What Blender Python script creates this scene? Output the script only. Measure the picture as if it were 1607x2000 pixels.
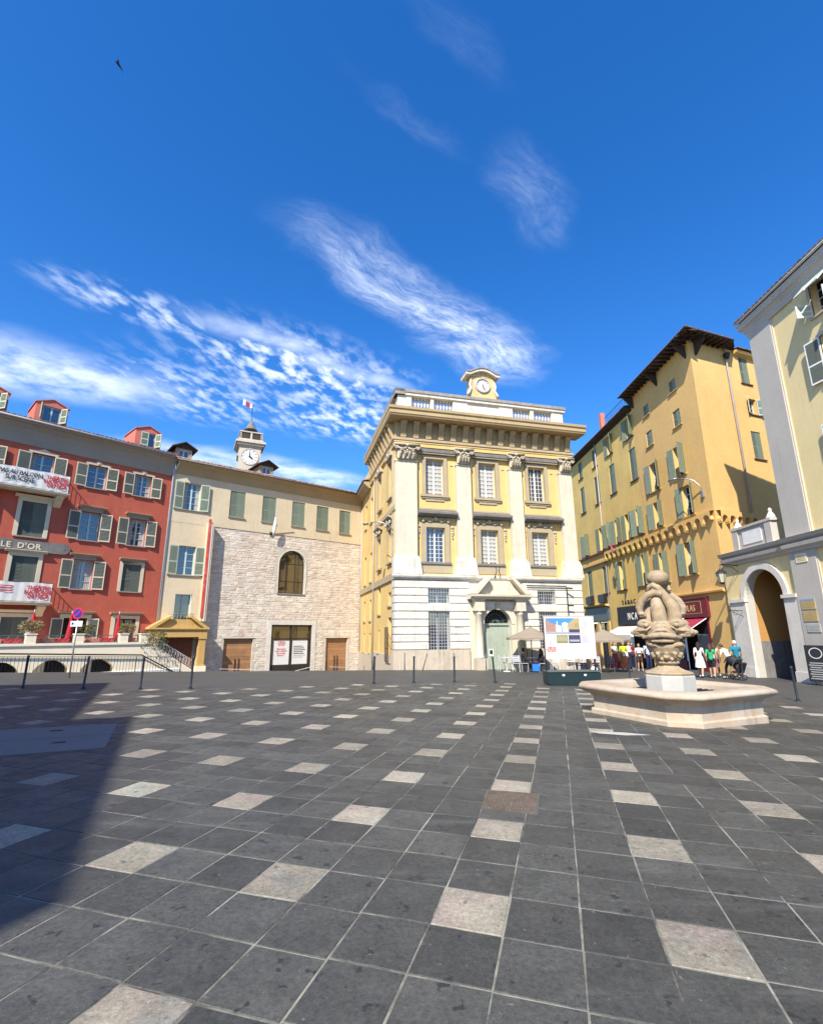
import bpy, math, random
from mathutils import Matrix, Vector, noise
random.seed(7)
R_ = math.radians
for o in list(bpy.data.objects): bpy.data.objects.remove(o)
scene = bpy.context.scene
COL = scene.collection

# ------------------------------------------------------------------ camera
PITCH, ROLL, EYE = R_(13.7), R_(0.25), 1.65
cp, sp, cr, sr = math.cos(PITCH), math.sin(PITCH), math.cos(ROLL), math.sin(ROLL)
_r, _u, _f = Vector((1, 0, 0)), Vector((0, -sp, cp)), Vector((0, cp, sp))
right, up = cr * _r - sr * _u, sr * _r + cr * _u
cam_d = bpy.data.cameras.new('camera')
cam_d.sensor_fit = 'VERTICAL'; cam_d.sensor_height = 32.0; cam_d.lens = 975.0 / 2000.0 * 32.0
cam_d.clip_start = 0.05; cam_d.clip_end = 3000
cam = bpy.data.objects.new('camera', cam_d); COL.objects.link(cam)
cam.matrix_world = Matrix(((right.x, up.x, -_f.x, 0), (right.y, up.y, -_f.y, 0), (right.z, up.z, -_f.z, EYE), (0, 0, 0, 1)))
scene.camera = cam

# ------------------------------------------------------------------ light, sky
SUN_TO = Vector((-0.25, -0.68, 0.685)).normalized()      # towards the sun
EL = math.asin(SUN_TO.z); AZ = math.atan2(SUN_TO.x, SUN_TO.y)
sd = bpy.data.lights.new('sun', 'SUN'); sd.energy = 4.6; sd.angle = R_(0.55); sd.color = (1.0, 0.935, 0.82)
so = bpy.data.objects.new('sun', sd); COL.objects.link(so); so.location = (0, -10, 60)
so.rotation_euler = SUN_TO.to_track_quat('Z', 'Y').to_euler()
vs = scene.view_settings
vs.view_transform = 'Standard'; vs.look = 'None'; vs.exposure = 0.9; vs.gamma = 1.0; vs.use_curve_mapping = False

def build_world():
    w = bpy.data.worlds.new('World'); scene.world = w; w.use_nodes = True
    nt = w.node_tree; N = nt.nodes; L = nt.links
    for n in list(N): N.remove(n)
    out = N.new('ShaderNodeOutputWorld'); bg = N.new('ShaderNodeBackground'); bg.inputs[1].default_value = 0.11
    sky = N.new('ShaderNodeTexSky'); sky.sky_type = 'NISHITA'; sky.sun_disc = False
    sky.sun_elevation = EL; sky.sun_rotation = AZ; sky.altitude = 20; sky.air_density = 1.0; sky.dust_density = 0.35; sky.ozone_density = 5.0
    hs = N.new('ShaderNodeHueSaturation'); hs.inputs['Saturation'].default_value = 1.29; hs.inputs['Value'].default_value = 1.27; hs.inputs['Hue'].default_value = 0.508
    L.new(sky.outputs[0], hs.inputs['Color'])
    tc = N.new('ShaderNodeTexCoord'); sep = N.new('ShaderNodeSeparateXYZ'); L.new(tc.outputs['Generated'], sep.inputs[0])
    def math_(op, a, b=None, c=None, clamp=False):
        n = N.new('ShaderNodeMath'); n.operation = op; n.use_clamp = clamp
        for i, v in enumerate((a, b, c)):
            if v is None: continue
            if isinstance(v, (int, float)): n.inputs[i].default_value = v
            else: L.new(v, n.inputs[i])
        return n.outputs[0]
    zc = math_('MAXIMUM', sep.outputs[2], 0.06)
    px, py = math_('DIVIDE', sep.outputs[0], zc), math_('DIVIDE', sep.outputs[1], zc)
    comb = N.new('ShaderNodeCombineXYZ'); L.new(px, comb.inputs[0]); L.new(py, comb.inputs[1])
    P = comb.outputs[0]
    def noise_(vec, scale, detail, rough=0.55, dist=0.0):
        n = N.new('ShaderNodeTexNoise'); n.inputs['Scale'].default_value = scale; n.inputs['Detail'].default_value = detail
        n.inputs['Roughness'].default_value = rough; n.inputs['Distortion'].default_value = dist; L.new(vec, n.inputs['Vector']); return n.outputs['Fac']
    def ramp(v, a, b, lo=0.0, hi=1.0):
        n = N.new('ShaderNodeMapRange'); n.interpolation_type = 'SMOOTHSTEP'
        L.new(v, n.inputs[0]); n.inputs[1].default_value = a; n.inputs[2].default_value = b; n.inputs[3].default_value = lo; n.inputs[4].default_value = hi; return n.outputs[0]
    # warp the cloud plane so that bank edges are ragged
    wn = N.new('ShaderNodeTexNoise'); wn.inputs['Scale'].default_value = 3.0; wn.inputs['Detail'].default_value = 5; L.new(P, wn.inputs['Vector'])
    wv = N.new('ShaderNodeVectorMath'); wv.operation = 'SUBTRACT'; L.new(wn.outputs['Color'], wv.inputs[0]); wv.inputs[1].default_value = (0.5, 0.5, 0.5)
    ws = N.new('ShaderNodeVectorMath'); ws.operation = 'SCALE'; L.new(wv.outputs[0], ws.inputs[0]); ws.inputs['Scale'].default_value = 0.20
    wa = N.new('ShaderNodeVectorMath'); wa.operation = 'ADD'; L.new(P, wa.inputs[0]); L.new(ws.outputs[0], wa.inputs[1]); PW = wa.outputs[0]
    def mapped(vec, loc, ang, sc):
        m = N.new('ShaderNodeMapping'); m.vector_type = 'TEXTURE'; L.new(vec, m.inputs[0])
        m.inputs['Location'].default_value = (loc[0], loc[1], 0); m.inputs['Rotation'].default_value = (0, 0, R_(ang)); m.inputs['Scale'].default_value = (sc[0], sc[1], 1); return m.outputs[0]
    def bank(loc, ang, sc, amp=1.0):       # an elongated cloud bank lying in the cloud plane
        m = mapped(PW, loc, ang, sc)
        ln = N.new('ShaderNodeVectorMath'); ln.operation = 'LENGTH'; L.new(m, ln.inputs[0])
        return ramp(ln.outputs['Value'], 0.15, 1.05, amp, 0.0)
    def mx(lst):
        a = lst[0]
        for b in lst[1:]: a = math_('MAXIMUM', a, b)
        return a
    streak = noise_(mapped(PW, (0, 0), 40, (0.75, 0.30)), 3.6, 12, 0.66, 0.3)
    soft = noise_(P, 5.0, 8, 0.6)
    puff = noise_(mapped(P, (0, 0), -18, (0.9, 1.7)), 17.0, 5, 0.52, 0.1)
    wisp = mx([bank((0.08, 1.40), 43, (0.60, 0.15), 0.95), bank((0.26, 1.60), 45, (0.40, 0.19), 0.9),
               bank((0.30, 0.99), 50, (0.22, 0.09), 0.26), bank((0.0, 0.77), 40, (0.22, 0.03), 0.07), bank((0.1, 0.66), 45, (0.16, 0.04), 0.06)])
    fibre = noise_(mapped(PW, (0, 0), 41, (0.5, 0.12)), 9.0, 8, 0.68, 0.2)
    wispd = math_('MULTIPLY', math_('MULTIPLY', wisp, ramp(streak, 0.24, 0.74)), ramp(fibre, 0.28, 0.66, 0.45, 1.15))
    mack = mx([bank((-0.42, 1.78), 32, (0.62, 0.34), 1.0), bank((-0.25, 2.25), 25, (0.7, 0.36), 0.9), bank((-0.85, 1.38), 38, (0.34, 0.15), 0.75), bank((-0.9, 1.95), 30, (0.6, 0.4), 0.6)])
    mackd = math_('MULTIPLY', mack, ramp(puff, 0.40, 0.68))
    band = mx([bank((-0.36, 1.68), 38, (0.58, 0.10), 0.85)])
    bandd = math_('MULTIPLY', band, ramp(soft, 0.22, 0.74))
    mass = mx([bank((-1.5, 1.75), 20, (0.72, 0.34), 1.0), bank((-0.75, 3.0), 35, (0.75, 0.26), 0.95), bank((-2.2, 2.6), 30, (0.9, 0.5), 0.9), bank((-1.3, 2.75), 20, (0.8, 0.30), 0.75)])
    massd = math_('MULTIPLY', mass, ramp(soft, 0.22, 0.70))
    # thin cirrus goes on over the rest of the sky
    far = math_('MULTIPLY', ramp(noise_(P, 0.55, 3), 0.60, 0.80, 0, 0.5), ramp(streak, 0.4, 0.75))
    ccov = math_('MULTIPLY', mx([math_('MULTIPLY', wispd, 0.74), math_('MULTIPLY', mackd, 0.80), math_('MULTIPLY', bandd, 0.85), math_('MULTIPLY', massd, 0.85), far]), ramp(sep.outputs[2], 0.0, 0.09))
    mix = N.new('ShaderNodeMixRGB'); L.new(ccov, mix.inputs[0]); L.new(hs.outputs[0], mix.inputs[1]); mix.inputs[2].default_value = (6.4, 7.0, 7.9, 1)
    L.new(mix.outputs[0], bg.inputs[0]); L.new(bg.outputs[0], out.inputs[0])
build_world()

# ------------------------------------------------------------------ mesh helpers
class MB:
    def __init__(s): s.v, s.f, s.m, s.M = [], [], [], None
    def add(s, vs_, fs, m=0):
        b = len(s.v)
        s.v += [tuple(s.M @ Vector(v)) if s.M else tuple(v) for v in vs_]
        s.f += [tuple(b + i for i in f) for f in fs]; s.m += [m] * len(fs); return s
    def box(s, x0, x1, y0, y1, z0, z1, m=0):
        return s.add([(x, y, z) for z in (z0, z1) for y in (y0, y1) for x in (x0, x1)],
                     [(0, 2, 3, 1), (4, 5, 7, 6), (0, 1, 5, 4), (2, 6, 7, 3), (0, 4, 6, 2), (1, 3, 7, 5)], m)
    def quad(s, a, b, c, d, m=0): return s.add([a, b, c, d], [(0, 1, 2, 3)], m)
    def prism(s, poly, y0, y1, m=0):            # (x, z) outline pushed along y
        n = len(poly)
        return s.add([(x, y0, z) for x, z in poly] + [(x, y1, z) for x, z in poly],
                     [tuple(range(n)), tuple(range(2 * n - 1, n - 1, -1))] + [(i, i + n, (i + 1) % n + n, (i + 1) % n) for i in range(n)], m)
    def slab(s, poly, z0, z1, m=0):             # (x, y) outline pushed along z
        n = len(poly)
        return s.add([(x, y, z0) for x, y in poly] + [(x, y, z1) for x, y in poly],
                     [tuple(range(n - 1, -1, -1)), tuple(range(n, 2 * n))] + [(i, (i + 1) % n, (i + 1) % n + n, i + n) for i in range(n)], m)
    def profx(s, prof, x0, x1, m=0, e0=0.0, e1=0.0):   # (y, z) moulding profile run along x; e = mitre per unit of -y
        n = len(prof)
        return s.add([(x0 + e0 * y, y, z) for y, z in prof] + [(x1 - e1 * y, y, z) for y, z in prof],
                     [tuple(range(n)), tuple(range(2 * n - 1, n - 1, -1))] + [(i, i + n, (i + 1) % n + n, (i + 1) % n) for i in range(n)], m)
    def tube(s, pts, rad, n=8, m=0, cap=True):
        pts = [Vector(p) for p in pts]; k = len(pts)
        if not hasattr(rad, '__len__'): rad = [rad] * k
        vs_, fs = [], []
        prev = None
        for i, p in enumerate(pts):
            t = (pts[min(i + 1, k - 1)] - pts[max(i - 1, 0)]); t = t.normalized() if t.length > 1e-9 else Vector((0, 0, 1))
            a = prev if prev else (Vector((1, 0, 0)) if abs(t.x) < 0.8 else Vector((0, 1, 0)))
            a = (a - t * a.dot(t)).normalized(); b = t.cross(a); prev = a
            for j in range(n):
                q = 2 * math.pi * j / n; vs_.append(p + (a * math.cos(q) + b * math.sin(q)) * rad[i])
        for i in range(k - 1):
            for j in range(n): fs.append((i * n + j, i * n + (j + 1) % n, (i + 1) * n + (j + 1) % n, (i + 1) * n + j))
        if cap: fs += [tuple(range(n - 1, -1, -1)), tuple(range((k - 1) * n, k * n))]
        return s.add(vs_, fs, m)
    def lathe(s, prof, n=16, c=(0, 0), m=0, ph=0.0, sx=1.0):
        vs_, fs = [], []
        for r, z in prof:
            for j in range(n):
                q = 2 * math.pi * j / n + ph; vs_.append((c[0] + sx * r * math.cos(q), c[1] + r * math.sin(q), z))
        k = len(prof)
        for i in range(k - 1):
            for j in range(n): fs.append((i * n + j, i * n + (j + 1) % n, (i + 1) * n + (j + 1) % n, (i + 1) * n + j))
        fs += [tuple(range(n - 1, -1, -1)), tuple(range((k - 1) * n, k * n))]
        return s.add(vs_, fs, m)
    def ell(s, c, r, nu=12, nv=8, m=0):
        vs_ = [(c[0], c[1], c[2] - r[2])]; fs = []
        for i in range(1, nv):
            a = -math.pi / 2 + math.pi * i / nv
            for j in range(nu):
                q = 2 * math.pi * j / nu; vs_.append((c[0] + r[0] * math.cos(a) * math.cos(q), c[1] + r[1] * math.cos(a) * math.sin(q), c[2] + r[2] * math.sin(a)))
        vs_.append((c[0], c[1], c[2] + r[2])); e = len(vs_) - 1
        for j in range(nu): fs += [(0, 1 + (j + 1) % nu, 1 + j), (e, e - nu + j, e - nu + (j + 1) % nu)]
        for i in range(nv - 2):
            for j in range(nu): fs.append((1 + i * nu + j, 1 + i * nu + (j + 1) % nu, 1 + (i + 1) * nu + (j + 1) % nu, 1 + (i + 1) * nu + j))
        return s.add(vs_, fs, m)
    def wall(s, x0, x1, z0, z1, ops, y=0.0, depth=0.25, m=0, mr=None, na=14):   # sheet with real openings and reveals
        mr = m if mr is None else mr
        xs = sorted({x0, x1} | {v for o in ops for v in o[:2]}); zs = sorted({z0, z1} | {v for o in ops for v in o[2:4]})
        for i in range(len(xs) - 1):
            for j in range(len(zs) - 1):
                cx, cz = (xs[i] + xs[i + 1]) / 2, (zs[j] + zs[j + 1]) / 2
                if any(o[0] < cx < o[1] and o[2] < cz < o[3] for o in ops): continue
                s.quad((xs[i], y, zs[j]), (xs[i + 1], y, zs[j]), (xs[i + 1], y, zs[j + 1]), (xs[i], y, zs[j + 1]), m)
        for o in ops:
            a, b, c, d = o[:4]; Y = y + depth
            if len(o) > 4:
                r = (b - a) / 2; xc = (a + b) / 2; sp_ = d - r
                arc = [(xc - r * math.cos(math.pi * k / na), sp_ + r * math.sin(math.pi * k / na)) for k in range(na + 1)]
                for k in range(na):
                    (xa, za), (xb, zb) = arc[k], arc[k + 1]
                    s.quad((xa, y, za), (xb, y, zb), (xb, y, d), (xa, y, d), m); s.quad((xa, y, za), (xa, Y, za), (xb, Y, zb), (xb, y, zb), mr)
                d = sp_
            else: s.quad((a, y, d), (a, Y, d), (b, Y, d), (b, y, d), mr)
            s.quad((a, y, c), (a, Y, c), (a, Y, d), (a, y, d), mr); s.quad((b, y, c), (b, y, d), (b, Y, d), (b, Y, c), mr); s.quad((a, y, c), (b, y, c), (b, Y, c), (a, Y, c), mr)
        return s
    def mesh(s, name, mats, smooth=False):
        me = bpy.data.meshes.new(name); me.from_pydata(s.v, [], s.f); me.update()
        for mt in (mats if isinstance(mats, (list, tuple)) else [mats]): me.materials.append(mt)
        me.polygons.foreach_set('material_index', s.m)
        if smooth: me.polygons.foreach_set('use_smooth', [True] * len(me.polygons))
        return me
    def build(s, name, mats, parent=None, loc=(0, 0, 0), rz=0.0, smooth=False):
        return place(s.mesh(name, mats, smooth), name, parent, loc, rz)

def place(me, name, parent=None, loc=(0, 0, 0), rz=0.0, rx=0.0, ry=0.0, scale=None):
    o = bpy.data.objects.new(name, me); COL.objects.link(o); o.parent = parent; o.location = loc; o.rotation_euler = (rx, ry, rz)
    if scale: o.scale = scale
    return o
def tag(o, label=None, cat=None, group=None, kind=None):
    if label: o['label'] = label
    if cat: o['category'] = cat
    if group: o['group'] = group
    if kind: o['kind'] = kind
    return o
def thing(name, label, cat, loc=(0, 0, 0), rz=0.0, group=None):
    o = bpy.data.objects.new(name, None); COL.objects.link(o); o.location = loc; o.rotation_euler = (0, 0, rz); o.empty_display_size = 0.3
    return tag(o, label, cat, group)
def evaluated_mesh(o):
    dg = bpy.context.evaluated_depsgraph_get(); dg.update()
    return bpy.data.meshes.new_from_object(o.evaluated_get(dg))
def remesh(mb, voxel, smooth=2):
    o = mb.build('tmp', []); r = o.modifiers.new('r', 'REMESH'); r.mode = 'VOXEL'; r.voxel_size = voxel; r.use_smooth_shade = True
    if smooth: c = o.modifiers.new('s', 'SMOOTH'); c.iterations = smooth; c.factor = 0.5
    me = evaluated_mesh(o); bpy.data.objects.remove(o); return me
_tc = {}
def text_mesh(body, size, mat, depth=0.004, align='LEFT', space=1.0, bold=0.0, sx=1.0):
    cu = bpy.data.curves.new('t', 'FONT'); cu.body = body; cu.size = size; cu.extrude = depth; cu.align_x = align; cu.space_character = space; cu.offset = bold; cu.space_line = 0.82; cu.resolution_u = 3
    o = bpy.data.objects.new('t', cu); COL.objects.link(o)
    me = evaluated_mesh(o); bpy.data.objects.remove(o)
    for v in me.vertices: v.co = Vector((v.co.x * sx, -v.co.z, v.co.y))
    me.materials.clear(); me.materials.append(mat); return me

# ------------------------------------------------------------------ materials
def new_mat(name):
    m = bpy.data.materials.new(name); m.use_nodes = True; nt = m.node_tree
    return m, nt, nt.nodes, nt.links, nt.nodes['Principled BSDF']
def surf(name, col, rough=0.85, var=0.12, scale=1.2, streak=0.0, bump=0.0, bscale=40, metal=0.0, spec=0.3, spots=0.0, spotcol=(0.3, 0.27, 0.22), rnd=0.0, isl=0.0, spotscale=2.5, spotlo=0.55, tint=None, tintscale=0.5):
    m, nt, N, L, b = new_mat(name)
    b.inputs['Roughness'].default_value = rough; b.inputs['Metallic'].default_value = metal; b.inputs['Specular IOR Level'].default_value = spec
    tc = N.new('ShaderNodeTexCoord'); base = tc.outputs['Object']
    def nz(sc, det, vec=base, rg=0.6):
        n = N.new('ShaderNodeTexNoise'); n.inputs['Scale'].default_value = sc; n.inputs['Detail'].default_value = det; n.inputs['Roughness'].default_value = rg; L.new(vec, n.inputs['Vector']); return n.outputs['Fac']
    def mr(v, a, b_, lo, hi):
        n = N.new('ShaderNodeMapRange'); L.new(v, n.inputs[0]); n.inputs[1].default_value = a; n.inputs[2].default_value = b_; n.inputs[3].default_value = lo; n.inputs[4].default_value = hi; return n.outputs[0]
    def mul(a, b_):
        n = N.new('ShaderNodeMath'); n.operation = 'MULTIPLY'; L.new(a, n.inputs[0]); L.new(b_, n.inputs[1]); return n.outputs[0]
    val = mr(nz(scale, 9), 0.28, 0.72, 1 - var, 1 + var)
    val = mul(val, mr(nz(scale * 9, 5), 0.3, 0.7, 1 - var * 0.5, 1 + var * 0.5))
    if streak:
        mp = N.new('ShaderNodeMapping'); L.new(base, mp.inputs[0]); mp.inputs['Scale'].default_value = (7, 7, 0.35)
        msk = mul(mr(nz(1.0, 7, mp.outputs[0]), 0.48, 0.70, 0, 1), mr(nz(0.45, 4), 0.45, 0.62, 0, 1)); val = mul(val, mr(msk, 0, 1, 1.0, 1 - min(0.4, 0.10 + streak * 1.8)))
    if rnd:
        oi = N.new('ShaderNodeObjectInfo'); val = mul(val, mr(oi.outputs['Random'], 0, 1, 1 - rnd, 1 + rnd))
    if isl:
        g = N.new('ShaderNodeNewGeometry'); val = mul(val, mr(g.outputs['Random Per Island'], 0, 1, 1 - isl, 1 + isl))
    c = N.new('ShaderNodeRGB'); c.outputs[0].default_value = (*col, 1); cout = c.outputs[0]
    if tint:
        x = N.new('ShaderNodeMixRGB'); L.new(mr(nz(tintscale, 6), 0.42, 0.62, 0, 1), x.inputs[0]); L.new(cout, x.inputs[1]); x.inputs[2].default_value = (*tint, 1); cout = x.outputs[0]
    vm = N.new('ShaderNodeVectorMath'); vm.operation = 'SCALE'; L.new(cout, vm.inputs[0]); L.new(val, vm.inputs['Scale']); cout = vm.outputs[0]
    if spots:
        x = N.new('ShaderNodeMixRGB'); L.new(mr(nz(spotscale, 10, rg=0.7), spotlo, spotlo + 0.14, 0, spots), x.inputs[0]); L.new(cout, x.inputs[1]); x.inputs[2].default_value = (*spotcol, 1); cout = x.outputs[0]
    L.new(cout, b.inputs['Base Color'])
    if bump:
        bp = N.new('ShaderNodeBump'); bp.inputs['Strength'].default_value = bump; bp.inputs['Distance'].default_value = 0.02; L.new(nz(bscale, 8), bp.inputs['Height']); L.new(bp.outputs[0], b.inputs['Normal'])
    return m
def paving(name, col, obj=True, pale=False):     # worn flagstone: blotches, gum spots, scuffs and specks
    m, nt, N, L, b = new_mat(name)
    tc = N.new('ShaderNodeTexCoord'); g = N.new('ShaderNodeNewGeometry'); oi = N.new('ShaderNodeObjectInfo')
    P = g.outputs['Position']; rnd = oi.outputs['Random'] if obj else g.outputs['Random Per Island']
    def nz(sc, det, rg=0.6, vec=P, dist=0.0):
        n = N.new('ShaderNodeTexNoise'); n.inputs['Scale'].default_value = sc; n.inputs['Detail'].default_value = det; n.inputs['Roughness'].default_value = rg; n.inputs['Distortion'].default_value = dist; L.new(vec, n.inputs['Vector']); return n.outputs['Fac']
    def mr(v, a, b_, lo, hi):
        n = N.new('ShaderNodeMapRange'); L.new(v, n.inputs[0]); n.inputs[1].default_value = a; n.inputs[2].default_value = b_; n.inputs[3].default_value = lo; n.inputs[4].default_value = hi; return n.outputs[0]
    def mul(a, b_):
        n = N.new('ShaderNodeMath'); n.operation = 'MULTIPLY'; L.new(a, n.inputs[0]); L.new(b_, n.inputs[1]); return n.outputs[0]
    def mix(c, f, col2):
        x = N.new('ShaderNodeMixRGB'); L.new(f, x.inputs[0]); L.new(c, x.inputs[1]); x.inputs[2].default_value = (*col2, 1); return x.outputs[0]
    v = mul(mr(nz(.35, 5), .3, .7, .86, 1.13), mr(nz(3.2, 9, .7), .30, .70, .74, 1.26)); v = mul(v, mr(nz(30, 8, .75), .3, .7, .58, 1.42)); v = mul(v, mr(nz(130, 3, .7), .3, .7, .80, 1.2)); v = mul(v, mr(rnd, 0, 1, .76, 1.22))
    c = N.new('ShaderNodeRGB'); c.outputs[0].default_value = (*col, 1); out = c.outputs[0]
    if pale: out = mix(out, mr(nz(2.2, 5), .48, .62, 0, .8), (0.28, 0.225, 0.185)); out = mix(out, mr(nz(1.4, 6), .56, .66, 0, .8), (0.215, 0.22, 0.19))
    vm = N.new('ShaderNodeVectorMath'); vm.operation = 'SCALE'; L.new(out, vm.inputs[0]); L.new(v, vm.inputs['Scale']); out = vm.outputs[0]
    out = mix(out, mr(nz(9.5, 3, .5, dist=.2), .645, .69, 0, .85), (0.02, 0.02, 0.019) if not pale else (0.10, 0.095, 0.085))      # old gum and oil marks
    out = mix(out, mr(nz(13, 8, .75), .66, .74, 0, .55), (0.03, 0.03, 0.029) if not pale else (0.15, 0.135, 0.115))
    out = mix(out, mr(nz(24, 3, .5), .70, .74, 0, .7), (0.17, 0.165, 0.15) if not pale else (0.42, 0.39, 0.34))                  # pale specks
    st = N.new('ShaderNodeMapping'); L.new(P, st.inputs[0]); st.inputs['Rotation'].default_value = (0, 0, R_(20)); st.inputs['Scale'].default_value = (.4, 2.6, 1)
    out = mix(out, mr(nz(1.2, 8, .7, st.outputs[0]), .56, .70, 0, .36), (0.15, 0.146, 0.132))                                         # dusty drifts
    L.new(out, b.inputs['Base Color']); L.new(mr(nz(4, 6), .3, .7, .42, .66), b.inputs['Roughness']); b.inputs['Specular IOR Level'].default_value = .5
    bp = N.new('ShaderNodeBump'); bp.inputs['Strength'].default_value = .35; bp.inputs['Distance'].default_value = .006; L.new(nz(45, 9, .7), bp.inputs['Height']); L.new(bp.outputs[0], b.inputs['Normal'])
    return m
def flat(name, col, rough=0.6, metal=0.0, spec=0.4): return surf(name, col, rough, 0.06, 3.0, metal=metal, spec=spec)
def glass_mat(name, col=(0.018, 0.024, 0.035)):
    m, nt, N, L, b = new_mat(name)
    b.inputs['Base Color'].default_value = (*col, 1); b.inputs['Roughness'].default_value = 0.04; b.inputs['IOR'].default_value = 1.9; b.inputs['Specular IOR Level'].default_value = 0.8
    tc = N.new('ShaderNodeTexCoord'); n = N.new('ShaderNodeTexNoise'); n.inputs['Scale'].default_value = 1.7; n.inputs['Detail'].default_value = 2; L.new(tc.outputs['Object'], n.inputs['Vector'])
    bp = N.new('ShaderNodeBump'); bp.inputs['Strength'].default_value = 0.05; bp.inputs['Distance'].default_value = 0.05; L.new(n.outputs['Fac'], bp.inputs['Height']); L.new(bp.outputs[0], b.inputs['Normal'])
    return m
M = {}
M['red'] = surf('red_plaster', (0.41, 0.094, 0.058), 0.9, 0.12, 0.5, 0.04, 0.25, 25, spots=0.35, spotcol=(0.46, 0.13, 0.085), spotscale=0.9, spotlo=0.5)
M['pinkdorm'] = surf('pink_plaster', (0.52, 0.16, 0.12), 0.9, 0.08)
M['cream'] = surf('cream_plaster', (0.56, 0.465, 0.315), 0.9, 0.08, 0.6, 0.03, 0.2, 25, spots=0.4, spotcol=(0.50, 0.385, 0.24), spotscale=0.7)
M['soffit'] = surf('ochre_cornice', (0.36, 0.27, 0.155), 0.9, 0.08, 0.7, 0.08)
M['taupe'] = surf('taupe_cornice', (0.30, 0.25, 0.195), 0.9, 0.07, 0.7, 0.06)
M['trim'] = surf('cream_trim', (0.56, 0.49, 0.36), 0.85, 0.08, 1.5, 0.1)
M['stone'] = surf('rubble_stone', (0.55, 0.485, 0.395), 0.95, 0.20, 2.5, 0.0, 1.0, 9, isl=0.16, tint=(0.53, 0.43, 0.345), tintscale=0.38, spots=0.5, spotcol=(0.64, 0.60, 0.53), spotscale=0.7, spotlo=.47)
M['mortar'] = surf('lime_mortar', (0.48, 0.43, 0.355), 0.95, 0.18, 4, 0, 0.8)
M['lime'] = surf('white_limestone', (0.57, 0.54, 0.475), 0.85, 0.10, 1.6, 0.12, 0.3, 30, spots=0.6, spotcol=(0.38, 0.325, 0.24), spotscale=1.8, spotlo=0.53)
M['plinth'] = surf('stained_limestone', (0.47, 0.40, 0.305), 0.9, 0.12, 2.0, 0.12, 0.3, 30, spots=0.5, spotcol=(0.34, 0.265, 0.18), spotscale=2)
M['pil'] = surf('pilaster_stone', (0.55, 0.49, 0.375), 0.85, 0.09, 1.6, 0.08, 0.2, 30)
M['orn'] = surf('carved_stone', (0.46, 0.39, 0.285), 0.9, 0.14, 5, 0.1, 0.3, 40, spots=0.4, spotcol=(0.25, 0.2, 0.14), spotscale=6)
M['yel'] = surf('apricot_plaster', (0.60, 0.42, 0.165), 0.9, 0.08, 0.7, 0.03, 0.2, 25)
M['ent'] = surf('ochre_entablature', (0.42, 0.31, 0.165), 0.9, 0.08, 1.0, 0.10, 0.15)
M['frame'] = surf('stone_surround', (0.37, 0.30, 0.195), 0.9, 0.08, 1.5, 0.1)
M['lead'] = surf('grey_flashing', (0.17, 0.16, 0.15), 0.7, 0.2, 3, 0.2)
M['oran'] = surf('orange_plaster', (0.63, 0.40, 0.145), 0.92, 0.11, 0.45, 0.03, 0.25, 22, spots=0.35, spotcol=(0.52, 0.31, 0.11), spotscale=0.8)
M['yel2'] = surf('mustard_plaster', (0.63, 0.445, 0.145), 0.92, 0.12, 0.5, 0.03, 0.25, 22, spots=0.35, spotcol=(0.48, 0.31, 0.10), spotscale=0.7)
M['yel3'] = surf('pale_yellow_plaster', (0.70, 0.56, 0.285), 0.92, 0.06, 0.5, 0.02, 0.15, 22)
M['grey'] = surf('grey_render', (0.44, 0.405, 0.35), 0.9, 0.06, 0.8, 0.03, 0.15, 25)
M['white'] = flat('white_paint', (0.68, 0.67, 0.62), 0.55)
M['gshut'] = surf('green_shutter', (0.165, 0.20, 0.15), 0.7, 0.12, 3, 0.1, rnd=0.12)
M['grshut'] = surf('grey_green_shutter', (0.105, 0.118, 0.095), 0.7, 0.12, 3, 0.1, rnd=0.12)
M['palerim'] = surf('pale_green_paint', (0.40, 0.45, 0.36), 0.65, 0.08, 3, 0.05)
M['wfr'] = surf('pale_window_frame', (0.42, 0.52, 0.50), 0.55, 0.05, 3)
M['wht'] = surf('white_window_frame', (0.62, 0.61, 0.57), 0.55, 0.05, 3)
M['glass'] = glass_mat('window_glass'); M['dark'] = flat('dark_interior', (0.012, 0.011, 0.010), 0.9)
M['blind'] = surf('inner_shutter', (0.36, 0.355, 0.32), 0.7, 0.05, 3)
M['iron'] = flat('black_iron', (0.02, 0.021, 0.024), 0.45, 0.3)
M['irong'] = flat('grey_green_iron', (0.10, 0.12, 0.115), 0.5, 0.2)
M['steel'] = surf('galvanised_steel', (0.42, 0.42, 0.42), 0.4, 0.1, 4, metal=0.8)
M['pipe'] = surf('painted_pipe', (0.36, 0.33, 0.32), 0.5, 0.1, 4, 0.1)
M['bol'] = flat('bollard_paint', (0.022, 0.028, 0.04), 0.4, 0.2, 0.5)
M['tile_r'] = surf('terracotta_tile', (0.42, 0.21, 0.13), 0.9, 0.2, 4, 0, 0.3, 30, isl=0.3, tint=(0.46, 0.32, 0.22), tintscale=1.5)
M['tile_d'] = surf('weathered_roof_tile', (0.16, 0.10, 0.075), 0.9, 0.25, 4, 0, 0.3, 30, isl=0.3)
M['wood_d'] = surf('dark_eave_timber', (0.05, 0.036, 0.028), 0.8, 0.2, 5)
M['door_g'] = surf('sage_door_paint', (0.33, 0.37, 0.29), 0.6, 0.08, 2, 0.12)
M['oak'] = surf('oak_boards', (0.31, 0.165, 0.08), 0.6, 0.14, 2.5, 0, 0.1, 20, rnd=0.16)
M['brown'] = surf('brown_door', (0.16, 0.045, 0.02), 0.6, 0.15, 2, 0.1)
M['ochre'] = surf('ochre_portico', (0.50, 0.32, 0.11), 0.9, 0.08, 1, 0.1)
M['bronze'] = flat('dark_bronze_frame', (0.045, 0.038, 0.03), 0.45, 0.4)
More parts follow.
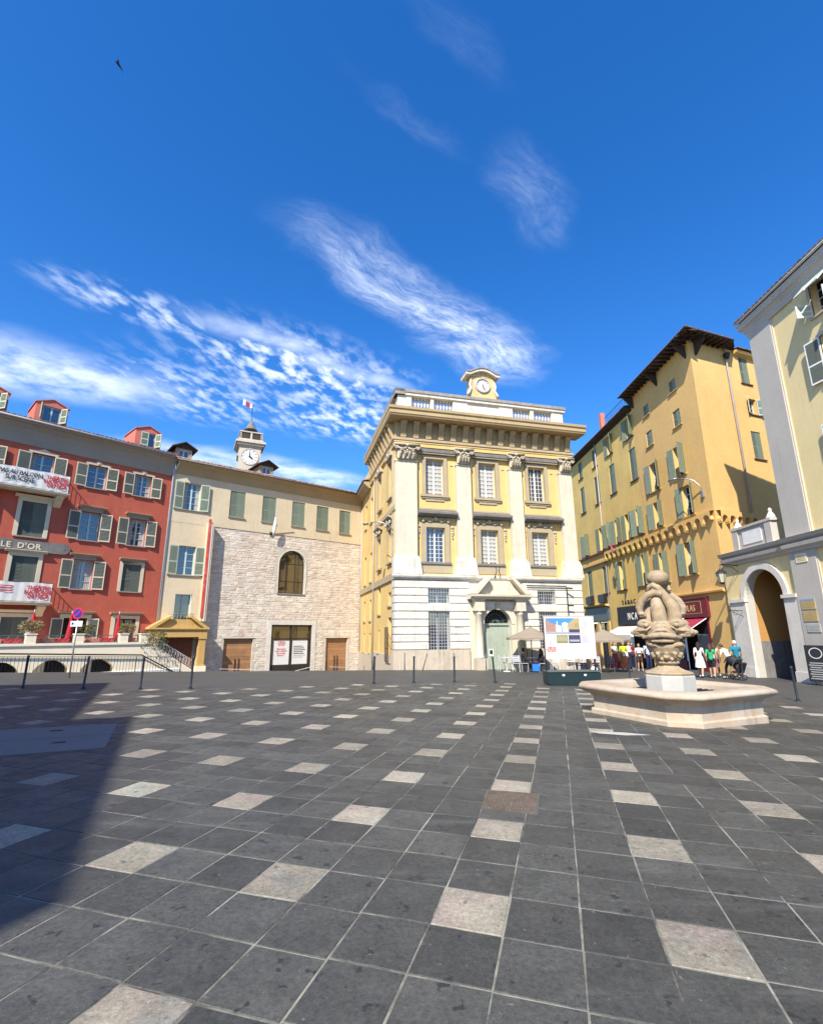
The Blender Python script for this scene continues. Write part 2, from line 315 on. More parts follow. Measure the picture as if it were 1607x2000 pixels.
M['paper'] = flat('white_print', (0.62, 0.61, 0.58), 0.7); M['ink_r'] = flat('red_ink', (0.50, 0.03, 0.04), 0.7); M['ink_k'] = flat('black_ink', (0.02, 0.02, 0.022), 0.7); M['ink_g'] = flat('grey_ink', (0.35, 0.35, 0.34), 0.7); M['ink_l'] = flat('pale_ink', (0.60, 0.60, 0.56), 0.7)
M['slate'] = paving('dark_slate_paving', (0.058, 0.0575, 0.0495), obj=True)
M['slate2'] = paving('dark_slate_paving_far', (0.057, 0.0565, 0.049), obj=False)
M['ctile'] = paving('cream_limestone_paving', (0.265, 0.238, 0.178), obj=True, pale=True)
M['ctile2'] = paving('cream_limestone_paving_far', (0.29, 0.262, 0.20), obj=False, pale=True)
M['grout'] = surf('pale_joint_mortar', (0.25, 0.24, 0.195), 0.95, 0.3, 3, spots=0.94, spotcol=(0.05, 0.049, 0.045), spotscale=1.1, spotlo=0.44)
M['street'] = surf('grey_street_paving', (0.066, 0.0645, 0.0595), 0.62, 0.14, 0.7, 0, 0.2, 40, spots=0.5, spotcol=(0.095, 0.094, 0.09), spotscale=0.5)
M['fount'] = surf('pink_limestone', (0.42, 0.32, 0.23), 0.85, 0.10, 2.2, 0.10, 0.3, 35, tint=(0.44, 0.375, 0.295), tintscale=1.4, spots=0.6, spotcol=(0.27, 0.205, 0.14), spotscale=3)
M['sculpt'] = surf('carved_limestone', (0.34, 0.25, 0.15), 0.9, 0.16, 5, 0.0, 0.5, 45, spots=0.6, spotcol=(0.16, 0.115, 0.07), spotscale=6, spotlo=.52, tint=(0.37, 0.29, 0.20), tintscale=3)
M['marble'] = surf('grey_white_marble', (0.42, 0.41, 0.365), 0.7, 0.1, 3, 0.1, 0.1)
M['water'] = glass_mat('basin_water', (0.03, 0.04, 0.035))
M['canvas'] = surf('taupe_canvas', (0.25, 0.205, 0.155), 0.9, 0.06, 3); M['awn_w'] = surf('white_awning', (0.62, 0.60, 0.56), 0.9, 0.06, 3)
M['awn_r'] = surf('crimson_awning', (0.30, 0.025, 0.05), 0.85, 0.1, 3); M['para_r'] = surf('red_canvas', (0.38, 0.015, 0.025), 0.85, 0.12, 4)
M['burg'] = surf('burgundy_fascia', (0.14, 0.015, 0.022), 0.5, 0.1, 3); M['gold'] = flat('gilt_letter', (0.55, 0.36, 0.13), 0.45, 0.3); M['creamlet'] = flat('cream_letter', (0.66, 0.58, 0.42), 0.6)
M['wmet'] = flat('white_metal', (0.58, 0.58, 0.57), 0.4, 0.1); M['ballast'] = surf('dark_green_metal', (0.018, 0.035, 0.038), 0.4, 0.1, 3, metal=0.2)
M['leaf'] = surf('shrub_leaf', (0.09, 0.095, 0.035), 0.8, 0.3, 6, isl=0.4); M['dry'] = surf('dry_grass', (0.24, 0.20, 0.10), 0.9, 0.3, 6, isl=0.4); M['twig'] = flat('twig', (0.10, 0.07, 0.045), 0.9)
M['cover'] = surf('rusty_cast_iron', (0.135, 0.105, 0.08), 0.7, 0.2, 6, 0, 0.3, 30, metal=0.2, isl=0.2)
M['hatch'] = surf('pinkish_stone_slab', (0.24, 0.185, 0.165), 0.85, 0.06, 1.2, 0, 0.1, 40)
M['blue'] = flat('sign_blue', (0.012, 0.02, 0.25), 0.4); M['red_s'] = flat('sign_red', (0.55, 0.01, 0.03), 0.4)
M['board'] = flat('slate_board', (0.02, 0.02, 0.025), 0.7)
def simple(name, c, r=0.8): return surf(name, c, r, 0.08, 6)

# ------------------------------------------------------------------ ground
def smooth01(t): t = max(0.0, min(1.0, t)); return t * t * (3 - 2 * t)
def plane_z(x, y): return -0.00033 - 0.0169836 * x - 0.0105273 * y
def gz(x, y):
    X, Y = max(-70, min(70, x)), max(-40, min(80, y))
    z = plane_z(X, Y)
    w = (X + 21) * -0.316 + (Y - 22) * 0.949                      # beyond the plaza's edge the lane falls away to the left
    if w > 0: z -= min(0.135 * w * smooth01(w / 1.5), 1.25) * (1 - smooth01((X + 3.0) / 5.0))
    if Y > 34: z -= 0.062 * (Y - 34) * smooth01((X - 6) / 5.0)    # and the street beside the palace falls too
    return z
def axis(lo, hi, step, outer):
    a = [-v for v in reversed(outer)] + [lo + step * i for i in range(int((hi - lo) / step) + 1)] + outer
    return sorted(set(round(v, 3) for v in a))
def build_ground():
    xs = axis(-36, 36, 0.75, [45, 60, 90, 160, 400, 900]); ys = axis(-12, 66, 0.75, [75, 100, 160, 400, 900])
    mb = MB(); n = len(xs)
    mb.add([(x, y, gz(x, y) - 0.012) for y in ys for x in xs], [(j * n + i, j * n + i + 1, (j + 1) * n + i + 1, (j + 1) * n + i) for j in range(len(ys) - 1) for i in range(n - 1)])
    o = mb.build('ground', M['street'], smooth=True); tag(o, kind='structure'); return o
GROUND = build_ground()
T0, TU, TV = Vector((0.09372212, 3.47751476, -0.03852979)), Vector((0.41989458, -0.11899781, -0.00587861)), Vector((0.13091883, 0.46230923, -0.00709032))
ZONE = [(-40, 15.2), (-16, 16.0), (-7, 16.8), (-1.5, 19.6), (3.3, 20.9), (4.8, 20.6), (8.5, 16.5), (12, 14.5), (20, 11.5), (40, 9)]
def zone_y(x):
    for (a, b), (c, d) in zip(ZONE, ZONE[1:]):
        if a <= x <= c: return b + (d - b) * (x - a) / (c - a)
    return 9
FC = (6.08, 12.42)                                    # fountain centre
def build_paving():
    bed = MB(); g = 0.006
    tiles = []
    for u in range(-44, 46):
        for v in range(-14, 48):
            cj = random.Random(u * 31 + 5); off = cj.uniform(-.022, .022)
            c = T0 + TU * (u + 0.5) + TV * (v + 0.5 + off)
            if c.y < -1.5 or c.y > zone_y(c.x) or abs(c.x) > 0.92 * max(c.y, 0) + 3.0: continue
            tiles.append((u, v, c))
    inview = lambda c: c.y > 2.35 and abs(c.x) < 0.83 * c.y and (c.x - FC[0]) ** 2 + (c.y - FC[1]) ** 2 > 3.2
    vis = sorted([t for t in tiles if inview(t[2])], key=lambda t: t[2].x ** 2 + t[2].y ** 2)
    near = vis[:300]; nearset = {t[:2] for t in near}
    eu, ev = TU.length, TV.length
    ang = math.atan2(TU.y, TU.x); nrm = TU.cross(TV).normalized()
    rot = Matrix((TU.normalized(), nrm.cross(TU.normalized()), nrm)).transposed().to_4x4()
    def tmesh(name, mat, k):
        mb = MB(); rr = random.Random(k); a, b = eu / 2 - g, ev / 2 - g; bv = 0.004
        j = lambda: rr.uniform(-0.0035, 0.0035)
        co = [(-a + j(), -b + j()), (a + j(), -b + j()), (a + j(), b + j()), (-a + j(), b + j())]
        top = [(x * (1 - bv / a), y * (1 - bv / b), 0) for x, y in co]
        mb.add([(x, y, -0.03) for x, y in co] + [(x, y, -0.003) for x, y in co] + top, [(0, 1, 5, 4), (1, 2, 6, 5), (2, 3, 7, 6), (3, 0, 4, 7), (4, 5, 9, 8), (5, 6, 10, 9), (6, 7, 11, 10), (7, 4, 8, 11), (8, 9, 10, 11)])
        return mb.mesh(name, mat)
    dark = [tmesh('slate_tile', M['slate'], k) for k in range(6)]; pale = [tmesh('pale_tile', M['ctile'], 20 + k) for k in range(4)]
    cover = {(1, 5), }
    for u, v, c in near:
        cr_ = u % 3 == 0 and v % 3 == 0
        me = random.choice(pale if cr_ else dark)
        o = bpy.data.objects.new('pale_tile' if cr_ else 'slate_tile', me); COL.objects.link(o); o.parent = GROUND
        o.matrix_world = Matrix.Translation(c + nrm * (0.004 + random.uniform(-0.0012, 0.0012))) @ rot @ Matrix.Rotation(random.choice((0, math.pi)) + R_(random.uniform(-.22, .22)), 4, 'Z') @ Matrix.Rotation(R_(random.uniform(-.12, .12)), 4, 'X') @ Matrix.Rotation(R_(random.uniform(-.12, .12)), 4, 'Y')
    mb = MB(); a, b = 0.5 - g / eu, 0.5 - g / ev
    for u, v, c in tiles:
        if (u, v) in nearset: continue
        m = 1 if (u % 3 == 0 and v % 3 == 0) else 0; dz = Vector((0, 0, 0.004 + random.uniform(-0.0012, 0.0012))); lo = Vector((0, 0, -0.03))
        q = [c + TU * sx * a + TV * sy * b + dz for sx, sy in ((-1, -1), (1, -1), (1, 1), (-1, 1))]
        mb.add([p + lo for p in q] + q, [(0, 1, 5, 4), (1, 2, 6, 5), (2, 3, 7, 6), (3, 0, 4, 7), (4, 5, 6, 7)], m)
    tag(mb.build('paving_tiles', [M['slate2'], M['ctile2']], GROUND), kind='stuff')
    for u, v, c in tiles:
        q = [c + TU * sx * 0.5 + TV * sy * 0.5 + Vector((0, 0, 0.0005)) for sx, sy in ((-1, -1), (1, -1), (1, 1), (-1, 1))]
        bed.quad(*q)
    bed.build('joint_bed', M['grout'], GROUND)
build_paving()

# ------------------------------------------------------------------ building kit
class Fr:                                             # a facade frame: x runs left to right seen from outside, -y is outwards
    def __init__(s, root, rz=0.0, loc=(0, 0)): s.root, s.rz, s.loc = root, rz, loc
    def pos(s, x, y, z):
        c, n = math.cos(s.rz), math.sin(s.rz); return (s.loc[0] + c * x - n * y, s.loc[1] + n * x + c * y, z)
    def put(s, me, name, x=0, y=0, z=0, rz=0.0, mats=None, smooth=False, parent=None, **k):
        if isinstance(me, MB): me = me.mesh(name, mats, smooth)
        if parent is not None: return place(me, name, parent, (x, y, z), rz, **k)
        return place(me, name, s.root, s.pos(x, y, z), s.rz + rz, **k)
_cache = {}
def cached(key, fn):
    if key not in _cache: _cache[key] = fn()
    return _cache[key]
def frame_mesh(w, h, kind, fm):
    def f():
        mb = MB(); t = 0.06
        mb.box(0, t, 0, .05, 0, h); mb.box(w - t, w, 0, .05, 0, h); mb.box(t, w - t, 0, .05, 0, t); mb.box(t, w - t, 0, .05, h - t, h)
        if kind == 'casement':
            mb.box(w / 2 - .05, w / 2 + .05, -.012, .05, t, h - t)
            for k in (1, 2, 3):
                z = t + (h - 2 * t) * k / 4; mb.box(t, w / 2 - .05, .005, .04, z - .014, z + .014); mb.box(w / 2 + .05, w - t, .005, .04, z - .014, z + .014)
        elif kind == 'grid':
            mb.box(w / 2 - .055, w / 2 + .055, -.012, .05, t, h - t)
            for k in range(1, 8):
                z = t + (h - 2 * t) * k / 8; mb.box(t, w / 2 - .055, .004, .04, z - .014, z + .014); mb.box(w / 2 + .055, w - t, .004, .04, z - .014, z + .014)
            for k in (1, 3):
                x = t + (w - 2 * t) * k / 4; mb.box(x - .013, x + .013, .0, .038, t, h - t)
        elif kind == 'plain': mb.box(w / 2 - .04, w / 2 + .04, -.01, .05, t, h - t)
        return mb.mesh('window', M[fm])
    return cached(('fm', round(w, 3), round(h, 3), kind, fm), f)
def pane_mesh(w, h, mat='glass'):
    return cached(('pn', round(w, 3), round(h, 3), mat), lambda: MB().box(.05, w - .05, .025, .035, .05, h - .05).mesh('pane', M[mat]))
def blind_mesh(w, h):
    def f():
        mb = MB(); t = .07
        for s in (0, 1):
            x0, x1 = (t, w / 2 - .06) if s == 0 else (w / 2 + .06, w - t)
            for k in range(8):
                z0 = t + (h - 2 * t) * k / 8; z1 = t + (h - 2 * t) * (k + 1) / 8
                mb.add([(x0, .045, z0 + .05), (x1, .045, z0 + .05), (x1, .088, z1 - .012), (x0, .088, z1 - .012)], [(0, 1, 2, 3)])
        return mb.mesh('inner_shutter', M['blind'])
    return cached(('bl', round(w, 3), round(h, 3)), f)
def leaf_mesh(w, h, m1, m2):
    def f():
        mb = MB(); t = .05
        mb.box(0, t, -.02, .02, 0, h, 1); mb.box(w - t, w, -.02, .02, 0, h, 1)
        for z in (0, h * .42, h - .07): mb.box(t, w - t, -.02, .02, z, z + .07, 1)
        for z0, z1 in ((.07, h * .42), (h * .42 + .07, h - .07)):
            n = max(3, int((z1 - z0) / .075)); d = (z1 - z0) / n
            for k in range(n):
                z = z0 + k * d; mb.add([(t, -.016, z + .004), (w - t, -.016, z + .004), (w - t, .012, z + d), (t, .012, z + d), (t, -.006, z + .002), (w - t, -.006, z + .002)], [(0, 1, 2, 3), (4, 3, 2, 5), (0, 4, 5, 1)], 0)
        mb.box(t, w - t, .013, .018, .07, h - .07, 0)
        return mb.mesh('shutter', [M[m1], M[m2]])
    return cached(('lf', round(w, 3), round(h, 3), m1, m2), f)
def window(fr, xc, z0, w, h, kind='casement', fm='wfr', depth=.22, y=0.0, shut=None, sm=('gshut', 'palerim'), ang=(172, 172), pane='glass', blinds=False, sw=None):
    x0 = xc - w / 2
    o = fr.put(frame_mesh(w, h, kind, fm), 'window', x0, y + depth, z0)
    if kind == 'grid' and blinds: fr.put(blind_mesh(w, h), 'inner_shutter', parent=o, y=-.062)
    fr.put(pane_mesh(w, h, pane), 'pane', parent=o, y=(.02 if not blinds else .05))
    rc = random.Random(round(xc * 37 + z0 * 11, 2))
    if kind == 'casement' and pane == 'glass' and shut == 'open' and rc.random() < .6:      # half drawn curtains
        cw = w * rc.uniform(.16, .34); mb = MB(); n = 7
        for sd_ in ((0, 1) if rc.random() < .6 else (rc.choice((0, 1)),)):
            xs = [(.06 + cw * q / n) if sd_ == 0 else (w - .06 - cw * q / n) for q in range(n + 1)]
            mb.add([(x, .040 - .012 * (q % 2), z) for z in (.07, h - .07) for q, x in enumerate(xs)], [(q, q + 1, q + n + 2, q + n + 1) for q in range(n)])
        fr.put(mb, 'curtain', parent=o, mats=M['blind'])
    if shut:
        lw = sw or w / 2
        me = leaf_mesh(lw, h - .02, *sm); yy = -depth - .035 if shut == 'open' else -depth + .06
        a, b = (ang if shut == 'open' else (0, 0))
        fr.put(me, 'shutter', parent=o, x=0.0, y=yy, z=.01, rz=-R_(a)); fr.put(me, 'shutter', parent=o, x=w, y=yy, z=.01, rz=math.pi + R_(b))
    return o
def sill(fr, xc, z, w, mat='frame', proj=.12, t=.07, y=0.0): return fr.put(MB().box(-w / 2, w / 2, -proj, .05, -t, 0), 'sill', xc, y, z, mats=M[mat])
def surround(fr, xc, z0, w, h, mat='trim', b=.16, proj=.05, y=0.0, bottom=False):
    mb = MB(); mb.box(-w / 2 - b, -w / 2, -proj, .04, 0, h + b); mb.box(w / 2, w / 2 + b, -proj, .04, 0, h + b); mb.box(-w / 2, w / 2, -proj, .04, h, h + b)
    if bottom: mb.box(-w / 2 - b, w / 2 + b, -proj - .05, .04, -b * .8, 0)
    return fr.put(mb, 'window_surround', xc, y, z0, mats=M[mat])
def hood(fr, xc, z, w, proj=.28, mat='trim', t=.16, y=0.0):
    mb = MB(); mb.profx([(.04, 0), (-proj * .35, 0), (-proj * .5, t * .35), (-proj * .9, t * .55), (-proj, t * .75), (-proj, t), (.04, t)], -w / 2, w / 2); return fr.put(mb, 'hood', xc, y, z, mats=M[mat])
def rail_line(fr, pts, r=.012, mat='iron', name='handrail', parent=None): return fr.put(MB().tube(pts, r, 6), name, mats=M[mat], smooth=True)
def canal_roof(fr, name, x0, x1, y0, z0, y1, z1, mat, step=.24, row=.42, x0b=None, x1b=None):   # barrel tiles: rounded ribs in overlapping courses
    mb = MB(); n = int((x1 - x0) / step); d = (x1 - x0) / n; L_ = math.hypot(y1 - y0, z1 - z0); k = max(1, int(L_ / row))
    x0b = x0 if x0b is None else x0b; x1b = x1 if x1b is None else x1b
    for j in range(k):
        ta, tb = j / k, min(1, (j + 1.12) / k)
        for i in range(n):
            def X(f, t): return (x0 + (x0b - x0) * t) + ((x1 + (x1b - x1) * t) - (x0 + (x0b - x0) * t)) * f
            fa, fb = i / n, (i + .98) / n; jz = random.uniform(-.012, .012); jx = random.uniform(-.012, .012)
            vs_ = []
            for t, up_ in ((ta, .05), (tb, .015)):
                for q in range(6):
                    f = fa + (fb - fa) * q / 5; a = math.pi * q / 5
                    vs_.append((X(f, t) + jx, y0 + (y1 - y0) * t, z0 + (z1 - z0) * t + math.sin(a) * d * .34 + up_ + jz))
            mb.add(vs_, [(q, q + 1, q + 7, q + 6) for q in range(5)] + [(5, 4, 3, 2, 1, 0)])
    mb.quad((x0, y0, z0), (x1, y0, z0), (x1b, y1, z1), (x0b, y1, z1))
    return tag(fr.put(mb, name, mats=M[mat], smooth=False), kind='stuff')
def rot_of(az): return R_(90 - az)

# ------------------------------------------------------------------ red house on the left
J = (-16.112, 32.434)
def red_house():
    t = thing('red_house', 'four storey red plastered house with grey green shutters above the terrace', 'house', (J[0], J[1], 0), rot_of(43)); fr = Fr(t)
    A, B, Cc, D = -4.52, -1.9, -7.3, -10.1
    rows = {1: (10.32, 1.42), 2: (7.1, 1.7), 3: (4.24, 1.68)}
    w = 1.06; ops = []
    for x in (A, B, D):
        for r in (1, 2, 3): ops.append((x - w / 2, x + w / 2, rows[r][0], sum(rows[r])))
    ops += [(Cc - .55, Cc + .55, 9.6, 11.74), (Cc - .58, Cc + .58, 6.95, 8.9), (Cc - .58, Cc + .58, 3.5, 5.85)]
    ops += [(x - .58, x + .58, .6, 2.6) for x in (A, B, Cc, D)]
    fr.put(MB().wall(-13, 0, -2, 12.3, ops), 'wall', mats=M['red'])
    fr.put(MB().box(-13, -.01, .45, 9, -2, 12.3), 'back_wall', mats=M['red'])
    for x in (A, B, D):
        for r in (1, 2, 3):
            z, h = rows[r]; closed = (x == B and r == 3)
            window(fr, x, z, w, h, shut='closed' if closed else 'open', sm=('grshut', 'trim' if not closed else 'grshut'), sw=.6 if not closed else None, ang=(174, 171))
            sill(fr, x, z, w + .25 if closed else w + .1, 'taupe', .1, .06)
            if r == 1:
                mb = MB(); k = 9
                mb.prism([(-.62, 0), (.62, 0), (.70, .1), (.45, .16), (.25, .13), (.12, .24), (0, .28), (-.12, .24), (-.25, .13), (-.45, .16), (-.70, .1)], -.035, .02)
                mb.ell((0, -.03, .12), (.1, .05, .1), 8, 6); fr.put(mb, 'painted_lintel', x, 0, z + h + .01, mats=M['trim'])
            else:
                mb = MB().box(-.6, .6, -.05, .03, 0, .2); fr.put(mb, 'frieze', x, 0, z + h + .02, mats=M['taupe']); hood(fr, x, z + h + .22, 1.55, .26, 'taupe', .13)
            if closed: surround(fr, x, z, w, h, 'trim', .17, .05)
    for z, h in ((6.95, 1.95), (3.5, 2.35)):
        window(fr, Cc, z, 1.16, h, shut='closed', sm=('grshut', 'grshut')); surround(fr, Cc, z, 1.16, h, 'trim', .2, .05); hood(fr, Cc, z + h + .2, 1.9, .24, 'trim', .14); sill(fr, Cc, z, 1.5, 'taupe', .12, .07)
    window(fr, Cc, 9.6, 1.1, 2.14, shut='open', sm=('grshut', 'trim'), sw=.62)
    fr.put(MB().prism([(-.66, 0), (.66, 0), (.74, .12), (.3, .16), (0, .3), (-.3, .16), (-.74, .12)], -.035, .02), 'painted_lintel', Cc, 0, 11.76, mats=M['trim'])
    for x in (A, B, Cc, D):
        window(fr, x, .6, 1.16, 2.0, 'plain' if x != A else 'plain', 'bronze', pane='dark' if x == A else 'glass', shut='open' if x in (A,) else ('closed' if x in (Cc, D) else None), sm=('grshut', 'trim' if x == A else 'grshut'), sw=.6 if x == A else None)
        surround(fr, x, .6, 1.16, 2.0, 'trim', .2, .05); hood(fr, x, 2.84, 1.8, .26, 'taupe' if x in (A, B) else 'trim', .14)
    # cornice band and eave
    mb = MB(); mb.profx([(.1, 12.1), (-.05, 12.1), (-.07, 12.22), (-.10, 12.6), (-.22, 12.95), (-.42, 13.2), (-.55, 13.25), (-.55, 13.38), (.1, 13.38)], -13, -.06); fr.put(mb, 'cornice', mats=M['taupe'])
    fr.put(MB().tube([(-13, -.6, 13.4), (-.02, -.6, 13.4)], .07, 8), 'gutter', mats=M['pipe'], smooth=True)
    canal_roof(fr, 'roof_tiles', -13, 0, -.62, 13.42, 5.5, 15.2, 'tile_d')
    fr.put(MB().prism([(-13, 13.38), (0, 13.38), (0, 15.15), (-13, 15.15)], 5.5, 5.6), 'roof_back', mats=M['tile_d'])
    # dormers
    for x, op in ((-1.85, 1), (-7.25, 0), (-10.1, 2)):
        mb = MB(); wd, hd = 1.6, 1.72
        mb.wall(-wd / 2, wd / 2, 0, hd - .3, [(-.45, .45, .35, 1.3)], 0, .12)
        mb.add([(-wd / 2, 0, hd - .3), (wd / 2, 0, hd - .3), (0, 0, hd)], [(0, 1, 2)])
        mb.quad((-wd / 2, 0, 0), (-wd / 2, 0, hd - .3), (-wd / 2, 2.2, hd - .3), (-wd / 2, 2.2, 0)); mb.quad((wd / 2, 0, 0), (wd / 2, 2.2, 0), (wd / 2, 2.2, hd - .3), (wd / 2, 0, hd - .3))
        d = fr.put(mb, 'dormer', x, .25, 13.5, mats=M['pinkdorm'])
        r = MB(); e = .06
        for s in (-1, 1): r.add([(s * (wd / 2 + e), -e, hd - .33), (0, -e, hd + .02), (0, 2.2, hd + .02), (s * (wd / 2 + e), 2.2, hd - .33), (s * (wd / 2 + e), -e, hd - .27), (0, -e, hd + .08), (0, 2.2, hd + .08), (s * (wd / 2 + e), 2.2, hd - .27)], [(0, 1, 2, 3), (7, 6, 5, 4), (0, 4, 5, 1), (0, 3, 7, 4)])
        fr.put(r, 'dormer_roof', parent=d, mats=M['pinkdorm'])
        fr.put(frame_mesh(.9, .95, 'plain', 'wfr'), 'dormer_window', x=-.45, y=.1, z=.35, parent=d)
        fr.put(MB().box(-.42, .42, .12, .13, .4, 1.26), 'pane', parent=d, mats=M['glass'])
        me = leaf_mesh(.45, .93, 'gshut', 'palerim')
        fr.put(me, 'shutter', parent=d, x=-.45, y=-.03, z=.36, rz=-R_(110 if op != 1 else 5)); fr.put(me, 'shutter', parent=d, x=.45, y=-.03, z=.36, rz=math.pi + R_(120))
    # balconies, with their cloth banners hung on the railing
    for z, nm in ((9.5, 1), (3.38, 2)):
        x0, x1, p = -9.6, -6.0, .85
        mb = MB().box(x0, x1, -p, 0, -.14, 0); mb.box(x0 - .04, x1 + .04, -p - .04, 0, -.05, .0)
        sl = fr.put(mb, 'balcony_slab', 0, 0, z, mats=M['trim'])
        for x in (x0 + .35, Cc + .9, x1 - .22):
            fr.put(MB().prism([(0, 0), (.7, 0), (.7, -.12), (.35, -.3), (.12, -.55), (0, -.6)], -.09, .09), 'bracket', x, 0, z - .14, rz=-math.pi / 2, mats=M['trim'])
        mb = MB(); mb.box(x0, x1, -p, -p + .035, .98, 1.02); mb.box(x1 - .035, x1, -p, 0, .98, 1.02); mb.box(x0, x1, -p, -p + .03, .08, .11); mb.box(x1 - .03, x1, -p, 0, .08, .11)
        for k in range(36): mb.box(x0 + .1 * k, x0 + .1 * k + .014, -p + .008, -p + .022, .1, .98)
        for k in range(8): mb.box(x1 - .022, x1 - .008, -p + .1 * k, -p + .1 * k + .014, .1, .98)
        fr.put(mb, 'balcony_railing', 0, 0, z, mats=M['irong'])
    mb = MB()
    mb.prism([(-11.5, -.3)] + [(-5.62 + .3 * math.cos(a), .3 * math.sin(a)) for a in [-math.pi / 2 + math.pi * k / 10 for k in range(11)]] + [(-11.5, .3)], -.10, -.02)
    sb = fr.put(mb, 'name_board', 0, 0, 6.42, mats=M['lead'])
    fr.put(text_mesh('LE', .42, M['creamlet'], .01, 'RIGHT', 1.12, .008), 'lettering', parent=sb, x=-8.05, y=-.112, z=-.15); fr.put(text_mesh("D'OR", .42, M['creamlet'], .01, 'LEFT', 1.12, .008), 'lettering', parent=sb, x=-7.78, y=-.112, z=-.15)
    fr.put(MB().ell((-5.62, -.11, 0), (.035, .02, .035), 8, 6), 'bolt', parent=sb, mats=M['steel'])
    fr.put(MB().tube([(-.1, -.09, 13.2), (-.1, -.09, 12.3), (-.08, -.09, -1.2)], .055, 8), 'downpipe', mats=M['pipe'], smooth=True)
    fr.put(MB().tube([(.12, -.5, 13.3), (.06, -.45, 13.0), (-.02, -.12, 12.55), (-.06, -.1, 12.3)], .05, 8), 'downpipe', mats=M['steel'], smooth=True)
    # banners: things of their own
    for z, lab, nm in ((9.5, 'white cloth banner with black lettering on the upper balcony of the red house', 1), (3.38, 'white cloth banner with red lettering on the lower balcony of the red house', 2)):
        b = thing('cloth_banner', lab, 'banner', (J[0], J[1], 0), rot_of(43), 'banners on the balconies'); bf = Fr(b)
        mb = MB(); nx, nz_ = 30, 5
        for s in (0, 1):
            pts = [(-9.55 + 3.5 * i / nx, -.895 - .012 * math.sin(i * 1.7) - .01 * math.sin(i * .6 + j) + .008 * s, z + .02 + .98 * j / nz_ - .02 * math.sin(i * .5) * (1 if j == nz_ else 0)) for j in range(nz_ + 1) for i in range(nx + 1)]
            mb.add(pts, [(j * (nx + 1) + i, j * (nx + 1) + i + 1, (j + 1) * (nx + 1) + i + 1, (j + 1) * (nx + 1) + i) for j in range(nz_) for i in range(nx)])
        bf.put(mb, 'cloth', mats=M['paper'], smooth=True)
        if nm == 1:
            bf.put(text_mesh("PAS AU BALCON,", .33, M['ink_k'], .002, 'RIGHT', .95, .006, .80), 'lettering', -7.28, -.93, z + .60); bf.put(text_mesh("SUR SCENE.", .33, M['ink_k'], .002, 'RIGHT', .95, .006, .80), 'lettering', -7.62, -.93, z + .28)
        else:
            for k in range(3): bf.put(MB().box(-1.2, 0, 0, .004, 0, .05), 'small_print', -7.75, -.93, z + .5 + .13 * k, mats=M['ink_r'])
        for q, ln in enumerate(('THÉÂTRE', 'NATIONAL', 'DE NICE')): bf.put(text_mesh(ln, .27, M['ink_r'], .002, 'CENTER', .95, .010, .95), 'lettering', -6.63, -.93, z + .64 - .22 * q)
    return t
red_house()

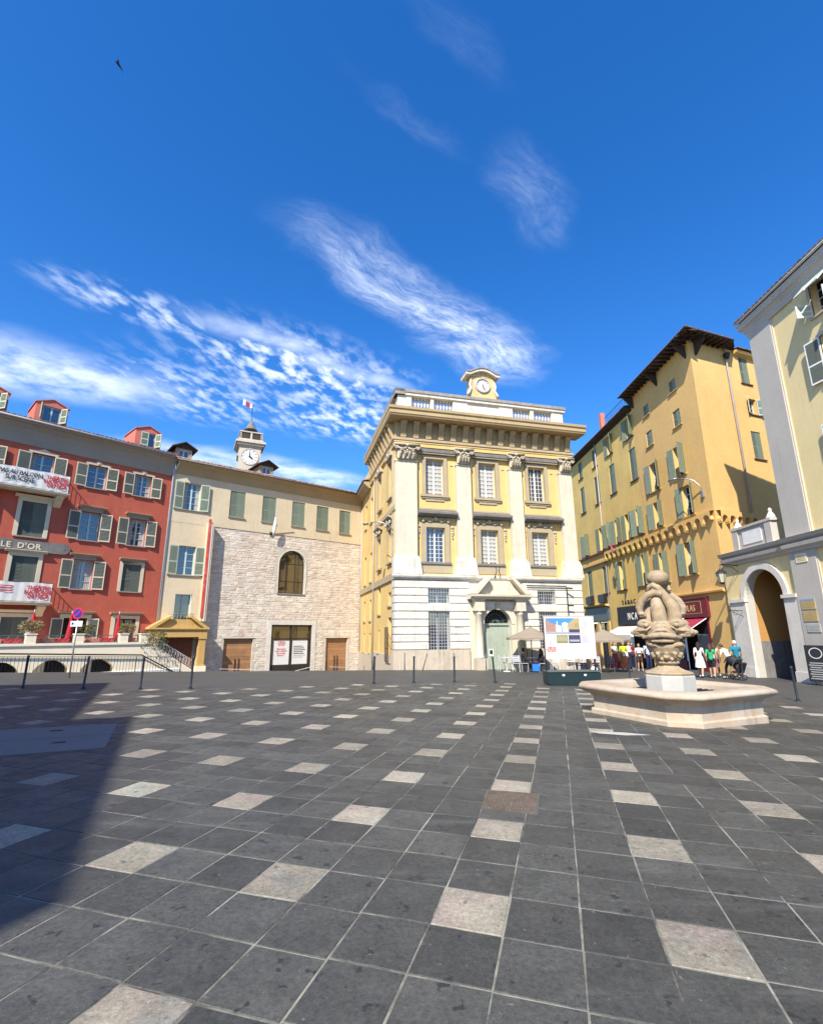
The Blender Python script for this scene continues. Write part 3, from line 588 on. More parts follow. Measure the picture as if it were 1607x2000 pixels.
# ------------------------------------------------------------------ terrace in front of the red house
def terrace():
    t = thing('terrace', 'cream terrace with low piers, cellar arches and a side stair', 'terrace', (J[0], J[1], 0), rot_of(43)); fr = Fr(t)
    ops = [(-8.75, -7.25, -.25, .42, 'a'), (-6.72, -5.22, -.3, .45, 'a'), (-4.7, -3.12, -.35, .42, 'a')]
    def segwall(mb):      # wall with low segmental cellar openings
        xs = [-13, -8.75, -7.25, -6.72, -5.22, -4.7, -3.12, -1.55]; k = 0
        for a, b in zip(xs, xs[1:]):
            op = [o for o in ops if o[0] == a]
            if not op: mb.quad((a, -3, -2), (b, -3, -2), (b, -3, 1.2), (a, -3, 1.2)); continue
            zb, zt = op[0][2], op[0][3]; n = 12; zs = zt - .5
            arc = [(a + (b - a) * i / n, zs + .5 * math.sin(math.pi * i / n) ** .75) for i in range(n + 1)]
            mb.quad((a, -3, -2), (b, -3, -2), (b, -3, zb), (a, -3, zb)); mb.quad((a, -3, zb), (b, -3, zb), (b, -2.5, zb), (a, -2.5, zb))
            for (xa, za), (xb, zb2) in zip(arc, arc[1:]):
                mb.quad((xa, -3, za), (xb, -3, zb2), (xb, -3, 1.2), (xa, -3, 1.2)); mb.quad((xa, -3, za), (xa, -2.5, za), (xb, -2.5, zb2), (xb, -3, zb2))
            mb.quad((a, -3, zb), (a, -2.5, zb), (a, -2.5, arc[0][1]), (a, -3, arc[0][1])); mb.quad((b, -3, zb), (b, -3, arc[0][1]), (b, -2.5, arc[0][1]), (b, -2.5, zb)); mb.quad((a, -2.5, zb), (b, -2.5, zb), (b, -2.5, zt + .1), (a, -2.5, zt + .1))
    mb = MB(); segwall(mb); mb.quad((-1.55, -3, -2), (-1.55, 0, -2), (-1.55, 0, 1.2), (-1.55, -3, 1.2)); mb.box(-13, -1.56, -2.9, -.02, .55, .75); mb.box(-13, -1.56, -2.98, -2.7, .9, 1.2)
    fr.put(mb, 'wall', mats=M['cream2'])
    fr.put(MB().box(-13, -1.5, -3.06, -3.002, 1.14, 1.26), 'coping', mats=M['cream2'])
    fr.put(MB().profx([(-3.0, -2), (-3.07, -2), (-3.07, .0), (-3.0, .03)], -13, .35), 'plinth', z=-.28, mats=M['white'])
    for a, b, zb, zt, _ in ops:
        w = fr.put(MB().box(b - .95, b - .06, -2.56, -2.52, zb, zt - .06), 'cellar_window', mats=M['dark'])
        mb = MB()
        for k in range(9): mb.box(b - .92 + .1 * k, b - .905 + .1 * k, -2.62, -2.6, zb, zt - .05)
        fr.put(mb, 'cellar_bars', mats=M['iron'])
    for x in (-9.2, -7.0, -4.95, -2.82, -1.76):
        mb = MB().box(-.21, .21, -3.04, -2.7, 1.2, 1.68); mb.box(-.24, .24, -3.07, -2.67, 1.68, 1.73); fr.put(mb, 'pier', x, mats=M['cream2'])
    for a, b in ((-11.2, -9.41), (-8.99, -7.21), (-6.79, -5.16), (-4.74, -3.03), (-2.61, -1.97)):
        mb = MB(); y = -2.88; mb.tube([(a, y, 1.64), (b, y, 1.64)], .018, 6); mb.tube([(a, y, 1.27), (b, y, 1.27)], .013, 6)
        n = max(2, int((b - a) / .34))
        for i in range(n):
            c = a + (b - a) * (i + .5) / n; r = (b - a) / n / 2
            mb.tube([(c + r * math.cos(q), y, 1.45 + .17 * math.sin(q)) for q in [2 * math.pi * k / 12 for k in range(13)]], .009, 4)
            mb.tube([(c - r, y, 1.27), (c, y, 1.45), (c + r, y, 1.27)], .008, 4)
        fr.put(mb, 'railing', mats=M['irong'])
    # stair running down to the right
    mb = MB(); n = 10
    for i in range(n):
        x = -1.55 + .26 * i; mb.box(x, x + .26, -2.9, -1.7, -2, 1.1 - .15 * i)
    fr.put(mb, 'stair', mats=M['plinth'])
    fr.put(MB().prism([(-1.55, -2), (1.2, -2), (1.2, -.42), (1.05, -.33), (-1.4, 1.2), (-1.55, 1.2)], -3.0, -2.9), 'stair_wall', mats=M['cream2'])
    mb = MB()
    p0, p1 = Vector((-1.5, -2.95, 1.27)), Vector((1.08, -2.95, -.25)); up_ = Vector((0, 0, .42))
    mb.tube([p0 + up_, p1 + up_], .02, 6); mb.tube([p0, p1], .013, 6)
    for i in range(15):
        a, b = p0.lerp(p1, i / 15), p0.lerp(p1, (i + 1) / 15); mb.tube([a, a + up_], .008, 4)
        mb.tube([a, a + up_ * .5 + Vector((.05, 0, .05)), b + up_], .008, 4); mb.tube([a + up_, a.lerp(b, .5) + up_ * .45, b], .008, 4)
    fr.put(mb, 'stair_railing', mats=M['wmet'])
    h = MB(); h.tube([(-13, -3.12, 1.0), (-9, -3.12, .85), (-1.83, -3.12, .56), (.11, -3.12, -.5)], .035, 8); fr.put(h, 'handrail', mats=M['iron'], smooth=True)  # dark bar along the wall, sloping down at its right end
    return t
M['cream2'] = surf('warm_white_render', (0.84, 0.73, 0.54), 0.9, 0.06, 0.9, 0.05, 0.15, 30)
terrace()
def fence():
    t = thing('iron_railing', 'low black iron railing with upright bars along the terrace foot', 'railing', (J[0], J[1], 0), rot_of(43)); fr = Fr(t)
    zt = lambda x: .70 - (x + 8.24) * .034; th = rot_of(43)
    def gl(x): return gz(J[0] + math.cos(th) * x + math.sin(th) * 4.0, J[1] + math.sin(th) * x - math.cos(th) * 4.0)
    fr.put(MB().tube([(-12, -4, zt(-12)), (0, -4, zt(0))], .016, 6), 'top_rail', mats=M['iron'])
    fr.put(MB().tube([(-12, -4, gl(-12) + .1), (0, -4, gl(0) + .1)], .012, 6), 'bottom_rail', mats=M['iron'])
    bar = MB().box(-.007, .007, -.007, .007, 0, 1).mesh('bar', M['iron']); post = MB().box(-.018, .018, -.018, .018, 0, 1).mesh('post', M['iron'])
    for k in range(81):
        x = -12 + .15 * k; g = gl(x); p = k % 16 == 0
        place(post if p else bar, 'post' if p else 'bar', t, (x, -4, g - .02 if p else g + .1), scale=(1, 1, zt(x) - g + (.05 if p else -.1)))
fence()

# ------------------------------------------------------------------ cream house with the rubble stone wall
BO = (-4.3, 42.0)
def cream_house():
    t = thing('cream_house', 'cream house with green shutters over a rubble stone wall and tiled roof', 'house', (BO[0], BO[1], 0), rot_of(51)); fr = Fr(t)
    tops = [(-13.95, 1.1, 9.93, 1.92, 'open'), (-10.78, 1.12, 9.86, 1.96, 'closed'), (-8.36, 1.08, 9.84, 1.98, 'closed'), (-5.94, 1.1, 9.82, 1.98, 'closed'), (-3.8, 1.08, 9.8, 1.97, 'closed'), (-1.69, 1.06, 9.76, 1.97, 'closed'), (-13.9, 1.1, 5.5, 1.95, 'open')]
    ops = [(x - w / 2, x + w / 2, z, z + h) for x, w, z, h, s in tops] + [(-14.34, -13.3, 2.1, 4.25)]
    up_ops = [o for o in ops if o[2] > 9.3]
    fr.put(MB().wall(-15.2, -12.6, -2.2, 9.0, [o for o in ops if o[2] < 9.3], y=-.04), 'wall', mats=M['cream'])
    mb = MB().wall(-15.2, 0.25, 9.0, 12.4, up_ops, y=-.05); mb.quad((-15.2, -.05, 9.0), (0, -.05, 9.0), (0, .1, 9.0), (-15.2, .1, 9.0)); fr.put(mb, 'upper_wall', mats=M['cream'])
    for x, w, z, h, s in tops:
        window(fr, x, z, w, h, y=-.05, shut=s, sm=('gshut', 'palerim' if s == 'open' else 'gshut'), sw=.58 if s == 'open' else None, ang=(173, 170)); sill(fr, x, z, w + (1.15 if s == 'open' else .14), 'taupe', .09, .05, y=-.05)
    window(fr, -13.82, 2.1, 1.04, 2.15, 'plain', 'wfr', y=-.04, depth=.35)
    # rubble wall: every stone has its own edges
    holes = [(-7.35, -5.05, 4.55, 7.95), (-7.75, -4.15, -2.2, 2.5), (-11.0, -8.84, -2.2, 1.45), (-3.12, -1.06, -2.2, 1.42)]
    fr.put(MB().wall(-12.6, 0.25, -2.2, 9.0, [(-7.29, -5.11, 4.62, 7.9, 'a'), (-7.58, -4.31, -2.1, 2.33), (-10.94, -8.9, -2.1, 1.39), (-3.06, -1.12, -2.1, 1.36)], y=.0, depth=.35), 'stone_wall', mats=M['mortar'])
    stones = []; z = -1.6; rr = random.Random(3)
    while z < 8.95:
        h = rr.uniform(.11, .27); x = -12.45 - rr.uniform(0, .2); zt = min(z + h, 8.97)
        while x < .1:
            w = rr.uniform(.16, .56) * (1.2 if h > .24 else 1); xe = min(x + w, .2)
            bad = any(x < H[1] + .02 and xe > H[0] - .02 and z < H[3] + .02 and zt > H[2] - .02 for H in holes)
            if not bad and xe - x > .08:
                g = .007; a, b, c, d = x + g, xe - g, z + g, zt - g; j = lambda: rr.uniform(-.018, .018); p = rr.uniform(.005, .02)
                co = [(a + j(), c + j()), (b + j(), c + j()), (b + j(), d + j()), (a + j(), d + j())]; q = .02
                cx, cz = (a + b) / 2, (c + d) / 2; fl = [(xx + (cx - xx) * q / max(.05, abs(xx - cx)), zz + (cz - zz) * q / max(.05, abs(zz - cz))) for xx, zz in co]
                stones.append(((xe - x) * (zt - z), [(u, .0, v) for u, v in co] + [(u, -p + rr.uniform(-.006, .006), v) for u, v in fl]))
            x = xe
        z = zt
    F = [(4, 5, 6, 7), (0, 1, 5, 4), (1, 2, 6, 5), (2, 3, 7, 6), (3, 0, 4, 7)]
    stones.sort(key=lambda s: -s[0]); M['stone_o'] = surf('rubble_stone_block', (0.55, 0.485, 0.395), 0.95, 0.20, 2.5, 0.0, 1.0, 9, rnd=0.16, tint=(0.53, 0.43, 0.345), tintscale=0.38, spots=0.5, spotcol=(0.64, 0.60, 0.53), spotscale=0.7, spotlo=.47)
    for a, v in stones[:300]: fr.put(MB().add(v, F), 'stone', mats=M['stone_o'])
    mb = MB()
    for a, v in stones[300:]: mb.add(v, F)
    tag(fr.put(mb, 'rubble', mats=M['stone']), kind='stuff')
    fr.put(MB().wall(-12.6, -2.0, 9.0, 9.16, [], y=-.02), 'stone_edge', mats=M['mortar'])
    # arched window
    mb = MB(); r = 1.09; xc = -6.2; zs = 7.9 - r
    for k in range(14):
        a, b = math.pi * k / 14, math.pi * (k + 1) / 14
        mb.add([(xc + (r + .0) * math.cos(q), yy, zs + (r + .0) * math.sin(q)) for q in (a, b) for yy in (.24, .30)] + [(xc + (r - .07) * math.cos(q), yy, zs + (r - .07) * math.sin(q)) for q in (a, b) for yy in (.24, .30)], [(0, 4, 6, 2), (4, 5, 7, 6)])
    mb.box(-7.29, -7.22, .24, .3, 4.62, zs); mb.box(-5.18, -5.11, .24, .3, 4.62, zs); mb.box(-7.22, -5.18, .24, .3, 4.62, 4.7)
    for x in (-6.55, -5.85): mb.box(x - .025, x + .025, .25, .3, 4.7, 7.8 - .14)
    for z in (5.55, 6.9): mb.box(-7.22, -5.18, .255, .295, z - .025, z + .025)
    w = fr.put(mb, 'arched_window', mats=M['bronze'])
    pm = MB().prism([(-7.26, 4.66), (-5.14, 4.66)] + [(xc + (r - .03) * math.cos(math.pi * k / 14), zs + (r - .03) * math.sin(math.pi * k / 14)) for k in range(15)], .28, .29); fr.put(pm, 'pane', parent=w, mats=M['glass2'])
    fr.put(MB().box(-7.32, -5.05, -.05, .3, 4.52, 4.6), 'sill', mats=M['lead'])
    rg = MB()
    for k in range(14):
        a, b = math.pi * k / 14, math.pi * (k + 1) / 14
        rg.add([(xc + q * math.cos(c), -.035, zs + q * math.sin(c)) for c in (a, b) for q in (r, r + .11)], [(0, 1, 3, 2)])
    for k in range(14): pass
    rg.quad((-5.11, -.035, 4.62), (-5.0, -.035, 4.62), (-5.0, -.035, zs), (-5.11, -.035, zs)); rg.quad((-7.4, -.035, 4.62), (-7.29, -.035, 4.62), (-7.29, -.035, zs), (-7.4, -.035, zs))
    fr.put(rg, 'arch_plaster', mats=M['lime'])
    # glazed entrance with two posters
    mb = MB().box(-7.9, -7.58, -.04, .02, -2, 2.62); mb.box(-4.31, -3.98, -.04, .02, -2, 2.62); mb.box(-7.58, -4.31, -.04, .02, 2.33, 2.62); fr.put(mb, 'plaster_surround', mats=M['lime'])
    mb = MB(); mb.box(-7.58, -7.44, .08, .3, -2, 2.33); mb.box(-4.45, -4.31, .08, .3, -2, 2.33); mb.box(-7.44, -4.45, .08, .3, 2.2, 2.33); mb.box(-7.44, -4.45, .1, .3, 1.28, 1.36); mb.box(-6.0, -5.9, .1, .3, -1.4, 2.2); mb.box(-7.44, -4.45, .14, .3, -2, -.55)
    e = fr.put(mb, 'entrance', mats=M['bronze']); fr.put(MB().box(-7.44, -4.45, .2, .21, -1.5, 2.2), 'pane', parent=e, mats=M['glass2'])
    for k, x in enumerate((-7.3, -5.82)):
        ps = fr.put(MB().box(0, 1.26, .16, .17, -.5, 1.22), 'poster', parent=e, x=x, mats=M['paper'])
        f2 = lambda s, sz, m, X, Z, al='CENTER': fr.put(text_mesh(s, sz, M[m], .001, al, 1, .004), 'poster_lettering', parent=e, x=x + X, y=.157, z=Z)
        if k == 0:
            [f2(ln, .13, 'ink_r', .63, 1.05 - .11 * q) for q, ln in enumerate(('THÉÂTRE', 'NATIONAL', 'DE NICE'))]; [f2(ln, .17, 'ink_r', .63, .55 - .15 * q) for q, ln in enumerate(('Bienvenue', 'votre théâtre', 'de toutes', 'saisons !'))]
        else:
            for q in range(7): fr.put(MB().box(.12, 1.0 + .1 * (q % 3) - .1, .155, .158, .75 - .13 * q, .80 - .13 * q), 'print_line', parent=e, x=x, mats=M['ink_k'] if q < 5 else M['ink_g'])
    # two pairs of boarded doors with long handles
    for a, b, zt in ((-10.94, -8.9, 1.39), (-3.06, -1.12, 1.36)):
        d = fr.put(MB().box(a, b, .2, .26, -2, zt), 'timber_door', mats=M['oak'])
        n = 13
        for k in range(n):
            z = -1.8 + (zt + 1.8) * k / n; fr.put(MB().box(a + .01, b - .01, .165 + random.uniform(0, .006), .2, z + .006, z + (zt + 1.8) / n - .006), 'board', parent=d, mats=M['oak'])
        for s in (-.13, .13): fr.put(MB().box((a + b) / 2 + s - .02, (a + b) / 2 + s + .02, .1, .14, -1.5, 0.05), 'pull_handle', parent=d, mats=M['bronze'])
        fr.put(MB().box(a - .12, b + .12, -.04, .05, zt, zt + .06), 'door_lintel', mats=M['lime'])
    # party-wall fin with red edge strip
    fr.put(MB().box(-12.78, -12.45, -.62, .05, 2.5, 9.15), 'party_wall', mats=M['cream']); fr.put(MB().box(-12.84, -12.66, -.68, -.60, 2.75, 9.35), 'red_edge_strip', mats=M['redstrip']); fr.put(MB().box(-12.65, -12.56, -.66, -.622, 2.5, 9.0), 'white_edge_strip', mats=M['white'])
    fr.put(MB().box(-12.78, -12.45, -.5, .05, -2, 2.5), 'party_wall_base', mats=M['cream'])
    # cove cornice and eave
    mb = MB(); mb.profx([(.1, 12.35), (-.08, 12.35), (-.12, 12.5), (-.3, 12.85), (-.62, 13.08), (-.66, 13.12), (-.66, 13.22), (.1, 13.22)], -15.15, 0.4); fr.put(mb, 'cornice', mats=M['soffit'])
    fr.put(MB().tube([(-15.3, -.72, 13.2), (.3, -.72, 13.2)], .065, 8), 'gutter', mats=M['lead'], smooth=True)
    canal_roof(fr, 'roof_tiles', -15.4, .6, -.75, 13.24, 6.0, 15.3, 'tile_r', .22, .4)
    fr.put(MB().tube([(-.05, -.12, 12.6), (-.05, -.12, -1.2)], .05, 8), 'downpipe', mats=M['pipe'], smooth=True)
    for x in (-14.65, -8.55):
        mb = MB(); mb.wall(-.55, .55, 0, .95, [(-.34, .34, .12, .85)], 0, .1); mb.quad((-.55, 0, 0), (-.55, 0, .95), (-.55, 2.4, .95), (-.55, 2.4, 0)); mb.quad((.55, 0, 0), (.55, 2.4, 0), (.55, 2.4, .95), (.55, 0, .95))
        d = fr.put(mb, 'dormer', x, .5, 13.45, mats=M['taupe'])
        r = MB()
        for s in (-1, 1): r.add([(s * .85, -.35, .88), (0, -.35, 1.32), (0, 2.6, 1.32), (s * .85, 2.6, .88), (s * .85, -.35, .95), (0, -.35, 1.39), (0, 2.6, 1.39), (s * .85, 2.6, .95)], [(0, 1, 2, 3), (7, 6, 5, 4), (0, 4, 5, 1), (0, 3, 7, 4)])
        r.add([(-.7, -.1, .95), (.7, -.1, .95), (0, -.1, 1.3)], [(0, 1, 2)])
        fr.put(r, 'dormer_roof', parent=d, mats=M['wood_d']); fr.put(frame_mesh(.68, .73, 'plain', 'wfr'), 'dormer_window', parent=d, x=-.34, y=.06, z=.12); fr.put(MB().box(-.3, .3, .09, .1, .16, .8), 'pane', parent=d, mats=M['glass'])
    return t
M['glass2'] = glass_mat('amber_glass', (0.05, 0.035, 0.015)); M['redstrip'] = surf('red_brick_edge', (0.50, 0.07, 0.05), 0.9, 0.25, 3, spots=0.6, spotcol=(0.7, 0.6, 0.5), spotscale=2.5, spotlo=0.56)
cream_house()
def portico():
    t = thing('portico', 'small ochre porch with a pediment over a brown door beside the stone wall', 'porch', (BO[0], BO[1], 0), rot_of(51)); fr = Fr(t)
    y0 = -1.0
    fr.put(MB().box(-15.75, -12.4, y0, -.05, 1.5, 1.98), 'entablature', mats=M['ochre']); fr.put(MB().box(-15.9, -12.3, y0 - .1, -.05, 1.98, 2.08), 'cornice', mats=M['ochre'])
    for sgn, xa in ((1, -15.9), (-1, -12.3)):
        xb = -14.1 - sgn * .55; fr.put(MB().prism([(xa, 2.08), (xa + sgn * .35, 2.08), (xb, 2.72), (xb, 2.86)], y0 - .1, -.05), 'raking_cornice', mats=M['ochre'])
    fr.put(MB().add([(-15.6, y0 + .12, 2.08), (-12.6, y0 + .12, 2.08), (-13.5, y0 + .12, 2.6), (-14.7, y0 + .12, 2.6)], [(0, 1, 2, 3)]), 'tympanum', mats=M['ochre'])
    for x in (-15.5, -12.65):
        mb = MB().box(x - .2, x + .2, y0 + .03, y0 + .4, -.2, 1.38); mb.box(x - .25, x + .25, y0 - .02, y0 + .45, 1.38, 1.5); mb.box(x - .25, x + .25, y0 - .02, y0 + .45, -.3, -.2); fr.put(mb, 'pillar', mats=M['ochre'])
        fr.put(MB().box(x - .32, x + .32, y0 - .08, -.05, -2, -.3), 'plinth', mats=M['cream2'])
    d = fr.put(MB().box(-14.95, -13.05, -.3, -.24, -1.3, 1.42), 'door', mats=M['brown'])
    for k in range(10): fr.put(MB().box(-14.9 + .185 * k, -14.9 + .185 * k + .17, -.325, -.3, -1.25, 1.38), 'board', parent=d, mats=M['brown'])
    mb = MB(); xa, xb = -14.42, -13.22                       # little balcony railing of the window above
    mb.tube([(xa, -.1, 2.95), (xa, -.6, 2.95), (xb, -.6, 2.95), (xb, -.1, 2.95)], .018, 6); mb.tube([(xa, -.1, 2.2), (xa, -.6, 2.2), (xb, -.6, 2.2), (xb, -.1, 2.2)], .014, 6)
    for k in range(7):
        x = xa + (xb - xa) * k / 6; mb.tube([(x, -.6, 2.2), (x, -.6, 2.95)], .01, 4)
        if k < 6: mb.tube([(x + .1 + .1 * math.cos(q), -.6, 2.58 + .3 * math.sin(q)) for q in [2 * math.pi * j / 10 for j in range(11)]], .008, 4)
    fr.put(mb, 'balconet', mats=M['irong2'])
M['irong2'] = flat('pale_green_iron', (0.16, 0.24, 0.19), 0.5)
portico()
def flagpole():
    t = thing('flagpole', 'slanting white pole with furled white flag on the cream house', 'flag', (BO[0], BO[1], 0), rot_of(51)); fr = Fr(t)
    p0, p1 = Vector((-8.1, -.08, 9.0)), Vector((-8.05, -1.15, 11.35)); fr.put(MB().tube([p0, p1], .028, 8), 'pole', mats=M['wmet'])
    mb = MB(); pts = [p0.lerp(p1, .5) + Vector((.0, -.02, -.0)), p0.lerp(p1, .42) + Vector((.06, -.05, -.15)), p0.lerp(p1, .3) + Vector((.05, -.12, -.25)), p0.lerp(p1, .2) + Vector((.05, -.16, -.35)), p0.lerp(p1, .1) + Vector((.06, -.16, -.45))]
    mb.tube(pts, [.04, .10, .13, .12, .05], 8); fr.put(mb, 'furled_flag', mats=M['white'], smooth=True); fr.put(MB().box(-8.2, -8.0, -.12, -.03, 8.9, 9.15), 'bracket', mats=M['iron'])
flagpole()
def clock_tower():
    th = rot_of(66); X, Y = -16.2, 52.0; c, s = math.cos(th), math.sin(th)
    t = thing('clock_tower', 'square cream clock tower with bell cage and flag behind the tiled roof', 'tower', (X - 1.5 * c, Y - 1.5 * s, 0), th); fr = Fr(t)
    W = 1.13; D = 2.4
    fr.put(MB().box(-W, W, 0, D, -3, 21.6), 'shaft', mats=M['tower'])
    mb = MB(); mb.box(-W - .08, W + .08, -.08, D + .08, 21.5, 21.7); mb.box(-W - .25, W + .25, -.25, D + .25, 21.7, 21.95); mb.box(-W - .42, W + .42, -.42, D + .42, 21.95, 22.2); mb.box(-W - .15, W + .15, -.15, D + .15, 22.2, 22.45); fr.put(mb, 'cornice', mats=M['tower'])
    mb = MB()
    for x in (-W - .05, -.08, W - .11): mb.box(x, x + .18, -.12, .06, 22.45, 23.2)
    for y in (-.12, D / 2, D - .06):
        for x in (-W - .05, W - .13): mb.box(x, x + .18, y, y + .18, 22.45, 23.2)
    mb.box(-W - .1, W + .1, -.16, .1, 23.2, 23.32); mb.box(-W - .1, -W + .16, .1, D + .1, 23.2, 23.32); mb.box(W - .16, W + .1, .1, D + .1, 23.2, 23.32); fr.put(mb, 'parapet', mats=M['tower'])
    mb = MB()
    for x in (-W + .15, .12): mb.box(x, x + W - .3, -.06, -.02, 22.5, 23.15)
    fr.put(mb, 'parapet_panel', mats=M['wood_d'])
    mb = MB()
    for k in range(6):
        q = 2 * math.pi * k / 6; mb.tube([(.5 * math.cos(q), 1.2 + .5 * math.sin(q), 22.4), (.5 * math.cos(q), 1.2 + .5 * math.sin(q), 24.0)], .04, 6)
    fr.put(mb, 'bell_cage', mats=M['iron']); fr.put(MB().lathe([(.05, 23.85), (.16, 23.8), (.2, 23.5), (.3, 23.3), (.31, 23.25)], 14, (0, 1.2)), 'bell', mats=M['bronze'], smooth=True)
    fr.put(MB().lathe([(.72, 23.95), (.74, 24.0), (.55, 24.2), (.4, 24.55), (.22, 24.9), (.07, 25.05), (.05, 25.3), (.11, 25.4), (.05, 25.5), (.02, 25.6)], 16, (0, 1.2)), 'cap', mats=M['lead'], smooth=True)
    fr.put(MB().tube([(0, 1.2, 25.4), (0, 1.2, 27.3)], .03, 6), 'flagpole', mats=M['iron'])
    mb = MB(); nx = 8
    for i in range(nx):
        a, b = i / nx, (i + 1) / nx
        mb.quad(*[(-1.05 * q, 1.2 + .10 * math.sin(q * 6), z - .06 * math.sin(q * 5) + .25 * q * (1 if z > 27 else .35)) for q, z in ((a, 26.75), (b, 26.75), (b, 27.25), (a, 27.25))], 1 if .3 < (a + b) / 2 < .8 else 0)
    fr.put(mb, 'flag', mats=[M['white'], M['flagred']])
    dial = fr.put(MB().add([(.86 * math.cos(q), -.03, 20.45 + .86 * math.sin(q)) for q in [2 * math.pi * k / 32 for k in range(32)]], [tuple(range(32))]), 'dial', mats=M['white'])
    def ring(r0, r1, y, z, n=40):
        mb = MB()
        for k in range(n):
            a, b = 2 * math.pi * k / n, 2 * math.pi * (k + 1) / n
            mb.add([(q * math.cos(e), yy, z + q * math.sin(e)) for e in (a, b) for q, yy in ((r0, y), (r1, y), (r1, y + .05))], [(0, 1, 4, 3), (1, 2, 5, 4)])
        return mb
    fr.put(ring(.84, .95, -.07, 20.45), 'dial_ring', mats=M['grey']); fr.put(ring(.56, .59, -.04, 20.45), 'minute_ring', parent=dial, mats=M['ink_g'])
    mb = MB()
    for k in range(12):
        q = math.pi * k / 6; mb.M = Matrix.Translation((.71 * math.sin(q), 0, 20.45 + .71 * math.cos(q))) @ Matrix.Rotation(q, 4, 'Y'); mb.box(-.025, .025, -.05, -.04, -.09, .09)
    fr.put(mb, 'numerals', parent=dial, mats=M['ink_k'])
    for ang, ln, w in ((-8, .62, .05), (128, .48, .085)):
        mb = MB(); mb.M = Matrix.Translation((0, 0, 20.45)) @ Matrix.Rotation(R_(ang), 4, 'Y'); mb.prism([(-w, -.12), (w, -.12), (w, ln * .6), (0, ln), (-w, ln * .6)], -.075, -.055); fr.put(mb, 'clock_hand', parent=dial, mats=M['ink_k'])
    fr.put(MB().lathe([(.12, 20.1), (.12, 20.7)], 10, (-W - .03, .9)), 'side_opening', mats=M['dark'])
M['tower'] = surf('tower_plaster', (0.50, 0.43, 0.34), 0.9, 0.08, 0.8, 0.15, 0.2); M['flagred'] = flat('flag_red', (0.45, 0.08, 0.10), 0.8)
clock_tower()

# ------------------------------------------------------------------ the palace with the clock
def capital_mesh(w):
    mb = MB(); h = .95
    mb.prism([(-w / 2 - .02, 0), (w / 2 + .02, 0), (w / 2 + .04, .05), (w / 2, .08), (w / 2 + .06, .6), (w / 2 + .16, .82), (-w / 2 - .16, .82), (-w / 2 - .06, .6), (-w / 2, .08), (-w / 2 - .04, .05)], -.16, .2)
    mb.prism([(-w / 2 - .24, .84), (w / 2 + .24, .84), (w / 2 + .26, .95), (-w / 2 - .26, .95)], -.34, .2)
    for s in (-1, 1):                                   # scrolls at the corners
        c = Vector((s * (w / 2 + .12), -.24, .70))
        mb.tube([c + Vector((.15 * (1 - k / 16) * math.cos(k * .75) * s, -.02 * k / 10, .15 * (1 - k / 16) * math.sin(k * .75))) for k in range(15)], [.06 - .002 * k for k in range(15)], 6)
        mb.tube([(0, -.22, .78), (s * .15, -.26, .62), (s * w * .3, -.28, .58), (s * (w / 2), -.26, .68)], [.05, .07, .07, .05], 6)
    rr = random.Random(5)
    for row, z in ((0, .22), (1, .42)):                   # leaves
        n = 4 - row
        for k in range(n):
            x = -w / 2 + w * (k + .5) / n
            mb.tube([(x, -.16, z - .2), (x, -.22, z), (x, -.30, z + .12), (x, -.33, z + .06)], [.05, .09, .07, .03], 6)
    mb.ell((0, -.3, .86), (.13, .08, .11), 8, 6)
    for k in range(5): mb.ell((-w * .3 + w * .15 * k, -.27, .50 - .10 * math.sin(math.pi * k / 4)), (.07, .06, .07), 6, 5)
    return mb.mesh('capital', M['orn'], True)
def swag_mesh(w):
    mb = MB(); rr = random.Random(9); n = 16
    for k in range(n):
        x = -w / 2 + w * k / (n - 1); z = .16 + .09 * math.cos(4 * math.pi * k / (n - 1)) + rr.uniform(-.03, .03); mb.ell((x, -.08, z), (rr.uniform(.06, .1), .07, rr.uniform(.05, .1)), 7, 5)
    mb.ell((0, -.12, .24), (.14, .1, .14), 8, 6)
    for s in (-1, 1): mb.ell((s * w * .5, -.1, .12), (.11, .08, .13), 8, 6)
    return mb.mesh('festoon', M['orn'], True)
def drop_mesh():
    mb = MB(); mb.ell((0, -.05, .75), (.12, .06, .1), 8, 6)
    for z, r in ((.55, .08), (.4, .1), (.25, .07), (.1, .05)): mb.ell((random.uniform(-.02, .02), -.05, z), (r, .05, .08), 7, 5)
    return mb.mesh('ornament_drop', M['orn'], True)
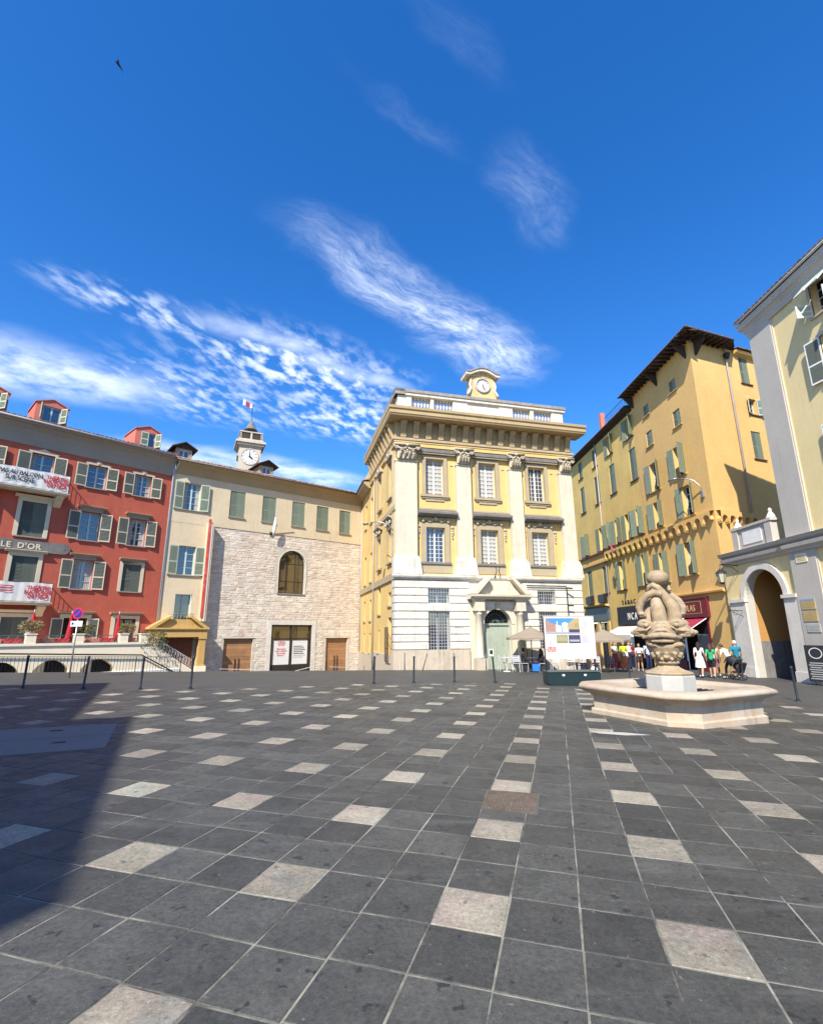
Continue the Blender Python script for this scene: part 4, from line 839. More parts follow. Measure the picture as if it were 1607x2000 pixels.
def palace():
    t = thing('palace', 'apricot and white palace with giant pilasters, balustrade and rooftop clock', 'palace', (-1, 29, 0), rot_of(75.6)); fr = Fr(t)
    sd = Fr(t, -math.pi / 2, (0, 0))                     # the side towards the stone wall; x from -13.4 (far) to 0
    W, DP = 12.2, 13.4
    bays = [2.6, 6.12, 9.62]; pilx = [(.05, 1.4), (3.95, 4.93), (7.56, 8.46), (11.17, 12.12)]
    g_ops = [(2.02, 3.33, 3.39, 4.2), (2.02, 3.33, .74, 2.88), (9.06, 10.3, 3.37, 4.18), (9.06, 10.3, .74, 2.88)]
    door = (5.42, 7.18, -.7, 3.08, 'a')
    # ground floor: core sheet with openings, then the banded blocks proud of it
    fr.put(MB().wall(0, W, -1.2, 4.75, g_ops + [door], y=.07, depth=.35), 'ground_floor_wall', mats=M['lime'])
    lev = [.75, 1.17, 1.59, 2.01, 2.44, 2.89, 3.36, 3.79, 4.23, 4.72]
    blk = [(2.02 - .0, 3.33), (9.06, 10.3)]; dr = (4.55, 8.05)
    for z0, z1 in zip(lev, lev[1:]):
        cuts = [dr] + [b for b in blk if any(abs(o[0] - b[0]) < .01 and o[2] < (z0 + z1) / 2 < o[3] for o in g_ops)]
        xs = [(-.0, W)]
        for a, b in cuts:
            xs = [p for (u, v) in xs for p in ((u, min(v, a)), (max(u, b), v)) if p[1] - p[0] > .05]
        for u, v in xs:
            mb = MB(); e = .022; a, b, c, d = u, v, z0 + .034, z1 - .034
            mb.add([(a, .07, z0 + .004), (b, .07, z0 + .004), (b, .07, z1 - .004), (a, .07, z1 - .004), (a, 0, c + e), (b, 0, c + e), (b, 0, d - e), (a, 0, d - e)], [(4, 5, 6, 7), (0, 1, 5, 4), (1, 2, 6, 5), (2, 3, 7, 6), (3, 0, 4, 7)])
            fr.put(mb, 'rusticated_block', mats=M['lime'])
        mb = MB(); c, d, e = z0 + .034, z1 - .034, .022      # quoin return on the side
        mb.add([(-.55, .07, z0 + .004), (0, .07, z0 + .004), (0, .07, z1 - .004), (-.55, .07, z1 - .004), (-.55, 0, c + e), (0.0, 0, c + e), (0.0, 0, d - e), (-.55, 0, d - e)], [(4, 5, 6, 7), (0, 1, 5, 4), (2, 3, 7, 6), (3, 0, 4, 7)])
        sd.put(mb, 'rusticated_block', mats=M['lime'])
    for u, v in ((-.08, 4.5), (8.1, W + .02)):
        x = u
        while x < v - .05:
            xe = min(v, x + random.uniform(1.2, 1.7))
            if v - xe < .5: xe = v
            fr.put(MB().box(x + .006, xe - .006, -.08 - random.uniform(0, .004), .06, -1.2, .745), 'plinth_block', mats=M['plinth']); x = xe
    sd.put(MB().box(-.6, 0.0, -.08, .06, -1.4, .742), 'plinth_block', mats=M['plinth'])
    for a, b, c, d in g_ops:                             # barred windows
        w = fr.put(MB().box(a, b, .40, .41, c, d), 'barred_window', mats=M['glass']); mb = MB()
        n, k = int((b - a) / .15), int((d - c) / .17)
        for i in range(n + 1): x = a + (b - a) * i / n; mb.box(x - .014, x + .014, .10, .125, c, d)
        for i in range(k + 1): z = c + (d - c) * i / k; mb.box(a, b, .125, .145, z - .013, z + .013)
        fr.put(mb, 'window_grille', parent=w, mats=M['steel2'])
        mb = MB().box((a + b) / 2 - .04, (a + b) / 2 + .04, .37, .4, c, d); mb.box(a, a + .06, .37, .4, c, d); mb.box(b - .06, b, .37, .4, c, d); fr.put(mb, 'window_frame', parent=w, mats=M['wht'])
    fr.put(MB().box(1.95, 3.4, -.05, .3, .68, .735), 'sill', mats=M['lime']); fr.put(MB().box(8.98, 10.38, -.05, .3, .68, .735), 'sill', mats=M['lime'])
    # portal
    dl = fr.put(MB().box(5.42, 7.18, .36, .42, -.7, 2.15), 'door', mats=M['door_g'])
    for k in range(12): fr.put(MB().box(5.44 + .145 * k, 5.44 + .145 * k + .137, .335, .36, -.55, 2.1), 'board', parent=dl, mats=M['door_g'])
    fr.put(MB().box(5.82, 6.12, .32, .334, .35, .75), 'notice', parent=dl, mats=M['paper']); fr.put(MB().box(5.87, 6.06, .315, .319, .45, .68), 'notice_print', parent=dl, mats=M['ink_k'])
    fr.put(MB().box(5.38, 7.22, .25, .4, 2.12, 2.24), 'transom', mats=M['door_g'])
    fl = MB(); xc, zs, r = 6.3, 2.24, .86
    fl.add([(xc + r * math.cos(math.pi * k / 16), .41, zs + r * math.sin(math.pi * k / 16)) for k in range(17)], [tuple(range(17))]); f = fr.put(fl, 'fanlight', mats=M['dark'])
    mb = MB()
    for k in range(13):
        a = math.pi * k / 12; mb.tube([(xc + .16 * math.cos(a), .35, zs + .16 * math.sin(a)), (xc + .5 * math.cos(a + .09), .34, zs + .5 * math.sin(a + .09)), (xc + .84 * math.cos(a), .35, zs + .84 * math.sin(a))], .016, 4)
    for q in (.16, .55, .83): mb.tube([(xc + q * math.cos(math.pi * k / 16), .35, zs + q * math.sin(math.pi * k / 16)) for k in range(17)], .02, 4)
    fr.put(mb, 'fan_bars', parent=f, mats=M['irong'])
    mb = MB().wall(4.55, 8.05, -.9, 3.45, [(5.42, 7.18, -.9, 3.08, 'a')], y=-.05, depth=.14); mb.quad((4.55, -.05, -.9), (4.55, .07, -.9), (4.55, .07, 3.45), (4.55, -.05, 3.45)); mb.quad((8.05, -.05, -.9), (8.05, .07, -.9), (8.05, .07, 3.45), (8.05, -.05, 3.45)); fr.put(mb, 'portal_wall', mats=M['pil'])
    mb = MB(); n = 14
    for k in range(n):
        a, b = math.pi * k / n, math.pi * (k + 1) / n
        mb.add([(6.3 + q * math.cos(e), -.09, 2.2 + q * math.sin(e)) for e in (a, b) for q in (.88, 1.1)] + [(6.3 + .88 * math.cos(e), .0, 2.2 + .88 * math.sin(e)) for e in (a, b)] + [(6.3 + 1.1 * math.cos(e), -.05, 2.2 + 1.1 * math.sin(e)) for e in (a, b)], [(0, 1, 3, 2), (0, 2, 5, 4), (1, 6, 7, 3)])
    fr.put(mb, 'archivolt', mats=M['pil']); fr.put(MB().prism([(-.12, 0), (.12, 0), (.17, .36), (-.17, .36)], -.2, -.05), 'keystone', 6.3, 0, 3.03, mats=M['orn'])
    for x in (5.02, 7.66):
        c = fr.put(MB().lathe([(.26, .25), (.27, .33), (.24, .38), (.225, .42), (.225, 1.4), (.195, 2.72), (.22, 2.74), (.22, 2.78), (.2, 2.8), (.24, 2.9), (.30, 2.94)], 18, (x, -.26)), 'column', mats=M['pil'], smooth=True)
        fr.put(MB().box(x - .34, x + .34, -.56, .04, -.9, .25), 'column_pedestal', mats=M['plinth']); fr.put(MB().box(x - .31, x + .31, -.53, .04, 2.94, 3.03), 'abacus', mats=M['pil'])
        mb = MB().box(x - .30, x + .30, -.52, .0, 3.03, 3.55); mb.box(x - .36, x + .36, -.58, .0, 3.55, 3.62); fr.put(mb, 'entablature_block', mats=M['pil'])
    fr.put(MB().box(5.3, 7.4, -.12, 0.02, 3.12, 3.5), 'portal_frieze', mats=M['lime'])
    mb = MB(); mb.profx([(.0, 3.62), (-.6, 3.62), (-.66, 3.7), (-.80, 3.76), (-.82, 3.88), (.0, 3.9)], 4.4, 8.25); fr.put(mb, 'portal_cornice', mats=M['pil'])
    for s, xa, xb in ((1, 4.38, 5.62), (-1, 8.27, 7.02)):   # broken pediment
        fr.put(MB().prism([(xa, 3.9), (xa + s * .42, 3.9), (xb, 4.78), (xb, 5.0)], -.82, .0), 'raking_cornice', mats=M['pil']); fr.put(MB().prism([(xa + s * .45, 3.9), (xb, 3.9), (xb, 4.72)], -.4, .0), 'pediment_side', mats=M['pil'])
    fr.put(MB().box(5.64, 7.0, -.3, 0.02, 3.9, 4.72), 'pediment_block', mats=M['pil']); fr.put(MB().box(5.3, 7.35, -.9, .06, -1.2, -.52), 'door_step', mats=M['plinth'])
    for k in range(2): fr.put(MB().tube([(6.12 + .4 * k, -.25, 4.9), (6.28 + .14 * k, -.3, 5.35), (6.2 + .3 * k, -.28, 5.6)], .025, 6), 'flag_bracket', mats=M['iron'])
    # string course
    mb = MB(); pr = [(.3, 4.72), (-.03, 4.72), (-.06, 4.8), (-.16, 4.84), (-.2, 4.92), (-.2, 5.02), (.3, 5.05)]; mb.profx(pr, 0, W, 0, 1.0, 0); fr.put(mb, 'string_course', mats=M['lime'])
    # upper wall
    ops = [(x - .59, x + .59, 10.05, 12.36) for x in bays] + [(x - .59, x + .59, 5.82, 7.95) for x in bays]
    fr.put(MB().wall(0, W, 4.9, 13.0, ops, y=.28, depth=.22), 'upper_wall', mats=M['yel'])
    lw = MB().box(0.29, W, .78, DP, -1.2, 15.0); fr.put(lw, 'core', mats=M['yel'])
    capm = {}
    for i, (a, b) in enumerate(pilx):
        w = b - a; c = (a + b) / 2
        fr.put(MB().box(a, b, 0, .28, 6.12, 12.12), 'pilaster', mats=M['pil'])
        mb = MB().prism([(a - .22 if i else -.06, 5.05), (b + .28, 5.05), (b + .14, 5.95), (b + .08, 6.0), (b + .06, 6.12), (a - .06, 6.12), (a - .08, 6.0), (a - .1 if i else -.05, 5.95)], -.08, .28); fr.put(mb, 'pedestal', mats=M['lime'])
        fr.put(MB().box(a - .03, b + .03, -.04, .28, 11.98, 12.06), 'astragal', mats=M['pil'])
        fr.put(cached(('cap', round(w, 1)), lambda: capital_mesh(w - .2)), 'capital', c, 0, 12.1)
    kinds = [('grid', True), ('grid', True), ('grid', False)], [('grid', False), ('grid', True), ('grid', True)]
    for k, x in enumerate(bays):
        for lvl, (z, h) in enumerate(((10.05, 2.31), (5.82, 2.13))):
            kd, bl = kinds[lvl][k]
            window(fr, x, z, 1.18, h, kd, 'wht', depth=.22, y=.28, blinds=bl)
            if lvl == 0 and k == 0: pass
            surround(fr, x, z, 1.18, h, 'frame', .22 if lvl == 0 else .3, .10, y=.28)
        mb = MB(); mb.box(-.92, .92, -.16, .03, -.16, .0); mb.box(-.85, .85, -.1, .03, -.26, -.16); mb.box(-.6, .6, -.06, .03, -.42, -.26); fr.put(mb, 'sill', x, .28, 10.03, mats=M['frame'])
        xa, xb = pilx[k][1], pilx[k + 1][0]; mid = (xa + xb) / 2
        fr.put(MB().box(xa + .02, xb - .02, -.02, .27, 12.72, 12.94), 'lintel_band', mats=M['lead']); fr.put(MB().box(xa + .02, xb - .02, .03, .27, 12.62, 12.72), 'lintel_soffit', mats=M['frame'])
        # lower window: hood, festoon, drops, apron
        mb = MB(); mb.profx([(.27, 8.58), (.1, 8.58), (-.12, 8.66), (-.26, 8.72), (-.27, 8.84), (.1, 9.0), (.27, 9.02)], xa + .02, xb - .02); fr.put(mb, 'hood', mats=M['lead'])
        fr.put(MB().box(xa + .005, xb - .005, .2, .275, 9.05, 9.15), 'moulding', mats=M['frame'])
        fr.put(cached('swag', lambda: swag_mesh(1.6)), 'festoon', x, .24, 8.22)
        for s in (-1, 1): fr.put(cached('drop', drop_mesh), 'ornament_drop', x + s * 1.08, .27, 7.25)
        fr.put(MB().box(-.98, .98, -.1, .02, 0, .13), 'sill', x, .26, 5.69, mats=M['lead']); fr.put(MB().box(-1.02, 1.02, -.02, .02, 0, .5), 'apron', x, .26, 5.18, mats=M['frame'])
        for s in (-1, 1): fr.put(MB().box(-.09, .09, -.035, .0, 0, .07), 'hook', x + s * 1.12, .27, 12.0, mats=M['orn'])
    # entablature; profiles wrap round the left corner
    def both(prof, name, mat, x1=W, far=-DP + 4.6, e=1.0):
        fr.put(MB().profx(prof, 0, x1, 0, e, 0), name, mats=M[mat]); sd.put(MB().profx([(y * (e if y < 0 else 1), z) for y, z in prof], far, 0, 0, 0, 1 / e), name, mats=M[mat])
    both([(.3, 12.98), (-.06, 12.98), (-.06, 13.2), (-.1, 13.22), (-.1, 13.3), (.3, 13.3)], 'architrave', 'yel', W + .06)
    both([(.3, 13.3), (-.12, 13.3), (-.16, 13.34), (-.16, 13.44), (-.1, 13.5), (.3, 13.5)], 'moulding', 'frame', W + .1)
    both([(.3, 13.5), (-.0, 13.5), (-.0, 14.6), (.3, 14.6)], 'frieze', 'ent', W)
    both([(.3, 14.6), (-.92, 14.6), (-.96, 14.68), (-1.0, 14.72), (-1.0, 14.92), (-1.08, 15.0), (-1.1, 15.16), (.3, 15.22)], 'cornice', 'ent', W + .65, e=.55)
    def modil():
        mb = MB(); mb.prism([(0, 0), (.36, 0), (.38, -.08), (.38, -.2), (.3, -.32), (.22, -.6), (.14, -.92), (.13, -1.06), (0, -1.06)], -.17, .17); mb.prism([(.36, -.02), (.41, -.05), (.41, -.18), (.38, -.2)], -.2, .2)
        for s in (-.1, 0, .1): mb.prism([(.31, -.31), (.34, -.33), (.25, -.62), (.17, -.9), (.14, -.9), (.22, -.6)], s - .025, s + .025)
        return mb.mesh('modillion', M['ent'])
    mm = modil()
    def rosette():
        mb = MB()
        for k in range(6): q = k * math.pi / 3; mb.ell((.12 * math.cos(q), 0, .12 * math.sin(q)), (.08, .03, .08), 6, 4)
        mb.ell((0, -.03, 0), (.06, .04, .06), 6, 4); return mb.mesh('rosette', M['ent'], True)
    rm = rosette()
    for k in range(15):
        x = .5 + (W - .8) * k / 14
        fr.put(mm, 'modillion', x, 0, 14.6, rz=-math.pi / 2)
        if k < 14: fr.put(rm, 'rosette', x + (W - .8) / 28, -.02, 14.1)
    for k in range(10): sd.put(mm, 'modillion', -.55 - .83 * k, 0, 14.6, rz=-math.pi / 2)
    # attic balustrade
    A0 = .35
    fr.put(MB().box(.22, W - .1, A0, A0 + .6, 15.1, 15.86), 'attic_base', mats=M['lime']); fr.put(MB().box(.12, W, A0 - .08, A0 + .66, 16.62, 16.8), 'attic_coping', mats=M['lime']); fr.put(MB().box(.05, W + .05, A0 - .14, A0 + .7, 16.8, 17.0), 'attic_cap', mats=M['attcap'])
    for a, b in ((.25, 1.16), (2.44, 2.66), (3.98, 5.0), (7.25, 8.26), (9.57, 9.82), (11.2, W - .15)): fr.put(MB().box(a, b, A0 + .02, A0 + .58, 15.86, 16.62), 'attic_pier', mats=M['lime'])
    fr.put(MB().box(5.0, 7.25, A0 + .08, A0 + .5, 15.86, 16.62), 'attic_panel', mats=M['lime'])
    bal = MB().lathe([(.09, 0), (.09, .06), (.05, .1), (.045, .16), (.095, .34), (.075, .48), (.04, .6), (.05, .66), (.09, .7), (.09, .76)], 8).mesh('baluster', M['lime'], True)
    for a, b in ((1.16, 2.44), (2.66, 3.98), (8.26, 9.57), (9.82, 11.2)):
        for k in range(6): fr.put(bal, 'baluster', a + (b - a) * (k + .5) / 6, A0 + .3, 15.86)
    sd.put(MB().box(-9, -A0, .22, .8, 15.1, 15.86), 'attic_base', mats=M['lime']); sd.put(MB().box(-9, -A0 + .14, .05, .7, 16.62, 17.0), 'attic_cap', mats=M['attcap']); sd.put(MB().box(-9, -A0 - .6, .3, .7, 15.86, 16.62), 'attic_panel', mats=M['lime'])
    # rooftop clock
    cx = 6.1; mb = MB()
    prof = [(-1.12, 17.0), (-1.0, 17.25), (-.86, 17.4), (-.82, 17.7), (-.82, 18.55), (.82, 18.55), (.82, 17.7), (.86, 17.4), (1.0, 17.25), (1.12, 17.0)]
    ck = fr.put(MB().prism(prof, A0 - .05, A0 + .75), 'clock_housing', cx, mats=M['yelp'])
    for s in (-1, 1): fr.put(MB().tube([(s * .82, A0 - .08, 18.3), (s * .92, A0 - .1, 17.9), (s * .86, A0 - .1, 17.6), (s * 1.0, A0 - .12, 17.3), (s * 1.1, A0 - .1, 17.12)], [.05, .09, .07, .1, .12], 8), 'scroll', parent=ck, mats=M['lime'], smooth=True)
    top = []; n = 16
    def arch_z(x): return 18.62 + .34 * max(0, math.cos(x / 1.15 * math.pi / 2 * 1.25)) if abs(x) < .92 else 18.62
    xs_ = [-1.2 + 2.4 * k / 24 for k in range(25)]
    fr.put(MB().prism([(x, arch_z(x) - .06) for x in xs_] + [(x, arch_z(x) + .12) for x in reversed(xs_)], A0 - .3, A0 + .85), 'clock_cornice', parent=ck, mats=M['lime'])
    fr.put(MB().prism([(x, arch_z(x) + .12) for x in xs_] + [(x, arch_z(x) + .2) for x in reversed(xs_)], A0 - .36, A0 + .9), 'clock_cornice_cap', parent=ck, mats=M['attcap'])
    fr.put(MB().prism([(x, 18.5) for x in (-.82, .82)] + [(x, arch_z(x) - .05) for x in (.82, .6, .3, 0, -.3, -.6, -.82)], A0 - .05, A0 + .7), 'clock_tympanum', parent=ck, mats=M['yelp'])
    zc = 17.93; nn = 32
    def disc(r, y): return MB().add([(r * math.cos(2 * math.pi * k / nn), y, zc + r * math.sin(2 * math.pi * k / nn)) for k in range(nn)], [tuple(range(nn))])
    fr.put(disc(.46, A0 - .09), 'dial', parent=ck, mats=M['white'])
    mb = MB()
    for k in range(nn):
        a, b = 2 * math.pi * k / nn, 2 * math.pi * (k + 1) / nn
        for r0, r1, y0, y1 in ((.45, .53, -.16, -.16), (.53, .58, -.16, -.06), (.45, .44, -.16, -.08)): mb.add([(q * math.cos(e), A0 + yy, zc + q * math.sin(e)) for e in (a, b) for q, yy in ((r0, y0), (r1, y1))], [(0, 1, 3, 2)])
    fr.put(mb, 'dial_ring', parent=ck, mats=M['grey'])
    mb = MB()
    for k in range(12): q = math.pi * k / 6; mb.M = Matrix.Translation((.37 * math.sin(q), A0, zc + .37 * math.cos(q))) @ Matrix.Rotation(q, 4, 'Y'); mb.box(-.014, .014, -.105, -.095, -.045, .045)
    fr.put(mb, 'numerals', parent=ck, mats=M['ink_k'])
    for ang, ln, w in ((158, .36, .02), (165, .25, .032), (-18, .12, .02)):
        mb = MB(); mb.M = Matrix.Translation((0, A0, zc)) @ Matrix.Rotation(R_(ang), 4, 'Y'); mb.box(-w, w, -.125, -.112, -.06, ln); fr.put(mb, 'clock_hand', parent=ck, mats=M['ink_k'])
    # side elevation
    sx = [-1.6, -5.0]; far = [-8.6, -11.2]
    sops = [(x - .55, x + .55, 10.0, 12.4) for x in sx] + [(x - .55, x + .55, 5.9, 8.0) for x in sx] + [(x - .4, x + .4, 9.9, 11.9) for x in far] + [(x - .4, x + .4, 5.4, 7.6) for x in far] + [(-2.2, -1.2, .1, 2.6), (-2.1, -1.3, 3.3, 4.1), (-5.5, -4.6, 2.9, 4.7), (-5.3, -4.8, .4, 1.9)] + [(x - .3, x + .3, .3, 1.7) for x in far] + [(x - .35, x + .35, 2.6, 4.1) for x in far]
    sd.put(MB().wall(-DP, -.0, -2.2, 13.0, sops, y=.08, depth=.45), 'side_wall', mats=M['yel'])
    for a, b, c, d in sops:
        small = (b - a) < .95; window(sd, (a + b) / 2, c, b - a, d - c, 'plain', 'wht', depth=.45, y=.08, pane='glass')
        sill(sd, (a + b) / 2, c, b - a + .3, 'frame', .15 if not small else .08, .1, y=.08)
        if c > 5 and not small:
            surround(sd, (a + b) / 2, c, b - a, d - c, 'frame', .2, .08, y=.08)
            if c > 9: sd.put(MB().prism([(-.85, 0), (.85, 0)] + [(.85 * math.cos(math.pi * k / 10), .06 + .5 * math.sin(math.pi * k / 10)) for k in range(11)], -.22, .03), 'window_pediment', (a + b) / 2, .08, d + .2, mats=M['frame'])
            else: hood(sd, (a + b) / 2, d + .5, 1.7, .35, 'frame', .2, y=.08)
            sd.put(cached('swag', lambda: swag_mesh(1.6)), 'festoon', (a + b) / 2, .0, d + .2, scale=(.8, 1, 1))
    mb = MB()
    for k in range(7): mb.box(-2.2 + 1.0 * k / 6 - .012, -2.2 + 1.0 * k / 6 + .012, -.12, -.1, .1, 2.0)
    for z in (.1, .8, 1.4, 2.0): mb.box(-2.22, -1.18, -.12, -.1, z, z + .03)
    sd.put(mb, 'side_grille', mats=M['iron'])
    for z, nm, m in ((4.75, 'side_string_course', 'frame'), (8.9, 'side_band', 'frame')): sd.put(MB().box(-DP if z < 6 else -7, -.05, -.02, .1, z, z + .4 if z < 6 else z + .3), nm, mats=M[m])
    sd.put(MB().box(-7.0, -.62, .0, .1, -1.6, .45), 'side_plinth', mats=M['plinth']); sd.put(MB().box(-DP, -7.0, .0, .1, -2.2, .25), 'side_plinth', mats=M['plinth'])
    sd.put(MB().tube([(-7.0, -.02, 13.0), (-7.0, -.02, -1.0)], .04, 8), 'downpipe', mats=M['pipe'], smooth=True); sd.put(MB().tube([(-.7, .02, 13.3), (-.7, .02, 4.9), (-.7, .0, -.5)], .035, 8), 'downpipe', mats=M['pipe'], smooth=True)
    sd.put(MB().profx([(.3, 12.75), (-.1, 12.75), (-.5, 13.1), (-.55, 13.25), (.3, 13.3)], -DP - .5, -DP + 4.55), 'side_eave', mats=M['soffit'])
    canal_roof(sd, 'side_roof_tiles', -DP - .5, -DP + 4.5, -.6, 13.3, 3.5, 14.6, 'tile_d', .25, .45)
    # street lamp bracket pipe and camera pole on the front right
    fr.put(MB().tube([(8.3, -.1, 4.5), (11.0, -.1, 4.5), (11.02, -.14, 4.4), (11.02, -.14, 2.4)], .035, 6), 'conduit', mats=M['iron']); fr.put(MB().tube([(10.95, -.3, 4.38), (11.25, -.45, 4.34)], .05, 6), 'camera', mats=M['iron']); fr.put(MB().tube([(10.9, -.3, 3.3), (11.3, -.35, 3.3)], .04, 6), 'camera', mats=M['iron'])
    fr.put(MB().box(3.6, 4.15, -.03, .0, 2.06, 2.2), 'wall_plate', mats=M['lime'])
M['attcap'] = surf('weathered_coping', (0.27, 0.245, 0.215), 0.9, 0.2, 3, 0.2); M['yelp'] = surf('cream_yellow_plaster', (0.56, 0.43, 0.215), 0.9, 0.08, 1.5, 0.1); M['steel2'] = surf('pale_grille', (0.36, 0.37, 0.38), 0.5, 0.1, 4, metal=0.2)
palace()

# ------------------------------------------------------------------ yellow houses on the right
YC = (17.8, 28.56)
def corbel_row(fr, x0, x1, z, mat, n):
    d = (x1 - x0) / n
    for k in range(n):
        x = x0 + d * k; mb = MB(); r = d * .36
        arc = [(d / 2 + r * math.cos(math.pi * q / 8), .12 + r * math.sin(math.pi * q / 8)) for q in range(9)]
        mb.add([(xx, -.28, zz) for xx, zz in arc] + [(xx, -.28, .62) for xx, zz in arc] + [(xx, .02, zz) for xx, zz in arc], [(q, q + 1, q + 10, q + 9) for q in range(8)] + [(q, q + 18, q + 19, q + 1) for q in range(8)])
        mb.add([(0, -.28, .62), (0, -.28, .1), (d / 2 - r, -.28, .1), (d / 2 - r, -.28, .62), (d / 2 + r, -.28, .62), (d / 2 + r, -.28, .1), (d, -.28, .1), (d, -.28, .62)], [(0, 1, 2, 3), (4, 5, 6, 7)])
        s = d / 2 - r
        mb.prism([(-s, .12), (s, .12), (s * .8, -.02), (0, -.16), (-s * .8, -.02)], -.28, .0)
        mb.quad((0, -.28, .62), (d, -.28, .62), (d, .02, .66), (0, .02, .66))
        fr.put(mb, 'corbel_arch', x, 0, z, mats=mat)
def tall_house():
    t = thing('corner_house', 'tall orange yellow corner house with deep tiled eaves and open green shutters', 'house', (YC[0], YC[1], 0), rot_of(178.4)); fr = Fr(t)
    L_ = 8.25
    wins = [(-6.05, 16.3, .85, 1.0, 'closed'), (-2.35, 16.35, .85, 1.0, 'closed'), (-6.05, 18.55, .8, .8, 'closed'), (-2.35, 18.55, .8, .8, 'closed'),
            (-6.05, 11.6, 1.15, 2.1, 'open'), (-2.8, 11.65, 1.15, 2.1, 'open'), (-6.2, 8.9, 1.15, 1.9, 'open'), (-2.45, 8.9, 1.1, 2.0, 'open'), (-6.3, 5.05, 1.15, 2.1, 'open'), (-3.0, 5.2, 1.15, 2.1, 'open')]
    # levels read from the photograph
    wins = [(-6.1, 15.05, .85, 1.15, 'closed'), (-2.4, 15.0, .85, 1.15, 'closed'), (-6.1, 17.45, .8, .85, 'closed'), (-2.4, 17.5, .8, .85, 'closed')] + wins[4:]
    ops = [(x - w / 2, x + w / 2, z, z + h) for x, z, w, h, s in wins]; shop = (-6.4, -2.0, -1.5, 2.65)
    fr.put(MB().wall(-L_, 0, -2, 20.0, ops + [shop], depth=.28), 'wall', mats=M['oran'])
    for i, (x, z, w, h, s) in enumerate(wins):
        a = ((160, 128), (168, 140), (172, 118))[i % 3]
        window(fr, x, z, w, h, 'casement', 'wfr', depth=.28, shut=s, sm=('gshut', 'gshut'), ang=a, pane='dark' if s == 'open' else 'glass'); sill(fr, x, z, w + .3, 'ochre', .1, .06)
    corbel_row(fr, -L_, 0, 8.0, M['oran'], 9)
    # end elevation facing the square
    en = Fr(t, rot_of(69) - rot_of(178.4), (0, 0))
    ew = [(4.83, 17.7, .85, 1.95, 'closed'), (5.05, 15.5, .75, 1.15, 'open'), (4.85, 12.4, .9, 1.9, 'closed')]
    en.put(MB().wall(0, 9, -2, 20.0, [(x - w / 2, x + w / 2, z, z + h) for x, z, w, h, s in ew], depth=.25), 'end_wall', mats=M['oran'])
    for x, z, w, h, s in ew: window(en, x, z, w, h, 'casement', 'wfr', depth=.25, shut=s, sm=('gshut', 'palerim' if s == 'open' else 'gshut'), ang=(150, 150), pane='dark'); sill(en, x, z, w + .25, 'brown', .09, .06)
    corbel_row(en, 0.15, 4.0, 8.0, M['oran'], 6)
    en.put(MB().tube([(3.1, -.14, 20.0), (3.1, -.1, 19.0), (3.12, -.1, 5.0)], .06, 8), 'downpipe', mats=M['pipe'], smooth=True); en.put(MB().lathe([(.1, 19.1), (.2, 19.35), (.2, 19.5)], 8, (3.1, -.2)), 'rain_hopper', mats=M['bronze'])
    # hipped roof with deep eaves
    ov = .95; c69, s69 = math.cos(rot_of(69) - rot_of(178.4)), math.sin(rot_of(69) - rot_of(178.4))
    E0 = Vector((c69, s69, 0)); N0 = Vector((s69, -c69, 0))
    corner = Vector((0, -ov, 20.0)); kx = (ov + N0.dot(Vector((0, -ov, 0))) * -1) / 1
    # corner of the two eave lines: y = -ov and (p.N0) = ov
    cx = (ov - N0.y * -ov) / N0.x if abs(N0.x) > 1e-6 else 0
    corner = Vector((cx, -ov, 19.95)); far_l = Vector((-L_ - .1, -ov, 19.95)); end_r = corner + E0 * 4.2; apex = Vector((-2.0, 4.5, 20.6)); back = Vector((-L_ - .1, 4.5, 20.6)); apx2 = end_r + Vector((-N0.x, -N0.y, 0)) * 5.0 + Vector((0, 0, .65))
    mb = MB(); mb.add([far_l, corner, apex, back], [(0, 1, 2, 3)]); mb.add([corner, end_r, apx2, apex], [(0, 1, 2, 3)]); fr.put(mb, 'roof', z=.12, mats=M['tile_d'])
    mb = MB(); mb.add([far_l, corner, Vector((0, 0, 20.1)), Vector((-L_, 0, 20.1))], [(0, 1, 2, 3)]); mb.add([corner, end_r, Vector((0, 0, 20.1)) + E0 * 4.2, Vector((0, 0, 20.1))], [(0, 1, 2, 3)]); fr.put(mb, 'eave_soffit', mats=M['wood_d'])
    def ribs(a, b, inn, nm, n):
        mb = MB()
        for k in range(n):
            p = a.lerp(b, (k + .5) / n); hd = apex - corner; dn = hd.x * inn.y - hd.y * inn.x; w0 = corner - p; ln = min(2.2, abs((hd.x * w0.y - hd.y * w0.x) / dn)); mb.tube([p + Vector((0, 0, .06)), p + inn * ln + Vector((0, 0, .06))], [.10, .09], 6)
        tag(fr.put(mb, nm, mats=M['tile_d'], smooth=True), kind='stuff')
    ribs(far_l, corner, Vector((0, 1, .1)), 'eave_tiles', 38); ribs(corner, end_r, Vector((-N0.x, -N0.y, .1)), 'eave_tiles', 19)
    for k in range(20):
        x = -L_ + .2 + (L_ + cx - .4) * k / 19; fr.put(MB().box(x - .05, x + .05, -ov + .03, .0, 19.83, 19.95), 'rafter', mats=M['wood_d'])
    for k in range(9):
        p = corner + E0 * (.3 + 3.6 * k / 8); en.put(MB().box(-.05, .05, -ov + .03, 0, 19.83, 19.95), 'rafter', -.0 + (p.dot(E0)), 0, 0, mats=M['wood_d'])
    fr.put(MB().tube([far_l + Vector((0, 0, .02)), corner + Vector((0, 0, .02))], .06, 6), 'gutter', mats=M['wood_d']); fr.put(MB().tube([corner + Vector((0, 0, .02)), end_r + Vector((0, 0, .02))], .06, 6), 'gutter', mats=M['wood_d'])
